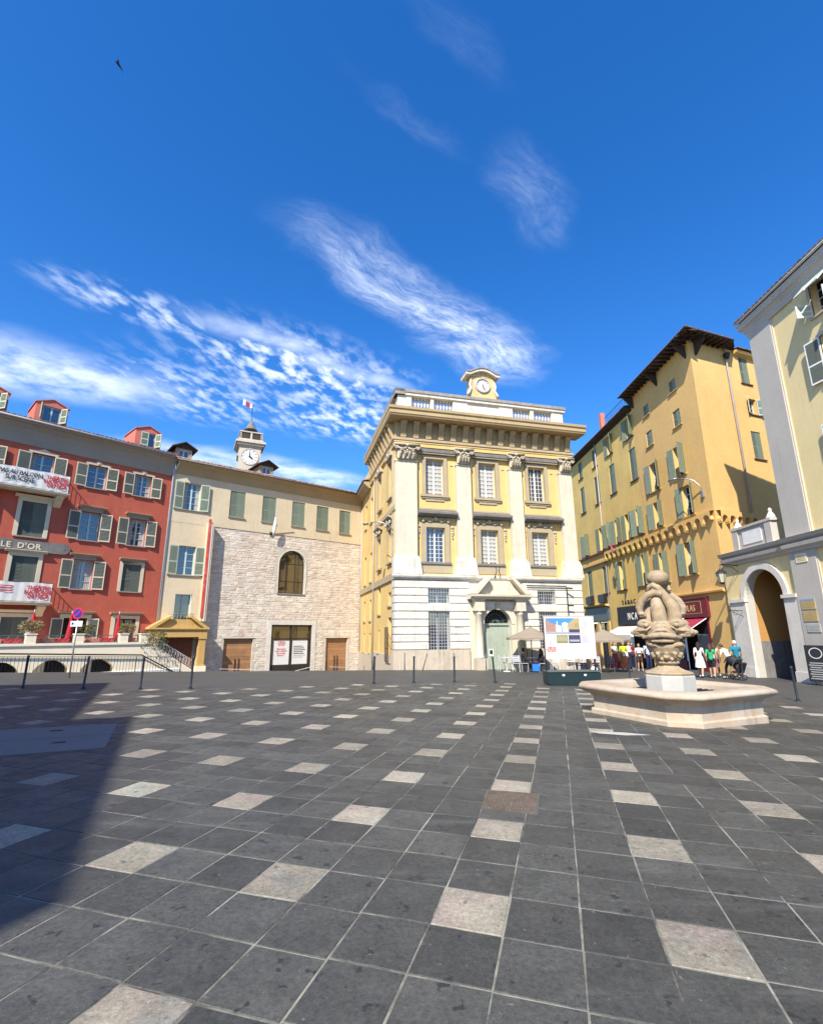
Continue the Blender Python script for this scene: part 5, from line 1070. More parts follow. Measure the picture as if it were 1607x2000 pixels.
    for x in (-7.9, -4.2, -.5): fr.put(MB().prism([(0, 0), (.75, 0), (.75, -.1), (.1, -.85), (0, -.9)], -.06, .06), 'eave_brace', x, 0, 19.8, rz=-math.pi / 2, mats=M['wood_d'])
    en.put(MB().prism([(0, 0), (.75, 0), (.75, -.1), (.1, -.85), (0, -.9)], -.06, .06), 'eave_brace', .45, 0, 19.8, rz=-math.pi / 2, mats=M['wood_d'])
    en.put(MB().profx([(.05, 19.6), (-.3, 19.75), (-.35, 19.9), (.05, 19.95)], 3.9, 9), 'lower_cornice', mats=M['oran']); canal_roof(en, 'lower_roof_tiles', 3.9, 9, -.45, 19.95, 3.5, 21.0, 'tile_d', .25, .45)
    # wine shop front
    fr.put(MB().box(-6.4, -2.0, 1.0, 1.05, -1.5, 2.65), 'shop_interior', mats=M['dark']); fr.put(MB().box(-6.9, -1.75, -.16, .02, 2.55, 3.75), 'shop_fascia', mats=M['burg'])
    fr.put(MB().box(-6.8, -1.85, -.2, -.16, 3.68, 3.75), 'fascia_moulding', mats=M['burg']); fr.put(MB().box(-6.8, -1.85, -.2, -.16, 2.55, 2.63), 'fascia_moulding', mats=M['burg'])
    fr.put(text_mesh('NICOLAS', .56, M['gold'], .01, 'CENTER', 1.05, .006, .92), 'fascia_lettering', -4.1, -.175, 2.93)
    mb = MB()
    for a, b, c, d in ((-5.9, -2.35, 2.78, 2.81), (-5.9, -2.35, 3.5, 3.53), (-5.9, -5.87, 2.78, 3.53), (-2.38, -2.35, 2.78, 3.53)): mb.box(a, b, -.175, -.16, c, d)
    fr.put(mb, 'fascia_outline', mats=M['gold'])
    aw = MB(); aw.quad((-6.6, -.1, 2.5), (-2.0, -.1, 2.5), (-2.0, -1.35, 1.75), (-6.6, -1.35, 1.75)); aw.quad((-6.6, -1.35, 1.75), (-2.0, -1.35, 1.75), (-2.0, -1.35, 1.55), (-6.6, -1.35, 1.55)); fr.put(aw, 'awning', mats=M['awn_r'])
    fr.put(MB().tube([(-2.0, -.1, 2.5), (-2.0, -1.37, 1.74)], .03, 6), 'awning_arm', mats=M['wmet']); fr.put(MB().tube([(-6.6, -1.37, 1.74), (-2.0, -1.37, 1.74)], .03, 6), 'awning_bar', mats=M['wmet'])
    mb = MB().box(-6.4, -6.25, -.06, .1, -1.2, 2.55); mb.box(-2.15, -2.0, -.06, .1, -1.2, 2.55); mb.box(-6.25, -4.9, -.04, .08, -1.2, -.1); mb.box(-3.4, -2.15, -.04, .08, -1.2, -.1); fr.put(mb, 'shop_front_frame', mats=M['burg'])
    fr.put(MB().box(-6.25, -4.9, .0, .02, -.1, 2.5), 'shop_pane', mats=M['glass']); fr.put(MB().box(-3.4, -2.15, .0, .02, -.1, 2.5), 'shop_pane', mats=M['glass'])
    fr.put(MB().profx([(.02, 3.85), (-.2, 3.95), (-.22, 4.05), (.02, 4.1)], -L_, .0), 'shop_band', mats=M['oran'])
    return fr
M['fr_t'] = None
tall_house()
def low_house():
    th = rot_of(178.4); dx = -8.27; c, s = math.cos(th), math.sin(th)
    t = thing('mustard_house', 'long mustard yellow house with rows of green shutters between palace and corner house', 'house', (YC[0] + c * dx, YC[1] + s * dx, 0), th); fr = Fr(t)
    L_ = 18.0; o = dx
    cols = [-9.05, -12.95, -16.4, -20.1]
    rows = {0: (16.9, 1.9), 1: (13.4, 2.55), 2: (9.0, 2.2), 3: (5.1, 2.35)}
    wins = []
    for k, xa in enumerate(cols):
        x = xa - o
        wins += [(x, 16.9, 1.0, 1.75, 'open' if k in (0, 1) else 'closed'), (x, 13.35, 1.1, 2.6, 'closed'), (x, 8.95, 1.1, 2.1, 'open'), (x, 5.1, 1.1, 2.35, 'open' if k < 2 else 'closed')]
    wins += [(x - o, 8.95, 1.0, 2.1, 'open') for x in (-11.0, -14.7)]
    ops = [(x - w / 2, x + w / 2, z, z + h) for x, z, w, h, s_ in wins]
    shops = [(-5.7, -1.0, -2.5, 2.2), (-12.6, -8.2, -2.8, 2.6)]
    fr.put(MB().wall(-L_, 0, -3, 19.2, ops + shops, depth=.26, y=.04), 'wall', mats=M['yel2'])
    for i, (x, z, w, h, s_) in enumerate(wins):
        window(fr, x, z, w, h, 'casement', 'wfr', depth=.26, y=.04, shut=s_, sm=('gshut', 'gshut'), ang=((165, 125), (172, 140), (158, 115))[i % 3], pane='dark' if s_ == 'open' else 'glass'); sill(fr, x, z, w + .3, 'brown', .1, .06, y=.04)
    corbel_row(fr, -7.2, -.05, 8.0, M['yel2'], 8)
    fr.put(MB().box(-L_, -6.9, -.15, .1, 7.85, 8.05), 'string_course', mats=M['oran']); fr.put(MB().box(-L_, -3.3, -.14, .08, 8.72, 8.84), 'string_course', mats=M['brown'])
    fr.put(MB().profx([(.05, 18.9), (-.4, 19.1), (-.5, 19.2), (.05, 19.25)], -L_, .0), 'eave', mats=M['wood_d'])
    canal_roof(fr, 'roof_tiles', -L_, -.02, -.55, 19.22, 4.0, 20.6, 'tile_d', .25, .45)
    fr.put(MB().box(-11, -6.5, 1.5, 3, 19.5, 21.3), 'roof_room', mats=M['yel2']); fr.put(MB().box(-8.2, -7.8, .9, 1.3, 19.4, 22.3), 'chimney', mats=M['pinkdorm'])
    mb = MB()
    for k in range(14): mb.box(-6.4 + .35 * k, -6.38 + .35 * k, .6, .62, 20.0, 21.1)
    mb.box(-6.4, -1.8, .6, .63, 21.08, 21.12); fr.put(mb, 'roof_rail', mats=M['iron'])
    for x in (-7.6, -14.8): fr.put(MB().tube([(x, -.06, 19.0), (x, -.06, -1)], .05, 8), 'downpipe', mats=M['pipe'], smooth=True)
    # shops
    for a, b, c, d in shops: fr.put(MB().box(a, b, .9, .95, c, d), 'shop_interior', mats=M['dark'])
    fr.put(MB().box(-5.7, -1.2, -.28, -.1, 2.3, 3.7), 'shop_fascia', mats=M['board']); fr.put(text_mesh('N C A', .75, M['white'], .012, 'RIGHT', 1.0, .01, .8), 'fascia_lettering', -2.2, -.3, 2.65)
    fr.put(text_mesh('TABAC', .5, M['ink_k'], .03, 'CENTER', 1.6, .006, 1.1), 'roof_lettering', -3.6, -.2, 3.85)
    aw = MB(); aw.quad((-5.9, -.1, 2.2), (-1.0, -.1, 2.2), (-1.0, -1.5, 1.5), (-5.9, -1.5, 1.5)); aw.quad((-5.9, -1.5, 1.5), (-1.0, -1.5, 1.5), (-1.0, -1.5, 1.2), (-5.9, -1.5, 1.2)); fr.put(aw, 'awning', mats=M['awn_w'])
    fr.put(MB().box(-13.0, -7.9, -.12, .06, 2.7, 3.9), 'shop_fascia', mats=M['irong']); fr.put(MB().profx([(.05, 3.9), (-.4, 4.0), (-.45, 4.12), (.05, 4.15)], -13.4, -7.7), 'shop_cornice', mats=M['oran'])
    for x in (-12.4, -9.4): fr.put(MB().box(x, x + 1.3, -.35, .0, 4.3, 5.0), 'air_conditioner', mats=M['iron'])
    mb = MB()
    for x in (-12.9, -10.4, -8.1): mb.box(x - .18, x + .18, -.1, .06, -2.8, 2.7)
    fr.put(mb, 'shop_pilaster', mats=M['oran'])
    fr.put(MB().box(-12.5, -8.4, .3, .34, -1.5, 2.5), 'shop_pane', mats=M['glass'])
low_house()
def awn_flag():
    t = thing('street_flag', 'small blue and red flag on a slanting pole on the mustard house', 'flag', (YC[0], YC[1], 0), rot_of(178.4)); fr = Fr(t)
    fr.put(MB().tube([(-12.6, 0, 7.9), (-12.4, -1.0, 8.9)], .02, 6), 'pole', mats=M['iron'])
    mb = MB(); mb.quad((-12.44, -.85, 8.75), (-12.4, -1.0, 8.9), (-12.1, -1.1, 8.3), (-12.2, -.8, 8.1), 0); mb.quad((-12.2, -.8, 8.1), (-12.1, -1.1, 8.3), (-11.95, -1.05, 8.0), (-12.05, -.8, 7.9), 1); fr.put(mb, 'flag', mats=[M['flagred'], M['blue']])
awn_flag()

# ------------------------------------------------------------------ arch and pale house on the far right
RO = (17.57, 23.0)
def arch_gate():
    t = thing('arch_gate', 'grey rendered archway with parapet joining corner house and pale house', 'archway', (RO[0], RO[1], 0), rot_of(180)); fr = Fr(t)
    fr.put(MB().wall(-5.25, 0, -1.2, 5.6, [(-3.64, -.85, -1.2, 4.75, 'a')], y=.05, depth=.38, m=0, mr=1, na=20), 'wall', mats=[M['yel3'], M['grey']])
    mb = MB(); xc, zs, n = -2.245, 3.355, 20
    for k in range(n):
        a, b = math.pi * k / n, math.pi * (k + 1) / n
        mb.add([(xc + q * math.cos(e), yy, zs + q * math.sin(e)) for e in (a, b) for q, yy in ((1.395, .06), (1.395, -.06), (1.72, -.06), (1.72, .06))], [(0, 1, 5, 4), (1, 2, 6, 5), (2, 3, 7, 6)])
    fr.put(mb, 'arch_ring', mats=M['pierw'])
    for a, b in ((-4.9, -3.64), (-.85, -.02)):
        mb = MB().box(a, b, -.08, .06, -1.2, 3.2); mb.box(a - .05, b + .05, -.16, .06, 3.2, 3.36); mb.box(a - .02, b + .02, -.12, .06, -1.2, -.1); fr.put(mb, 'pier', mats=M['pierw'])
    mb = MB(); mb.profx([(.1, 5.2), (-.05, 5.2), (-.08, 5.3), (-.22, 5.4), (-.25, 5.55), (-.12, 5.62), (-.3, 5.7), (-.36, 5.86), (.1, 5.9)], -5.0, .02); fr.put(mb, 'cornice', mats=M['grey'])
    mb = MB().box(-3.7, -.75, -.1, .3, 5.9, 6.95); mb.box(-3.8, -.65, -.2, .35, 6.95, 7.08); fr.put(mb, 'parapet', mats=M['grey'])
    fr.put(MB().box(-2.95, -1.5, -.13, -.1, 6.1, 6.8), 'white_panel', mats=M['white'])
    for x in (-3.5, -.95):
        mb = MB().box(x - .22, x + .22, -.17, -.1, 5.9, 6.94); fr.put(mb, 'parapet_pilaster', mats=M['grey'])
        mb = MB().lathe([(.25, 7.08), (.22, 7.16), (.1, 7.38), (.06, 7.45), (.1, 7.52), (.03, 7.62)], 8, (x, .1)); fr.put(mb, 'finial', mats=M['lime'], smooth=True)
    # passage behind the arch
    mb = MB(); mb.quad((-3.7, .42, -1.2), (-3.7, 9, -1.2), (-3.7, 9, 5), (-3.7, .42, 5)); mb.quad((-.8, .42, -1.2), (-.8, 9, -1.2), (-.8, 9, 5), (-.8, .42, 5)); mb.quad((-3.7, .42, 5), (-.8, .42, 5), (-.8, 9, 5), (-3.7, 9, 5)); mb.quad((-3.7, 9, -1.2), (-.8, 9, -1.2), (-.8, 9, 5), (-3.7, 9, 5)); fr.put(mb, 'passage', mats=M['pass'])
    mb = MB(); mb.quad((-3.69, .43, -1.2), (-3.69, 8.9, -1.2), (-3.69, 8.9, 1.2), (-3.69, .43, 1.2)); mb.quad((-3.69, 8.95, -1.2), (-.81, 8.95, -1.2), (-.81, 8.95, 1.2), (-3.69, 8.95, 1.2)); fr.put(mb, 'passage_dado', mats=M['lead'])
    fr.put(MB().tube([(-3.62, 2.5, -.8), (-3.62, 2.5, 4.8)], .05, 6), 'passage_pipe', mats=M['pipe'])
    return t
M['pierw'] = surf('sunlit_pier_render', (0.60, 0.56, 0.49), 0.9, 0.08, 1.2, 0.10, 0.2, 25, spots=0.5, spotcol=(0.40, 0.36, 0.29), spotscale=2); M['pass'] = surf('passage_plaster', (0.40, 0.21, 0.06), 0.95, 0.1, 0.6)  # piers and arch ring: lighter copy of the grey render, strong sunlight put into its colour
arch_gate()
def lantern():
    t = thing('wall_lantern', 'glass lantern on an iron bracket beside the arch', 'lantern', (RO[0], RO[1], 0), rot_of(180)); fr = Fr(t)
    x, y, z = -3.9, -.95, 4.25
    mb = MB(); mb.tube([(x, .0, 5.15), (x, -.5, 5.2), (x, y, 5.2)], .025, 6); mb.tube([(x, .0, 4.8), (x, -.3, 5.05), (x, y, 5.2)], .018, 6); mb.tube([(x, y, 5.2), (x, y, z + .75)], .015, 6); fr.put(mb, 'bracket', mats=M['iron'])
    fr.put(MB().lathe([(.14, z), (.24, z + .48)], 6, (x, y)), 'glazing', mats=M['lantern']); fr.put(MB().lathe([(.28, z + .48), (.2, z + .58), (.08, z + .68), (.05, z + .78)], 6, (x, y)), 'lantern_roof', mats=M['iron']); fr.put(MB().lathe([(.05, z - .1), (.15, z)], 6, (x, y)), 'lantern_base', mats=M['iron'])
    mb = MB()
    for k in range(6): q = k * math.pi / 3; mb.tube([(x + .14 * math.cos(q), y + .14 * math.sin(q), z), (x + .245 * math.cos(q), y + .245 * math.sin(q), z + .48)], .012, 4)
    fr.put(mb, 'lantern_bars', mats=M['iron'])
    mb = MB(); zz = 2.75; mb.tube([(-3.95, -.05, zz), (-3.95, -.8, zz + .05)], .02, 6); mb.tube([(-3.95, -.05, zz - .3), (-3.95, -.5, zz - .1), (-3.95, -.8, zz + .05)], .015, 6); mb.tube([(-3.95 + .0, -.45 + .12 * math.cos(k * .6), zz - .1 + .12 * math.sin(k * .6)) for k in range(11)], .01, 4)
    t2 = thing('iron_bracket', 'empty scrolled iron bracket on the left pier of the arch', 'bracket', (RO[0], RO[1], 0), rot_of(180)); Fr(t2).put(mb, 'bracket_bar', mats=M['iron'])
M['lantern'] = flat('lantern_glass', (0.45, 0.42, 0.30), 0.2)
lantern()
def pale_house():
    t = thing('pale_house', 'pale yellow house with grey corner pilaster and white shutters at right edge', 'house', (RO[0], RO[1], 0), rot_of(180)); fr = Fr(t)
    wins = [(4.5, 14.95, 1.25, 1.7), (4.5, 12.0, 1.25, 2.0), (4.5, 8.2, 1.2, 2.0), (8.2, 14.95, 1.25, 1.7), (8.2, 12.0, 1.25, 2.0), (8.2, 8.2, 1.2, 2.0)]
    ops = [(x - w / 2, x + w / 2, z, z + h) for x, z, w, h in wins]; door = (2.2, 4.2, -1.2, 2.7)
    fr.put(MB().wall(0.02, 12, -1.2, 16.9, ops + [door], y=0, depth=.3), 'wall', mats=M['yel3'])
    fr.put(MB().box(2.2, 4.2, .3, .34, -1.2, 2.7), 'shop_door', mats=M['glass'])
    sdw = Fr(t, -math.pi / 2, (0.02, 0)); sdw.put(MB().wall(-9, 0, -1.2, 16.9, [], y=0), 'side_wall', mats=M['grey'])
    fr.put(MB().box(.02, 1.5, -.1, .04, -1.2, 16.6), 'corner_pilaster', mats=M['grey']); fr.put(MB().box(1.5, 1.58, -.06, .04, -1.2, 16.6), 'pilaster_edge', mats=M['trim'])
    mb = MB(); pr = [(.1, 16.5), (-.1, 16.5), (-.12, 16.62), (-.18, 16.8), (-.28, 16.95), (-.36, 17.0), (-.36, 17.2), (-.40, 17.3), (.1, 17.4)]; mb.profx(pr, 0.02, 12, 0, 1.0, 0); fr.put(mb, 'cornice', mats=M['grey']); sdw.put(MB().profx(pr, -8, 0, 0, 0, 1.0), 'cornice', mats=M['grey'])
    fr.put(MB().tube([(-.35, -.46, 17.4), (12, -.46, 17.4)], .06, 8), 'gutter', mats=M['lime'], smooth=True)
    canal_roof(fr, 'roof_tiles', -.38, 12, -.5, 17.44, 4, 18.4, 'tile_d', .28, .5)
    mb = MB(); mb.profx([(.05, 5.2), (-.16, 5.2), (-.2, 5.3), (-.3, 5.4), (-.32, 5.55), (-.2, 5.62), (-.36, 5.7), (-.42, 5.86), (.05, 5.9)], 0.03, 12, 0, .5, 0); fr.put(mb, 'string_course', mats=M['grey'])
    for i, (x, z, w, h) in enumerate(wins):
        top = z > 14
        o = window(fr, x, z, w, h, 'casement', 'wht', depth=.3, pane='dark', shut=None if top else 'open', sm=('grshut', 'wht'), sw=.66, ang=(168, 168)); sill(fr, x, z, w + .3, 'grey', .12, .08); surround(fr, x, z, w, h, 'grey', .14, .03)
        if top:                                          # louvred flaps pushed outwards
            me = leaf_mesh(w / 2, h * .62, 'palerim', 'wht')
            for k in (0, 1):
                q = fr.put(me, 'shutter', parent=o, x=k * w / 2 + (-.05 if k == 0 else .05), y=-.34, z=h + .02 - h * .0, rx=R_(180 - 42)); 
            me2 = leaf_mesh(w / 2, h * .35, 'palerim', 'wht')
            for k in (0, 1): fr.put(me2, 'shutter', parent=o, x=0 if k == 0 else w, y=-.36, z=.02, rz=-R_(100) if k == 0 else math.pi + R_(100))
    for x, z, w, h, m1, nm in ((.62, 2.62, .8, .46, 'sand', 'info_plaque'), (.62, 2.1, .8, .44, 'sand', 'info_plaque'), (.7, 1.64, .75, .36, 'marble', 'stone_plaque'), (.72, 4.68, .66, .4, 'paper2', 'street_name_plate')):
        p = fr.put(MB().box(-w / 2, w / 2, -.025, .0, 0, h), nm, x, -.1, z, mats=M[m1])
        if nm == 'info_plaque' and z > 2.5: fr.put(MB().box(-w / 2, w / 2, -.03, -.025, h - .07, h), 'plaque_header', parent=p, mats=M['skyb'])
        mb = MB()
        for k in range(4): mb.box(-w * .36, w * (.36 - .1 * (k % 2)), -.029, -.0255, h * (.2 + .16 * k), h * (.2 + .16 * k) + .025)
        fr.put(mb, 'plaque_print', parent=p, mats=M['ochre' if m1 != 'marble' else 'ink_g'])
M['sand'] = surf('sandy_panel', (0.42, 0.32, 0.15), 0.7, 0.15, 4); M['paper2'] = flat('cream_enamel', (0.66, 0.62, 0.42), 0.5); M['skyb'] = flat('blue_print', (0.18, 0.36, 0.62), 0.6)
pale_house()
def unseen_house():      # stands to the left of and behind the viewer; it throws the shade on the paving at left
    k = 11.0; sx, sy = -SUN_TO.x / SUN_TO.z, -SUN_TO.y / SUN_TO.z
    P = lambda x, y, h: (x - sx * h, y - sy * h)
    h1, h2 = 11.0, 10.0
    a, b = P(-2.22, 3.69, h1), P(-5.85, 11.18, h1); c, d = P(-6.81, 10.75, h2), P(-10.9, 18.95, h2)
    t = thing('shade_house', 'tall ochre house outside the view whose shadow falls across the paving at left', 'house')
    nx, ny = -.90, -.435
    def blockpoly(p, q, dd): return [p, q, (q[0] + nx * dd, q[1] + ny * dd), (p[0] + nx * dd, p[1] + ny * dd)]
    MB().slab(blockpoly(a, b, 9), -.5, h1).build('front_block', M['yel2'], t); MB().slab(blockpoly(c, d, 9), -.5, h2).build('rear_block', M['yel2'], t)
unseen_house()

# ------------------------------------------------------------------ fountain
def fountain():
    x0, y0 = FC; g = gz(x0, y0); az = 65.0; th = rot_of(az)
    t = thing('fountain', 'carved limestone fountain with dolphins and a ball in a square basin', 'fountain', (x0, y0, g), th)
    S, c = 1.45, .46
    def ring(s, ch): return [(-s + ch, -s), (s - ch, -s), (s, -s + ch), (s, s - ch), (s - ch, s), (-s + ch, s), (-s, s - ch), (-s, -s + ch)]
    def loft(levels, m=0):
        mb = MB(); n = 8
        for (s, z, ch) in levels: mb.v += [(x, y, z) for x, y in ring(s, ch)]
        for i in range(len(levels) - 1):
            for j in range(n): mb.f.append((i * n + j, i * n + (j + 1) % n, (i + 1) * n + (j + 1) % n, (i + 1) * n + j)); mb.m.append(m)
        return mb
    b = loft([(S + .05, -.3, c), (S + .05, .12, c), (S + .03, .14, c), (S, .15, c), (S, .42, c)]); b.build('basin_wall', M['fount'], t)
    rim = [(S - .0, .42, c), (S + .02, .45, c), (S + .05, .49, c), (S + .14, .53, c), (S + .21, .57, c), (S + .235, .61, c), (S + .22, .66, c), (S + .17, .69, c), (S + .1, .70, c), (S - .12, .70, c), (S - .17, .68, c), (S - .19, .62, c), (S - .19, .3, c)]
    loft(rim).build('basin_rim', M['fount'], t, smooth=True)
    MB().slab(ring(S - .15, c), .44, .47).build('water', M['water'], t)
    mb = MB()                                             # iron grating laid round the pedestal
    for k in range(9):
        q = -.6 + .15 * k
        for s in (-1, 1): mb.box(q - .012, q + .012, s * .75 - (.3 if s > 0 else .35), s * .75 + (.35 if s > 0 else .3), .52, .54); mb.box(s * .75 - .33, s * .75 + .33, q - .012, q + .012, .54, .56)
    mb.build('grating', M['iron'], t)
    MB().lathe([(.56, .3), (.56, .90), (.55, .92)], 8, (0, 0), 0, math.pi / 8).build('octagon_block', M['marble'], t)
    # pedestal and carved urn; s = viewer's right, f = towards the viewer
    f0 = R_(-141); cf, sf = math.cos(f0), math.sin(f0)
    def V(s, f, z): s *= .84; f *= .86; return (f * cf - s * sf, f * sf + s * cf, z)
    MB().lathe([(.53, .92), (.55, .96), (.52, .99), (.43, 1.01), (.36, 1.04), (.28, 1.08), (.22, 1.13), (.20, 1.17)], 8, (0, 0), 0, math.pi / 8).build('foot', M['sculpt'], t)
    def carve(mb, name, vox=.011, sm=1):
        me = remesh(mb, vox, sm); me.materials.append(M['sculpt']); return place(me, name, t)
    mb = MB(); mb.lathe([(.20, 1.15), (.27, 1.18), (.27, 1.22), (.23, 1.25), (.27, 1.30), (.36, 1.42), (.42, 1.54), (.43, 1.60), (.36, 1.63), (.28, 1.66), (.26, 1.74)], 24)
    for k in range(4):
        a = k * math.pi / 2; ca, sa = math.cos(a), math.sin(a)
        Q = lambda s, f, z: V(s * ca - f * sa, s * sa + f * ca, z)
        mb.ell(Q(0, .36, 1.44), (.075, .075, .085), 10, 8); mb.ell(Q(0, .35, 1.33), (.09, .07, .06), 10, 8); mb.ell(Q(0, .41, 1.40), (.03, .03, .035), 8, 6)
        for s in (-1, 1):
            mb.tube([Q(s * .03, .36, 1.50), Q(s * .13, .39, 1.54), Q(s * .24, .42, 1.60), Q(s * .36, .36, 1.62)], [.035, .05, .05, .06], 8)
            mb.tube([Q(s * .04, .34, 1.40), Q(s * .14, .35, 1.46), Q(s * .22, .36, 1.40), Q(s * .20, .32, 1.32)], [.03, .05, .055, .04], 8)
            mb.tube([Q(s * .04, .32, 1.32), Q(s * .12, .30, 1.27), Q(s * .17, .28, 1.30)], [.035, .04, .03], 8); mb.ell(Q(s * .37, .35, 1.61), (.075, .075, .055), 8, 6)
    carve(mb, 'urn')
    for flip in (1, -1):                                  # the same group front and back
        Z = (lambda s, f, z: V(s, f, z)) if flip == 1 else (lambda s, f, z: V(-s, -f, z))
        # snout of the dolphin facing outwards: folded lips and brow ridges
        mb = MB(); o = -.06
        mb.tube([Z(o, .05, 1.98), Z(o, .30, 1.94), Z(o, .48, 1.87), Z(o, .58, 1.80)], [.28, .25, .18, .08], 16)
        for r, z, w, q in ((.40, 2.17, .17, .030), (.49, 2.10, .22, .032), (.57, 2.02, .27, .034), (.63, 1.94, .30, .036)):
            mb.tube([Z(o - w * 1.3, r - .26, z - .17), Z(o - w * .75, r - .10, z - .055), Z(o - w * .3, r - .01, z), Z(o + w * .3, r - .01, z), Z(o + w * .75, r - .10, z - .055), Z(o + w * 1.3, r - .26, z - .17)], q, 8)
        mb.tube([Z(o - .50, .28, 1.76), Z(o - .30, .52, 1.80), Z(o, .66, 1.83), Z(o + .30, .52, 1.80), Z(o + .48, .28, 1.76)], [.03, .055, .06, .055, .03], 10)
        mb.tube([Z(o - .42, .26, 1.70), Z(o - .24, .48, 1.70), Z(o, .58, 1.70), Z(o + .24, .48, 1.70), Z(o + .42, .26, 1.70)], [.03, .045, .05, .045, .03], 10)
        carve(mb, 'dolphin_snout')
        for s, ex in ((-1, -.44), (1, .33)):               # side dolphins: bulging brow, eye and pointed snout
            mb = MB(); bx = ex + s * .02
            mb.ell(Z(bx, .22, 2.08), (.185, .185, .13), 14, 10); mb.tube([Z(bx - s * .14, .36, 2.10), Z(bx, .42, 2.15), Z(bx + s * .14, .33, 2.11)], [.03, .04, .03], 8); mb.tube([Z(bx - s * .1, .12, 2.02), Z(bx + s * .08, .20, 1.95), Z(bx + s * .22, .22, 1.90), Z(bx + s * .34, .18, 1.885), Z(bx + s * .40, .15, 1.90)], [.17, .16, .10, .06, .035], 12)
            mb.tube([Z(bx - s * .08, .2, 1.86), Z(bx + s * .1, .28, 1.83), Z(bx + s * .30, .22, 1.82)], [.07, .06, .03], 10)
            mb.tube([Z(bx - s * .16, .38, 2.02), Z(bx - s * .02, .44, 1.95), Z(bx + s * .14, .38, 1.93), Z(bx + s * .3, .27, 1.93)], [.02, .025, .025, .02], 8)
            carve(mb, 'dolphin_head'); mb = MB(); mb.ell(Z(ex, .40, 2.06), (.06, .06, .055), 12, 8); mb.build('eye', M['sculpt'], t, smooth=True)
            mb = MB(); mb.tube([Z(ex - s * .09, .38, 2.04), Z(ex, .43, 2.125), Z(ex + s * .09, .36, 2.06)], .016, 8); mb.build('eyelid', M['sculpt'], t, smooth=True)
        # bodies and knotted tails
        mb = MB(); mb.tube([Z(-.06, .20, 2.02), Z(-.07, .24, 2.25), Z(-.09, .25, 2.45), Z(-.11, .20, 2.62), Z(-.12, .12, 2.78)], [.17, .175, .165, .125, .08], 16); carve(mb, 'dolphin_body')
        mb = MB(); mb.tube([Z(.30, .05, 2.08), Z(.33, .10, 2.30), Z(.30, .12, 2.48), Z(.18, .12, 2.66), Z(.08, .18, 2.82), Z(-.02, .20, 2.95), Z(-.15, .19, 3.02), Z(-.25, .15, 2.98), Z(-.29, .10, 2.88)], [.16, .165, .15, .125, .095, .08, .07, .06, .04], 16); carve(mb, 'dolphin_body')
        mb = MB(); mb.tube([Z(.10, .12, 2.70), Z(.0, .26, 2.80), Z(-.13, .29, 2.83), Z(-.32, .25, 2.77), Z(-.48, .20, 2.64), Z(-.57, .18, 2.47), Z(-.55, .18, 2.33)], [.06, .075, .085, .085, .085, .09, .07], 14)
        mb.ell(Z(-.52, .19, 2.33), (.10, .10, .05), 10, 8); mb.tube([Z(-.62, .16, 2.40), Z(-.55, .2, 2.28), Z(-.40, .22, 2.29)], [.03, .045, .03], 8); carve(mb, 'dolphin_tail')
    MB().lathe([(.3, 1.64), (.26, 1.75), (.22, 1.95), (.13, 2.2), (.07, 2.5), (.08, 3.0)], 12).build('core', M['sculpt'], t, smooth=True)
    mb = MB(); mb.ell((0, 0, 3.2), (.255, .255, .195), 24, 16); mb.build('ball', M['sculpt'], t, smooth=True)
fountain()

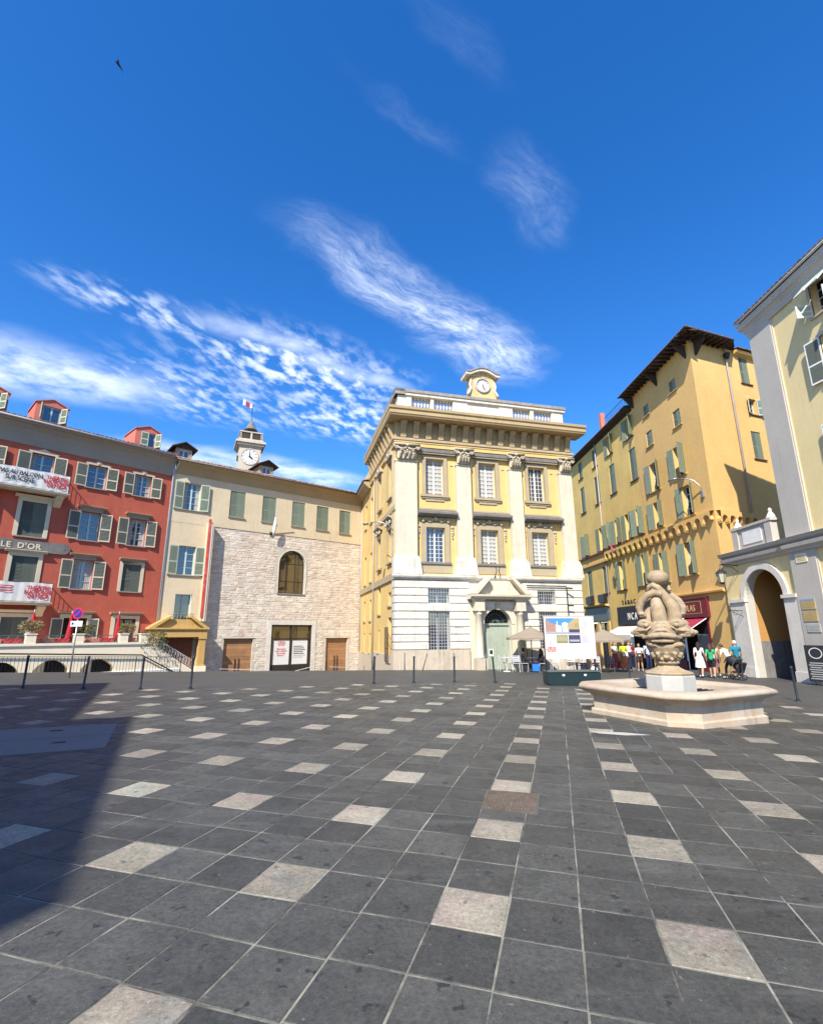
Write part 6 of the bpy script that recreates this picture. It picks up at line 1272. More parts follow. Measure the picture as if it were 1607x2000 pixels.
# ------------------------------------------------------------------ people
def limb(mb, parts, a, b, ra, rb, m):
    a, b = Vector(a), Vector(b); mb.tube([a, a.lerp(b, .5), b], [ra, (ra + rb) / 2 * 1.02, rb], 10); mb.ell(a, (ra,) * 3, 10, 7); mb.ell(b, (rb,) * 3, 10, 7); parts.append((a, b, ra, rb, m))
def person(label, x, y, face, top, bottom, hair, skin=(0.42, 0.24, 0.16), shoes=(0.5, 0.48, 0.45), h=1.68, pose='stand', legs='long', skirt=None, longhair=False, sleeve=False, bag=None, z=None, group='people in the square', lean=0.0, swing=.28, cap=False):
    s = h / 1.72
    t = thing('person', label, 'person', (x, y, gz(x, y) if z is None else z), R_(face), group)
    mats = [simple('skin', skin, .6), simple('top_cloth', top), simple('bottom_cloth', bottom), simple('shoe', shoes, .6)]
    mb, parts = MB(), []
    L = lambda a, b, ra, rb, m: limb(mb, parts, a, b, ra, rb, m)
    female = longhair; sh = .165 if female else .19; hw = .095
    sit = pose == 'sit'; hip = .46 if sit else .91
    ly = -math.sin(lean) ; up_ = math.cos(lean)
    def B(dx, dy, dz): return Vector((dx, dy * up_ - dz * math.sin(lean), hip + dz * math.cos(lean) + dy * math.sin(lean)))   # torso space above the hip
    # torso
    L(B(-.06, 0, .0), B(.06, 0, .0), .125, .125, 2); L(B(0, 0, .05), B(0, -.01, .28), .125, .125 if not female else .115, 1)
    L(B(-sh * .55, 0, .42), B(sh * .55, 0, .42), .105, .105, 1); L(B(0, 0, .2), B(0, 0, .42), .12, .13, 1); L(B(-sh, 0, .47), B(sh, 0, .47), .062, .062, 1)
    L(B(0, 0, .48), B(0, -.015, .60), .052, .05, 0)
    hc = B(0, -.03, .69); mb.ell(hc, (.078, .095, .115), 12, 9); parts.append((hc, hc, .1, .1, 0)); mb.ell(hc + Vector((0, -.05, -.045)), (.055, .05, .06), 10, 7)
    mb.ell(hc + Vector((0, -.105, -.01)), (.016, .022, .024), 6, 5)
    for q in (-1, 1): mb.ell(hc + Vector((q * .08, 0, -.01)), (.015, .025, .034), 6, 5)
    ms = 1 if sleeve else 0
    for q in (-1, 1):
        S0 = B(q * sh, 0, .46)
        if pose == 'sit': e, w = B(q * (sh + .04), -.05, .2), B(q * .12, -.30, .12)
        elif pose == 'push': e, w = B(q * (sh + .05), -.20, .24), B(q * .17, -.42, .14)
        elif pose == 'cross': e, w = B(q * (sh + .05), -.03, .2), B(q * .02, -.2, .22)
        elif pose == 'walk': e, w = B(q * (sh + .05), .08 * q, .2), B(q * (sh + .05), .10 * q - .12, -.02)
        else: e, w = B(q * (sh + .05), .02, .2), B(q * (sh + .07), -.06, -.04)
        m0 = S0.lerp(e, .55); L(S0, m0, .052, .048, 1); L(m0, e, .043, .04, ms); L(e, w, .04, .028, ms)
        d = (w - e).normalized(); p = w + d * .045; L(w, p, .027, .03, 0)
        side = Vector((1, 0, 0)) if abs(d.x) < .7 else Vector((0, 1, 0)); side = (side - d * side.dot(d)).normalized(); nrm = d.cross(side)
        for fi, (off, ln) in enumerate(((-.027, .06), (-.009, .075), (.009, .07), (.026, .055))):
            f0 = p + side * off + d * .02; f1 = f0 + d * ln * .55; f2 = f1 + d * ln * .4 + nrm * .018; mb.tube([f0, f1, f2], [.0105, .0105, .009], 6); parts.append((f0, f2, .01, .01, 0))
        tb = w + side * -.03 * q + d * .015; mb.tube([tb, tb + d * .035 + side * -.025 * q], [.012, .01], 6)
    lm = 2 if legs == 'long' else 0
    for q in (-1, 1):
        H = Vector((q * hw, 0, hip - .02))
        if sit: k = Vector((q * .11, -.44, .47)); an = Vector((q * .12, -.42 + .06 * q, .09))
        elif pose in ('walk', 'push'): k = Vector((q * hw, -swing * q * .55 - .05, .50)); an = Vector((q * hw * .9, -swing * q + (.10 if q < 0 else .02), .09 + (.06 if q < 0 else 0)))
        else: k = Vector((q * (hw + .01), -.03, .49)); an = Vector((q * (hw + .03), .02, .08))
        if legs == 'short' and not sit:
            mid = H.lerp(k, .75); L(H, mid, .098, .085, 2); L(mid, k, .068, .058, 0)
        elif legs == 'short': mid = H.lerp(k, .8); L(H, mid, .095, .08, 2); L(mid, k, .066, .058, 0)
        else: L(H, k, .092, .062, lm)
        L(k, an.lerp(k, .55), .058, .058, lm); L(k.lerp(an, .45), an, .057, .037, lm)
        L(an + Vector((0, .03, -.03)), an + Vector((q * .01, -.15, -.045)), .042, .035, 3)
    me = remesh(mb, .017, 1)
    for m in mats: me.materials.append(m)
    for p in me.polygons:
        c = p.center; best, bi = 9e9, 0
        for a, b, ra, rb, m in parts:
            ab = b - a; l2 = ab.length_squared; tt = 0 if l2 < 1e-9 else max(0, min(1, (c - a).dot(ab) / l2)); d = (c - a - ab * tt).length / (ra + (rb - ra) * tt)
            if d < best: best, bi = d, m
        p.material_index = bi
    bo = place(me, 'body', t, scale=(s, s, s))
    # hair
    hm = MB(); hm.ell(hc + Vector((0, .022, .03)), (.088, .10, .105), 12, 9)
    if longhair: hm.tube([hc + Vector((0, .06, .03)), hc + Vector((0, .09, -.1)), hc + Vector((0, .10, -.26)), hc + Vector((0, .09, -.36))], [.085, .09, .08, .045], 10)
    hm.build('hair', simple('hair', hair, .6), t, smooth=True).scale = (s, s, s)
    em = MB()
    for q in (-1, 1): em.ell(hc + Vector((q * .033, -.088, .012)), (.012, .008, .008), 6, 5)
    em.ell(hc + Vector((0, -.094, -.062)), (.024, .008, .007), 6, 5); em.build('face', simple('face_dark', (.06, .03, .025), .5), t).scale = (s, s, s)
    if skirt:
        col, zl, fl = skirt; mb = MB(); n = 20; zs = [hip + .12, hip - .02, (hip + zl) / 2, zl]; rs = [.135, .165, .19 + fl * .5, .2 + fl]
        vs_ = [((r + .015 * math.sin(j * 5) * (i > 1)) * 1.08 * math.cos(2 * math.pi * j / n), (r + .015 * math.sin(j * 5) * (i > 1)) * .9 * math.sin(2 * math.pi * j / n), zz) for i, (zz, r) in enumerate(zip(zs, rs)) for j in range(n)]
        mb.add(vs_, [(i * n + j, i * n + (j + 1) % n, (i + 1) * n + (j + 1) % n, (i + 1) * n + j) for i in range(3) for j in range(n)]); sm = col if not isinstance(col, tuple) else simple('skirt_cloth', col)
        mb.build('skirt', sm, t, smooth=True).scale = (s, s, s)
    if bag:
        mb = MB(); bx, bz, col = bag; mb.tube([(bx * .3, -.02, 1.38), (bx, -.1, bz + .2)], .012, 6); mb.box(bx - .13, bx + .13, -.16, -.04, bz - .05, bz + .2); mb.build('bag', simple('bag_cloth', col), t).scale = (s, s, s)
    return t
DK = (.02, .013, .01); BR = (.07, .035, .02); FLOR = surf('floral_print', (0.30, 0.04, 0.05), .85, .1, 6, spots=.8, spotcol=(.55, .42, .36), spotscale=9, spotlo=.52); FLO2 = surf('orange_print', (0.42, 0.11, 0.035), .85, .1, 6, spots=.8, spotcol=(.50, .35, .22), spotscale=9, spotlo=.5)
def people():
    G = 'people waiting by the cafe'
    person('person in white top and red flowered long skirt, leftmost of the standing group', 12.20, 31.3, 20, (.62, .55, .52), (.3, .05, .05), BR, longhair=True, skirt=(FLOR, .14, .10), pose='cross', h=1.66, group=G)
    person('person in lime green top and orange skirt holding a white bag', 12.62, 31.0, -15, (.45, .52, .03), (.4, .1, .05), DK, longhair=True, skirt=(FLO2, .16, .10), bag=(.06, .92, (.7, .68, .64)), h=1.68, group=G)
    person('person with dark hair in white blouse and long dark skirt', 13.05, 31.3, 35, (.62, .58, .55), (.012, .014, .03), DK, longhair=True, skirt=((.012, .014, .035), .22, .06), pose='cross', h=1.70, sleeve=True, group=G)
    person('person in dark red top half hidden behind the standing group', 13.62, 32.2, 10, (.16, .02, .025), (.02, .02, .025), DK, h=1.66, group=G)
    person('person in white t-shirt and brown shorts with bare legs', 13.55, 31.0, -20, (.70, .67, .64), (.06, .03, .02), (.16, .05, .03), legs='short', pose='cross', h=1.58, group=G, longhair=False)
    person('person in light blue shirt and navy trousers beside the fountain', 13.72, 30.2, 5, (.38, .48, .62), (.012, .02, .07), DK, (.26, .14, .09), (.12, .03, .03), h=1.74, group=G)
    G = 'people walking past the shop'
    person('person in white sleeveless top and white skirt with long dark hair walking', 14.35, 26.0, 145, (.64, .62, .60), (.6, .58, .55), DK, longhair=True, legs='bare', skirt=((.62, .60, .57), .48, .03), pose='walk', h=1.70, shoes=(.7, .68, .66), group=G)
    person('person in green sleeveless top and black shorts walking', 14.75, 25.7, 150, (.02, .33, .13), (.012, .012, .014), BR, longhair=True, legs='short', pose='walk', h=1.62, shoes=(.3, .3, .3), swing=.24, group=G)
    person('person in pink top and patterned trousers behind the stooping person', 15.45, 26.6, 160, (.56, .40, .36), (.18, .09, .13), BR, longhair=True, pose='walk', h=1.66, group=G)
    person('person in pale yellow shirt stooping over a dark pushchair', 15.45, 25.3, 200, (.62, .58, .40), (.03, .03, .035), BR, legs='long', pose='push', lean=.62, h=1.76, sleeve=False, group=G)
    person('person with white hair in teal t-shirt and dark shorts near the arch', 16.2, 26.0, 165, (.012, .17, .25), (.015, .018, .03), (.62, .6, .56), legs='short', pose='walk', h=1.80, shoes=(.25, .15, .08), group=G)
people()
def pushchair():
    x, y = 15.25, 24.8; t = thing('pushchair', 'dark folding pushchair held by the stooping person', 'pushchair', (x, y, gz(x, y)), R_(200))
    mb = MB(); mb.prism([(-.05, .28), (.35, .32), (.55, .75), (.48, .8), (.28, .42), (-.05, .38)], -.2, .2); mb.build('seat', M['board'], t, rz=R_(90))
    mb = MB()
    for s in (-.24, .24): mb.tube([(s, .35, .95), (s, .0, .45), (s, -.35, .12)], .013, 6); mb.tube([(s, -.1, .5), (s, .3, .12)], .013, 6)
    mb.tube([(-.24, .35, .95), (.24, .35, .95)], .014, 6); mb.build('frame', M['steel'], t)
    for sx in (-.26, .26):
        for yy in (-.35, .3): MB().tube([(sx + .11 * 0, yy + .11 * math.cos(q), .11 + .09 * math.sin(q)) for q in [2 * math.pi * k / 12 for k in range(13)]], .02, 6).build('wheel', M['iron'], t)
    mb = MB(); mb.tube([(0, .1, .72), (0, -.02, .92), (0, -.25, .95)], [.26, .25, .1], 10); mb.build('hood', M['board'], t, smooth=True)
pushchair()

# ------------------------------------------------------------------ cafe furniture
def chair_parts():
    seat = MB()
    for k in range(5): seat.box(-.19, .19, -.19 + .078 * k, -.125 + .078 * k, .44, .455)
    fr_ = MB()
    for s in (-.2, .2):
        fr_.tube([(s, -.2, 0), (s * .95, -.19, .44), (s * .95, .19, .44), (s, .24, 0)], .013, 6); fr_.tube([(s * .95, .19, .44), (s * .95, .25, .85)], .013, 6)
    fr_.tube([(-.19, .25, .85), (.19, .25, .85)], .013, 6)
    back = MB()
    for k in range(3): back.box(-.18, .18, .215 + .012 * k, .228 + .012 * k, .55 + .1 * k, .61 + .1 * k)
    return seat, fr_, back
def cafe():
    seat, fm, back = chair_parts()
    mw = (seat.mesh('seat', M['wmet']), fm.mesh('frame', M['wmet']), back.mesh('backrest', M['wmet']))
    gd = flat('grey_blue_metal', (.10, .12, .16), .5); mg = tuple(m.copy() for m in mw)
    for m in mg: m.materials[0] = gd
    spots = [(5.05, 29.1, 100, 'white metal cafe chair, leftmost by the palace door'), (5.75, 28.5, 150, 'white metal cafe chair with its back to the square, second from the palace door'), (5.55, 29.5, 40, 'white metal cafe chair against the palace plinth'),
             (6.15, 28.75, 90, 'white metal cafe chair under the left seated person'), (7.15, 28.85, -80, 'white metal cafe chair under the right seated person'), (7.75, 28.3, 180, 'white metal cafe chair just left of the information board'), (8.15, 29.2, -60, 'white metal cafe chair behind the left post of the information board'),
             (8.75, 28.8, 170, 'white metal cafe chair seen under the left half of the information board'), (9.25, 28.6, 190, 'white metal cafe chair seen under the middle of the information board'), (10.15, 28.9, 175, 'white metal cafe chair seen under the right half of the information board')]
    for x, y, rz, lab in spots:
        t = thing('cafe_chair', lab, 'chair', (x, y, gz(x, y)), R_(rz), 'white cafe chairs')
        for m, n in zip(mw, ('seat', 'frame', 'backrest')): place(m, n, t)
    for x, y, rz, lab in ((11.35, 29.9, 160, 'grey blue metal cafe chair just right of the information board'), (11.75, 30.8, 60, 'grey blue metal cafe chair by the dark shop doorway')):
        t = thing('cafe_chair', lab, 'chair', (x, y, gz(x, y)), R_(rz), 'grey cafe chairs')
        for m, n in zip(mg, ('seat', 'frame', 'backrest')): place(m, n, t)
    top = MB().lathe([(.32, .72), (.33, .74), (.32, .75)], 20).mesh('table_top', M['wmet'], False); leg = MB().lathe([(.025, .03), (.025, .72)], 8).mesh('leg', M['wmet']); foot = MB().lathe([(.22, 0), (.2, .03), (.03, .05)], 16).mesh('foot', M['wmet'])
    for x, y, lab in ((5.2, 28.7, 'small round cafe table nearest the palace door'), (6.65, 29.1, 'small round cafe table between the two seated people'), (9.5, 29.3, 'small round cafe table behind the information board')):
        t = thing('cafe_table', lab, 'table', (x, y, gz(x, y)), 0, 'cafe tables')
        for m, n in ((top, 'table_top'), (leg, 'leg'), (foot, 'foot')): place(m, n, t)
    G = 'people seated at the cafe'; sk = (.16, .09, .06)
    person('person in black seated left under the parasol', 6.15, 28.75, 90, (.018, .016, .018), (.02, .02, .03), DK, sk, (.05, .05, .05), pose='sit', sleeve=True, h=1.7, group=G)
    person('person in black seated right under the parasol facing left', 7.15, 28.85, -80, (.02, .014, .016), (.018, .018, .022), DK, sk, (.05, .05, .05), pose='sit', sleeve=True, h=1.66, longhair=True, group=G)
    person('person seen below the information board with yellow top and black trousers', 8.7, 28.95, 60, (.55, .45, .03), (.015, .015, .018), DK, pose='sit', h=1.68, group=G)
    person('person seen below the middle of the information board in dark trousers', 9.3, 28.75, 10, (.05, .03, .06), (.02, .016, .03), DK, pose='sit', h=1.68, group=G)
    person('person seen below the right of the information board in purple trousers', 10.2, 29.0, -30, (.10, .05, .09), (.07, .02, .06), DK, pose='sit', h=1.68, group=G)
    b = thing('blue_bag', 'bright blue bag hanging between the two seated people', 'bag', (6.75, 28.55, gz(6.75, 28.55))); MB().prism([(-.17, .05), (.17, .05), (.2, .42), (-.2, .42)], -.09, .09).build('bag_body', simple('blue_bag', (.02, .16, .55), .5), b); MB().tube([(-.12, 0, .42), (-.1, 0, .58), (.1, 0, .58), (.12, 0, .42)], .012, 6).build('handle', M['blue'], b)
    b = thing('white_bag', 'round white bag on the ground below the information board', 'bag', (9.85, 28.3, gz(9.85, 28.3))); mb = MB().ell((0, 0, .17), (.2, .14, .18), 14, 9); mb.build('bag_body', simple('white_bag', (.66, .63, .55)), b, smooth=True); MB().tube([(-.1, 0, .32), (-.06, 0, .45), (.06, 0, .45), (.1, 0, .32)], .012, 6).build('handle', M['paper'], b)
    for x, y, zt, r, lab in ((6.7, 29.05, 2.42, 1.42, 'open taupe cafe parasol in front of the palace door'), (11.0, 29.6, 2.35, 1.5, 'open taupe cafe parasol half hidden behind the information board')):
        t = thing('parasol', lab, 'parasol', (x, y, gz(x, y)), R_(22), 'cafe parasols'); mb = MB(); n = 8; z0 = zt - .62
        ringp = [(r * math.cos(2 * math.pi * k / n), r * math.sin(2 * math.pi * k / n)) for k in range(n)]
        for k in range(n):
            a, b_ = ringp[k], ringp[(k + 1) % n]; m_ = ((a[0] + b_[0]) / 2 * .97, (a[1] + b_[1]) / 2 * .97)
            mb.add([(0, 0, zt), (a[0], a[1], z0), (m_[0], m_[1], z0 + .03), (b_[0], b_[1], z0), (a[0], a[1], z0 - .1), (m_[0], m_[1], z0 - .07), (b_[0], b_[1], z0 - .1), (a[0] * .5, a[1] * .5, z0 + .28), (b_[0] * .5, b_[1] * .5, z0 + .28)], [(0, 7, 8), (7, 1, 2), (7, 2, 8), (8, 2, 3), (1, 4, 5, 2), (2, 5, 6, 3)])
        mb.build('canopy', M['canvas'], t); MB().tube([(0, 0, 0), (0, 0, zt + .08)], .025, 8).build('pole', M['bronze'], t); MB().lathe([(.26, 0), (.26, .06), (.05, .1)], 16).build('base', M['iron'], t)
        for k in range(n): a = ringp[k]; MB().tube([(0, 0, zt - .3), (a[0] * .5, a[1] * .5, z0 + .26), (a[0] * .98, a[1] * .98, z0 - .01)], .01, 4).build('rib', M['bronze'], t)
cafe()
# ------------------------------------------------------------------ information board
def info_board():
    x, y = 5.25, 20.6; t = thing('information_board', 'large white information board with photographs on a dark ballast box', 'board', (x, y, gz(x, y)), rot_of(85)); zg = gz(x, y)
    mb = MB(); mb.prism([(0.0, .03), (.14, -.0), (1.96, -.03), (2.1, .0), (2.1, .46), (0, .5)], -.3, .35); mb.build('ballast_box', M['ballast'], t); MB().box(-.02, 2.12, -.33, .38, .48, .52).build('box_lid', M['irong'], t)
    for xx in (.55, 1.42): MB().box(xx, xx + .1, -.31, -.30, .33, .4).build('box_sticker', M['paper'], t)
    for xx in (.04, 2.04): MB().box(xx - .03, xx + .03, -.03, .03, .5, 2.55).build('post', M['iron'], t)
    z0, z1 = .98, 2.6
    MB().box(.06, 2.08, -.05, .02, z0, z1).build('panel', M['paper'], t)
    mb = MB()
    for a, b, c, d in ((.03, 2.11, z0 - .03, z0), (.03, 2.11, z1, z1 + .03), (.03, .06, z0, z1), (2.08, 2.11, z0, z1)): mb.box(a, b, -.06, .03, c, d)
    mb.build('panel_frame', M['bframe'], t)
    def q(a, b, c, d, m, k=0, name='print'): return MB().box(a, b, -.056 - .002 * k, -.05 - .002 * k, c, d).build(name, m, t)
    def poly(p, m, k): return MB().prism(p, -.056 - .002 * k, -.052 - .002 * k).build('print', m, t)
    pr = lambda n, c: flat('print_' + n, c, .6)
    S, R1, Y1, Wt, Gd, Dk, Gn = pr('sky', (.06, .22, .48)), pr('rose', (.34, .2, .16)), pr('yellow', (.38, .29, .14)), pr('white', (.62, .62, .64)), pr('ground', (.32, .32, .34)), pr('dark', (.05, .05, .10)), pr('olive', (.22, .21, .10))
    zt = z1 - .06; zb = zt - .62
    q(.10, 1.50, zb, zt, S); poly([(.10, zt), (.10, zb), (.34, zb), (.34, zb + .42)], R1, 1); poly([(.30, zb + .08), (.52, zb + .08), (.52, zb + .40), (.30, zb + .42)], R1, 2); poly([(.52, zb + .08), (.74, zb + .08), (.74, zb + .32), (.52, zb + .37)], Wt, 1); q(.56, .60, zb + .3, zb + .5, Wt, 2)
    poly([(.78, zb + .06), (1.02, zb + .06), (1.02, zb + .42), (.90, zb + .47), (.78, zb + .42)], Wt, 2); poly([(1.04, zb + .08), (1.50, zb + .08), (1.50, zt), (1.32, zt), (1.04, zb + .40)], Y1, 1)
    for k in range(4): q(1.30 + .05 * k, 1.325 + .05 * k, zb + .26, zb + .42, Gn, 2); q(.80 + .055 * k, .83 + .055 * k, zb + .16, zb + .36, Y1, 3)
    q(.10, 1.50, zb, zb + .09, Gd, 3); q(1.06, 1.50, zb + .06, zb + .18, Dk, 4)
    q(.52, .98, zb - .36, zb - .04, Gn); q(1.02, 1.50, zb - .36, zb - .04, Dk); q(1.54, 1.84, zb - .36, zt, pr('grey', (.45, .44, .42)))
    for k in range(5): q(.56 + .08 * k, .60 + .08 * k, zb - .28, zb - .1 + .02 * (k % 2), pr('stone%d' % k, (.40, .36, .2)), 1)
    q(1.06, 1.46, zb - .30, zb - .22, Gd, 1); q(1.56, 1.82, zb - .34, zb - .1, pr('mauve', (.42, .40, .52)), 1)
    for k in range(12): q(.56, 1.78 - .05 * (k % 3), zb - .46 - .042 * k, zb - .452 - .042 * k, M['ink_l'], 0, 'text_line')
    for i, ln in enumerate(('THÉÂTRE', 'NATIONAL', 'DE NICE')): place(text_mesh(ln, .085, M['ink_r'], .001, 'CENTER', 1, .003), 'lettering', t, (.28, -.055, z0 + .38 - .07 * i))
    for k, (a, b) in enumerate(((.26, .62), (.22, .56), (.32, .53))): q(a, a + .04, z0 + b, z0 + b + .03, M['ink_k'], 0, 'emblem')
M['bframe'] = flat('beige_frame', (.48, .42, .36), .6)
info_board()
# ------------------------------------------------------------------ bollards and small street things
def bollards():
    body = MB().lathe([(.045, 0), (.045, .06), (.036, .08), (.034, .93), (.042, .95), (.042, .985), (.03, 1.0)], 12).mesh('post', M['bol'], True); base = MB().lathe([(.085, -.01), (.08, .012), (.05, .02)], 14).mesh('base_plate', M['bol'])
    L = [(-12.28, 16.61, 'leftmost black bollard, in front of the terrace'), (-10.43, 16.7, 'black bollard second from the left, beside the round parking sign'), (-8.66, 16.78, 'black bollard third from the left, in front of the railing end'), (-7.22, 17.15, 'black bollard in front of the ochre porch'),
         (-1.46, 20.0, 'black bollard in front of the palace corner'), (.06, 20.71, 'black bollard in front of the left barred palace window'), (1.7, 21.22, 'black bollard between the palace window and its door'), (3.35, 21.24, 'black bollard in front of the palace door'),
         (11.6, 15.96, 'dark bollard standing right of the fountain'), (15.11, 23.97, 'dark bollard left of the arch passage'), (9.94, 23.97, 'black bollard between the board and the fountain')]
    tilt = {1: 3, 7: -4, 8: -2}
    for i, (x, y, lab) in enumerate(L):
        t = thing('bollard', lab, 'bollard', (x, y, gz(x, y)), 0, 'bollards round the square'); place(body, 'post', t, rz=0).rotation_euler = (0, R_(tilt.get(i, 1)), 0); place(base, 'base_plate', t)
    for x, y, lean, lab in ((-2.1, 27.9, 0, 'thin grey post at the foot of the palace side wall'), (-.4, 27.6, 0, 'thin grey post before the palace corner'), (.55, 28.0, 16, 'leaning grey post before the palace corner'), (2.3, 28.4, 0, 'thin grey post below the left palace window'), (4.1, 28.9, 0, 'thin grey post left of the palace door'), (-3.6, 39.0, 0, 'thin grey post beside the right wooden door')):
        t = thing('slim_post', lab, 'post', (x, y, gz(x, y)), 0, 'slim posts along the palace'); place(MB().tube([(0, 0, 0), (0, 0, .95)], .028, 8).mesh('post', M['irong'], True), 'post', t).rotation_euler = (0, R_(lean), 0); MB().lathe([(.07, 0), (.06, .02)], 10).build('base_plate', M['irong'], t)
bollards()
def parking_sign():
    x, y = -13.6, 20.8; g = gz(x, y); t = thing('parking_sign', 'round blue and red no parking sign on a pole before the terrace', 'sign', (x, y, g), R_(-8))
    MB().tube([(0, 0, 0), (0, 0, 2.6)], .03, 8).build('pole', M['steel'], t, smooth=True); n = 28
    def disc(r, yy, z): return MB().add([(r * math.cos(2 * math.pi * k / n), yy, z + r * math.sin(2 * math.pi * k / n)) for k in range(n)] + [(r * math.cos(2 * math.pi * k / n), yy + .012, z + r * math.sin(2 * math.pi * k / n)) for k in range(n)], [tuple(range(n)), tuple(range(2 * n - 1, n - 1, -1))] + [(k, (k + 1) % n, (k + 1) % n + n, k + n) for k in range(n)])
    z = 2.5; disc(.235, -.055, z).build('disc', M['red_s'], t); disc(.18, -.062, z).build('disc_face', M['blue'], t)
    mb = MB(); mb.M = Matrix.Translation((0, 0, z)) @ Matrix.Rotation(R_(-45), 4, 'Y'); mb.box(-.18, .18, -.068, -.06, -.02, .02); mb.build('disc_bar', M['red_s'], t)
    MB().box(-.27, .27, -.05, -.035, 1.98, 2.2).build('plate', M['paper'], t); MB().box(-.22, -.12, -.054, -.05, 2.05, 2.14).build('plate_symbol', M['blue'], t)
    mb = MB(); [mb.box(-.06, .2, -.054, -.05, 2.04 + .05 * k, 2.055 + .05 * k) for k in range(3)]; mb.build('plate_print', M['ink_g'], t)
parking_sign()
def terrace_things():
    th = rot_of(43); c, s = math.cos(th), math.sin(th); W = lambda x, y: (J[0] + c * x - s * y, J[1] + s * x + c * y)
    for x, y, lab in ((-6.85, -2.0, 'closed red parasol at the left of the terrace'), (-5.1, -1.6, 'closed red parasol behind the parking sign'), (-2.95, -2.2, 'closed red parasol near the terrace stair')):
        px_, py_ = W(x, y); t = thing('closed_parasol', lab, 'parasol', (px_, py_, .75), 0, 'closed parasols on the terrace'); mb = MB(); n = 10
        prof = [(.03, 2.05), (.06, 1.9), (.10, 1.5), (.14, 1.1), (.18, .75), (.16, .7)]
        mb.add([((r + .03 * math.sin(j * 3.1) * (i > 1)) * math.cos(2 * math.pi * j / n), (r + .03 * math.sin(j * 3.1) * (i > 1)) * math.sin(2 * math.pi * j / n), z) for i, (r, z) in enumerate(prof) for j in range(n)], [(i * n + j, i * n + (j + 1) % n, (i + 1) * n + (j + 1) % n, (i + 1) * n + j) for i in range(len(prof) - 1) for j in range(n)])
        mb.build('canopy', M['para_r'], t, smooth=True); MB().tube([(0, 0, 0), (0, 0, 2.2)], .022, 8).build('pole', M['wmet'], t); MB().lathe([(.2, 0), (.2, .06), (.04, .08)], 12).build('base', M['iron'], t)
    for i, x in enumerate((-8.4, -7.6, -6.2, -5.6, -4.2, -3.5, -2.4)):
        px_, py_ = W(x, -2.2); t = thing('terrace_table', ('red clothed table behind the terrace railing, %s from the left' % ('first', 'second', 'third', 'fourth', 'fifth', 'sixth', 'seventh')[i]), 'table', (px_, py_, .75), th, 'tables on the terrace')
        MB().box(-.33, .33, -.33, .33, .70, .73).build('table_top', M['para_r'], t); mb = MB(); mb.quad((-.335, -.335, .74), (.335, -.335, .74), (.35, -.36, .45), (-.35, -.36, .45)); mb.quad((.335, -.335, .74), (.335, .335, .74), (.36, .35, .45), (.36, -.35, .45)); mb.quad((-.335, -.335, .735), (-.335, .335, .735), (-.36, .35, .45), (-.36, -.35, .45)); mb.build('tablecloth', M['para_r'] if i % 2 else M['pinkcloth'], t); MB().tube([(0, 0, 0), (0, 0, .7)], .03, 8).build('leg', M['iron'], t)
    def shrub(name, lab, x, y, z, r, hgt, n, leaf, spiky, seed, pot=True):
        px_, py_ = W(x, y); t = thing(name, lab, 'plant', (px_, py_, z)); rr = random.Random(seed)
        if pot: MB().lathe([(r * .35, 0), (r * .5, .3), (r * .52, .33), (r * .45, .33)], 14).build('pot', M['terra'], t)
        z0 = .3 if pot else 0; mb = MB(); tw = MB()
        for k in range(n):
            a = rr.uniform(0, 6.283); u = rr.random() ** .5; zz = z0 + hgt * rr.random() ** .8; q = r * u * (1.1 - .45 * abs((zz - z0) / hgt - .45))
            p = Vector((q * math.cos(a), q * math.sin(a), zz)); d = Vector((rr.gauss(0, .6) + math.cos(a), rr.gauss(0, .6) + math.sin(a), rr.gauss(.6 if spiky else 0, .6))).normalized(); l = rr.uniform(.1, .2) if spiky else rr.uniform(.05, .1); w = d.cross(Vector((rr.gauss(0, 1), rr.gauss(0, 1), rr.gauss(0, 1)))).normalized() * l * (.1 if spiky else .35)
            mb.add([p - w * .3, p + d * l * .5 - w, p + d * l, p + d * l * .5 + w], [(0, 1, 2, 3)])
        for k in range(9): a = rr.uniform(0, 6.283); tw.tube([(0, 0, z0 - .1), (r * .4 * math.cos(a), r * .4 * math.sin(a), z0 + hgt * .5), (r * .8 * math.cos(a), r * .8 * math.sin(a), z0 + hgt * .9)], [.012, .009, .004], 5)
        mb.build('foliage', M[leaf], t); tw.build('stem', M['twig'], t)
    shrub('dry_grass_pot', 'tuft of dry grass in a pot on the left terrace pier', -7.0, -2.6, 1.5, .42, .5, 900, 'dry', True, 1); shrub('leafy_pot_plant', 'dry leafy plant in a round pot by the fourth terrace pier', -2.55, -2.5, 1.45, .36, .45, 700, 'dry', True, 2)
    shrub('climbing_shrub', 'straggly dark green shrub spilling over the head of the stair', -1.2, -2.75, .75, .75, 1.1, 1600, 'leaf', False, 3, False); shrub('terrace_bush', 'small dark bush behind the parking sign on the terrace', -4.3, -1.5, 1.2, .4, .7, 700, 'leaf', False, 4)
M['pinkcloth'] = simple('pink_cloth', (.45, .16, .13)); M['terra'] = surf('grey_pot', (0.34, 0.31, 0.27), .9, .1, 4)
terrace_things()
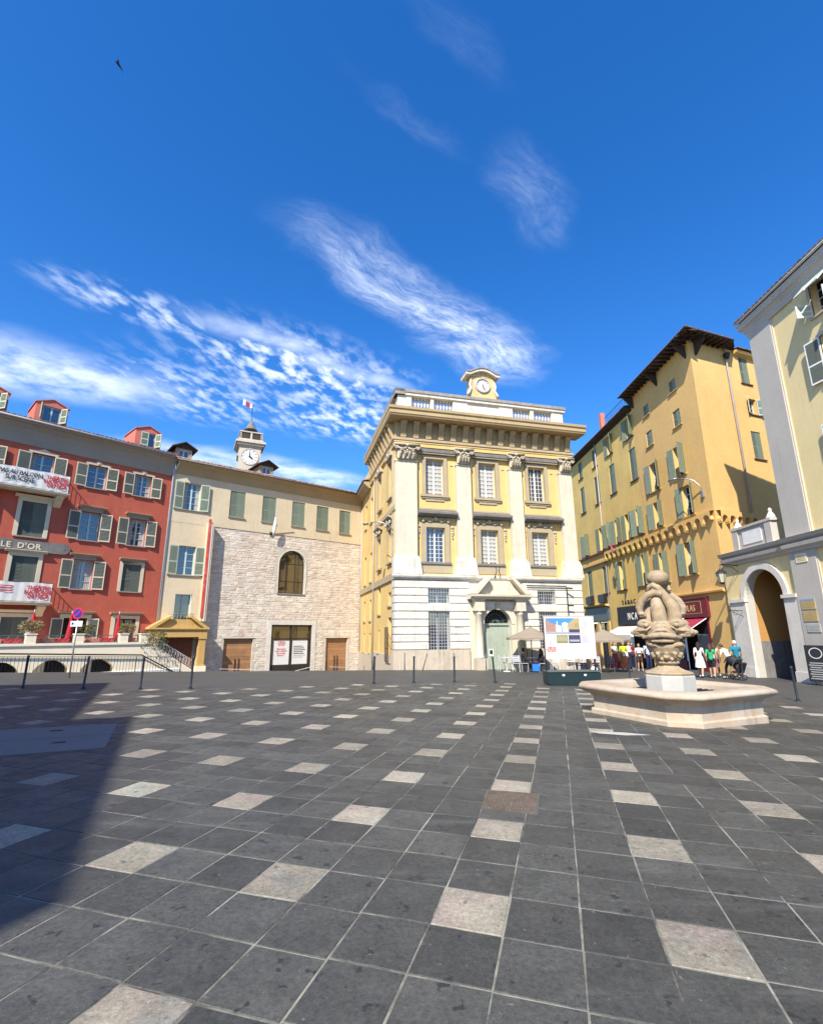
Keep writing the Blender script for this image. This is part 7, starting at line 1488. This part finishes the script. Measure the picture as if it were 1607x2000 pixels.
def wall_lamps():
    t = thing('street_lamp', 'street lamp on a curved arm on the orange corner house', 'lamp', (YC[0], YC[1], 0), rot_of(178.4)); fr = Fr(t)
    fr.put(MB().tube([(-.75, -.02, 9.9), (-.78, -.12, 10.35), (-.95, -.35, 10.75), (-1.25, -.65, 10.98), (-1.55, -.9, 11.05)], .035, 8), 'arm', mats=M['steel'], smooth=True); fr.put(MB().ell((-1.85, -1.12, 11.05), (.42, .3, .09), 14, 8), 'lamp_head', mats=M['steel'], smooth=True); fr.put(MB().box(-.85, -.65, -.12, .02, 9.65, 10.0), 'wall_bracket', mats=M['steel'])
    t = thing('street_lamp', 'street lamp on a curved arm on the palace side wall', 'lamp', (-1, 29, 0), rot_of(75.6)); fr = Fr(t, -math.pi / 2)
    fr.put(MB().tube([(-.3, .0, 7.6), (-.3, -.3, 8.0), (-.5, -.9, 8.2), (-.9, -1.3, 8.2)], .03, 8), 'arm', mats=M['steel'], smooth=True); fr.put(MB().ell((-1.15, -1.55, 8.15), (.28, .2, .07), 12, 8), 'lamp_head', mats=M['steel'], smooth=True)
wall_lamps()
def small_things():
    # plaza covers
    t = thing('drain_cover', 'rusty square cast iron cover set in the paving', 'cover', (1.03, 5.84, plane_z(1.03, 5.84) + .006), math.atan2(TU.y, TU.x)); MB().box(-.29, .29, -.34, .34, -.02, .002).build('frame', M['irong'], t)
    plate = MB()
    for i in range(18):
        for j in range(20): plate.box(-.27 + .03 * i + .003, -.27 + .03 * i + .027, -.32 + .032 * j + .004, -.32 + .032 * j + .028, .0, .007)
    tag(plate.build('tread_pattern', M['cover'], t), kind='stuff'); MB().box(-.275, .275, -.325, .325, -.01, .004).build('plate', M['cover'], t)
    pts = [(-6.75, 7.0), (-4.62, 8.13), (-5.66, 10.28), (-7.9, 9.1)]
    t = thing('access_hatch', 'pair of flush pinkish stone hatch slabs in the shade at left', 'hatch', (-6.2, 8.6, plane_z(-6.2, 8.6)))
    L0 = lambda a, b, f: (a[0] + (b[0] - a[0]) * f, a[1] + (b[1] - a[1]) * f)
    for f0, f1 in ((.0, .495), (.505, 1.0)):
        q = [L0(pts[0], pts[3], f0), L0(pts[1], pts[2], f0), L0(pts[1], pts[2], f1), L0(pts[0], pts[3], f1)]
        mb = MB(); mb.add([(x + 6.2, y - 8.6, plane_z(x, y) - plane_z(-6.2, 8.6) + dz) for dz in (-.02, .013) for x, y in q], [(4, 5, 6, 7), (0, 1, 5, 4), (1, 2, 6, 5), (2, 3, 7, 6), (3, 0, 4, 7)]); mb.build('slab', M['hatch'], t)
        m_ = L0(L0(pts[0], pts[1], .72 - .08 * (f0 > .3)), L0(pts[3], pts[2], .72 - .08 * (f0 > .3)), (f0 + f1) / 2 + .05); MB().box(-.09, .09, -.04, .04, .012, .022).build('lifting_slot', M['iron'], t, (m_[0] + 6.2, m_[1] - 8.6, plane_z(*m_) - plane_z(-6.2, 8.6)), R_(25))
    t = thing('sky_reflection_patch', 'bright pale patch painted as sky reflected on the paving by the fountain', 'paving', (3.75, 10.05, plane_z(3.75, 10.05))); p = [(-.42, .12), (-.30, -.12), (.12, -.28), (.62, -.22), (.22, .02)]  # flat pale polygon: the sky's reflection on the stones put in as colour
    MB().add([(x, y, plane_z(3.75 + x, 10.05 + y) - plane_z(3.75, 10.05) + .009) for x, y in p], [tuple(range(5))]).build('patch', M['marble'], t)
    # menu board and its low rail at the right edge
    t = thing('menu_board', 'black menu board with white circle and writing at the right edge', 'board', (16.9, 21.75, gz(16.9, 21.75)), rot_of(165)); MB().box(-.45, .45, -.02, .02, .15, 1.62).build('panel', M['board'], t)
    n = 28; mb = MB()
    for k in range(n):
        a, b = 2 * math.pi * k / n, 2 * math.pi * (k + 1) / n; mb.add([(q * math.cos(e), -.026, 1.3 + q * .8 * math.sin(e)) for e in (a, b) for q in (.24, .28)], [(0, 1, 3, 2)])
    mb.build('circle_emblem', M['paper'], t); mb = MB(); [mb.box(-.36 + .05 * (k % 2), .34 - .09 * (k % 3), -.026, -.021, .25 + .09 * k, .29 + .09 * k) for k in range(8)]; mb.build('menu_print', M['ink_g'], t); mb = MB(); [mb.tube([(s, 0, 1.6), (s, .25, 0)], .015, 6) for s in (-.4, .4)]; mb.build('stand', M['iron'], t)
    t = thing('bird', 'small dark bird flying high in the sky at left', 'bird', (-11.13, 14.5, 22.86), R_(40)); t.rotation_euler = (R_(20), R_(70), R_(10))
    mb = MB(); mb.tube([(0, -.16, 0), (0, -.05, .01), (0, .08, 0), (0, .2, 0)], [.015, .045, .035, .012], 8); mb.build('body', M['board'], t, smooth=True)
    for s in (-1, 1): MB().add([(s * .02, -.06, .01), (s * .02, .05, .01), (s * .18, .03, .05), (s * .36, .14, .02), (s * .2, -.05, .05)], [(0, 1, 2, 4), (4, 2, 3)]).build('wing', M['board'], t)
    # short handrails before the stone wall's doors
    th = rot_of(51); c, s = math.cos(th), math.sin(th); W = lambda x, y: (BO[0] + c * x - s * y, BO[1] + s * x + c * y)
    for xa, xb, lab in ((-11.4, -8.2, 'thin steel handrail before the left wooden door'), (-6.4, -3.9, 'thin steel handrail sloping before the glazed entrance'), (-3.2, -.6, 'thin steel handrail before the right wooden door')):
        a, b = W(xa, -.9), W(xb, -.9); t = thing('step_handrail', lab, 'handrail', (a[0], a[1], gz(*a)), 0, 'handrails before the stone wall'); e = (b[0] - a[0], b[1] - a[1], gz(*b) - gz(*a)); rise = .25 if xa == -6.4 else -.05
        MB().tube([(0, 0, .75 - rise), (e[0], e[1], e[2] + .75 + rise)], .022, 6).build('rail', M['wmet'], t)
        for f in (0, .5, 1): MB().tube([(e[0] * f, e[1] * f, e[2] * f - .05), (e[0] * f, e[1] * f, e[2] * f + .75 - rise + 2 * rise * f)], .016, 6).build('post', M['irong'], t)
small_things()
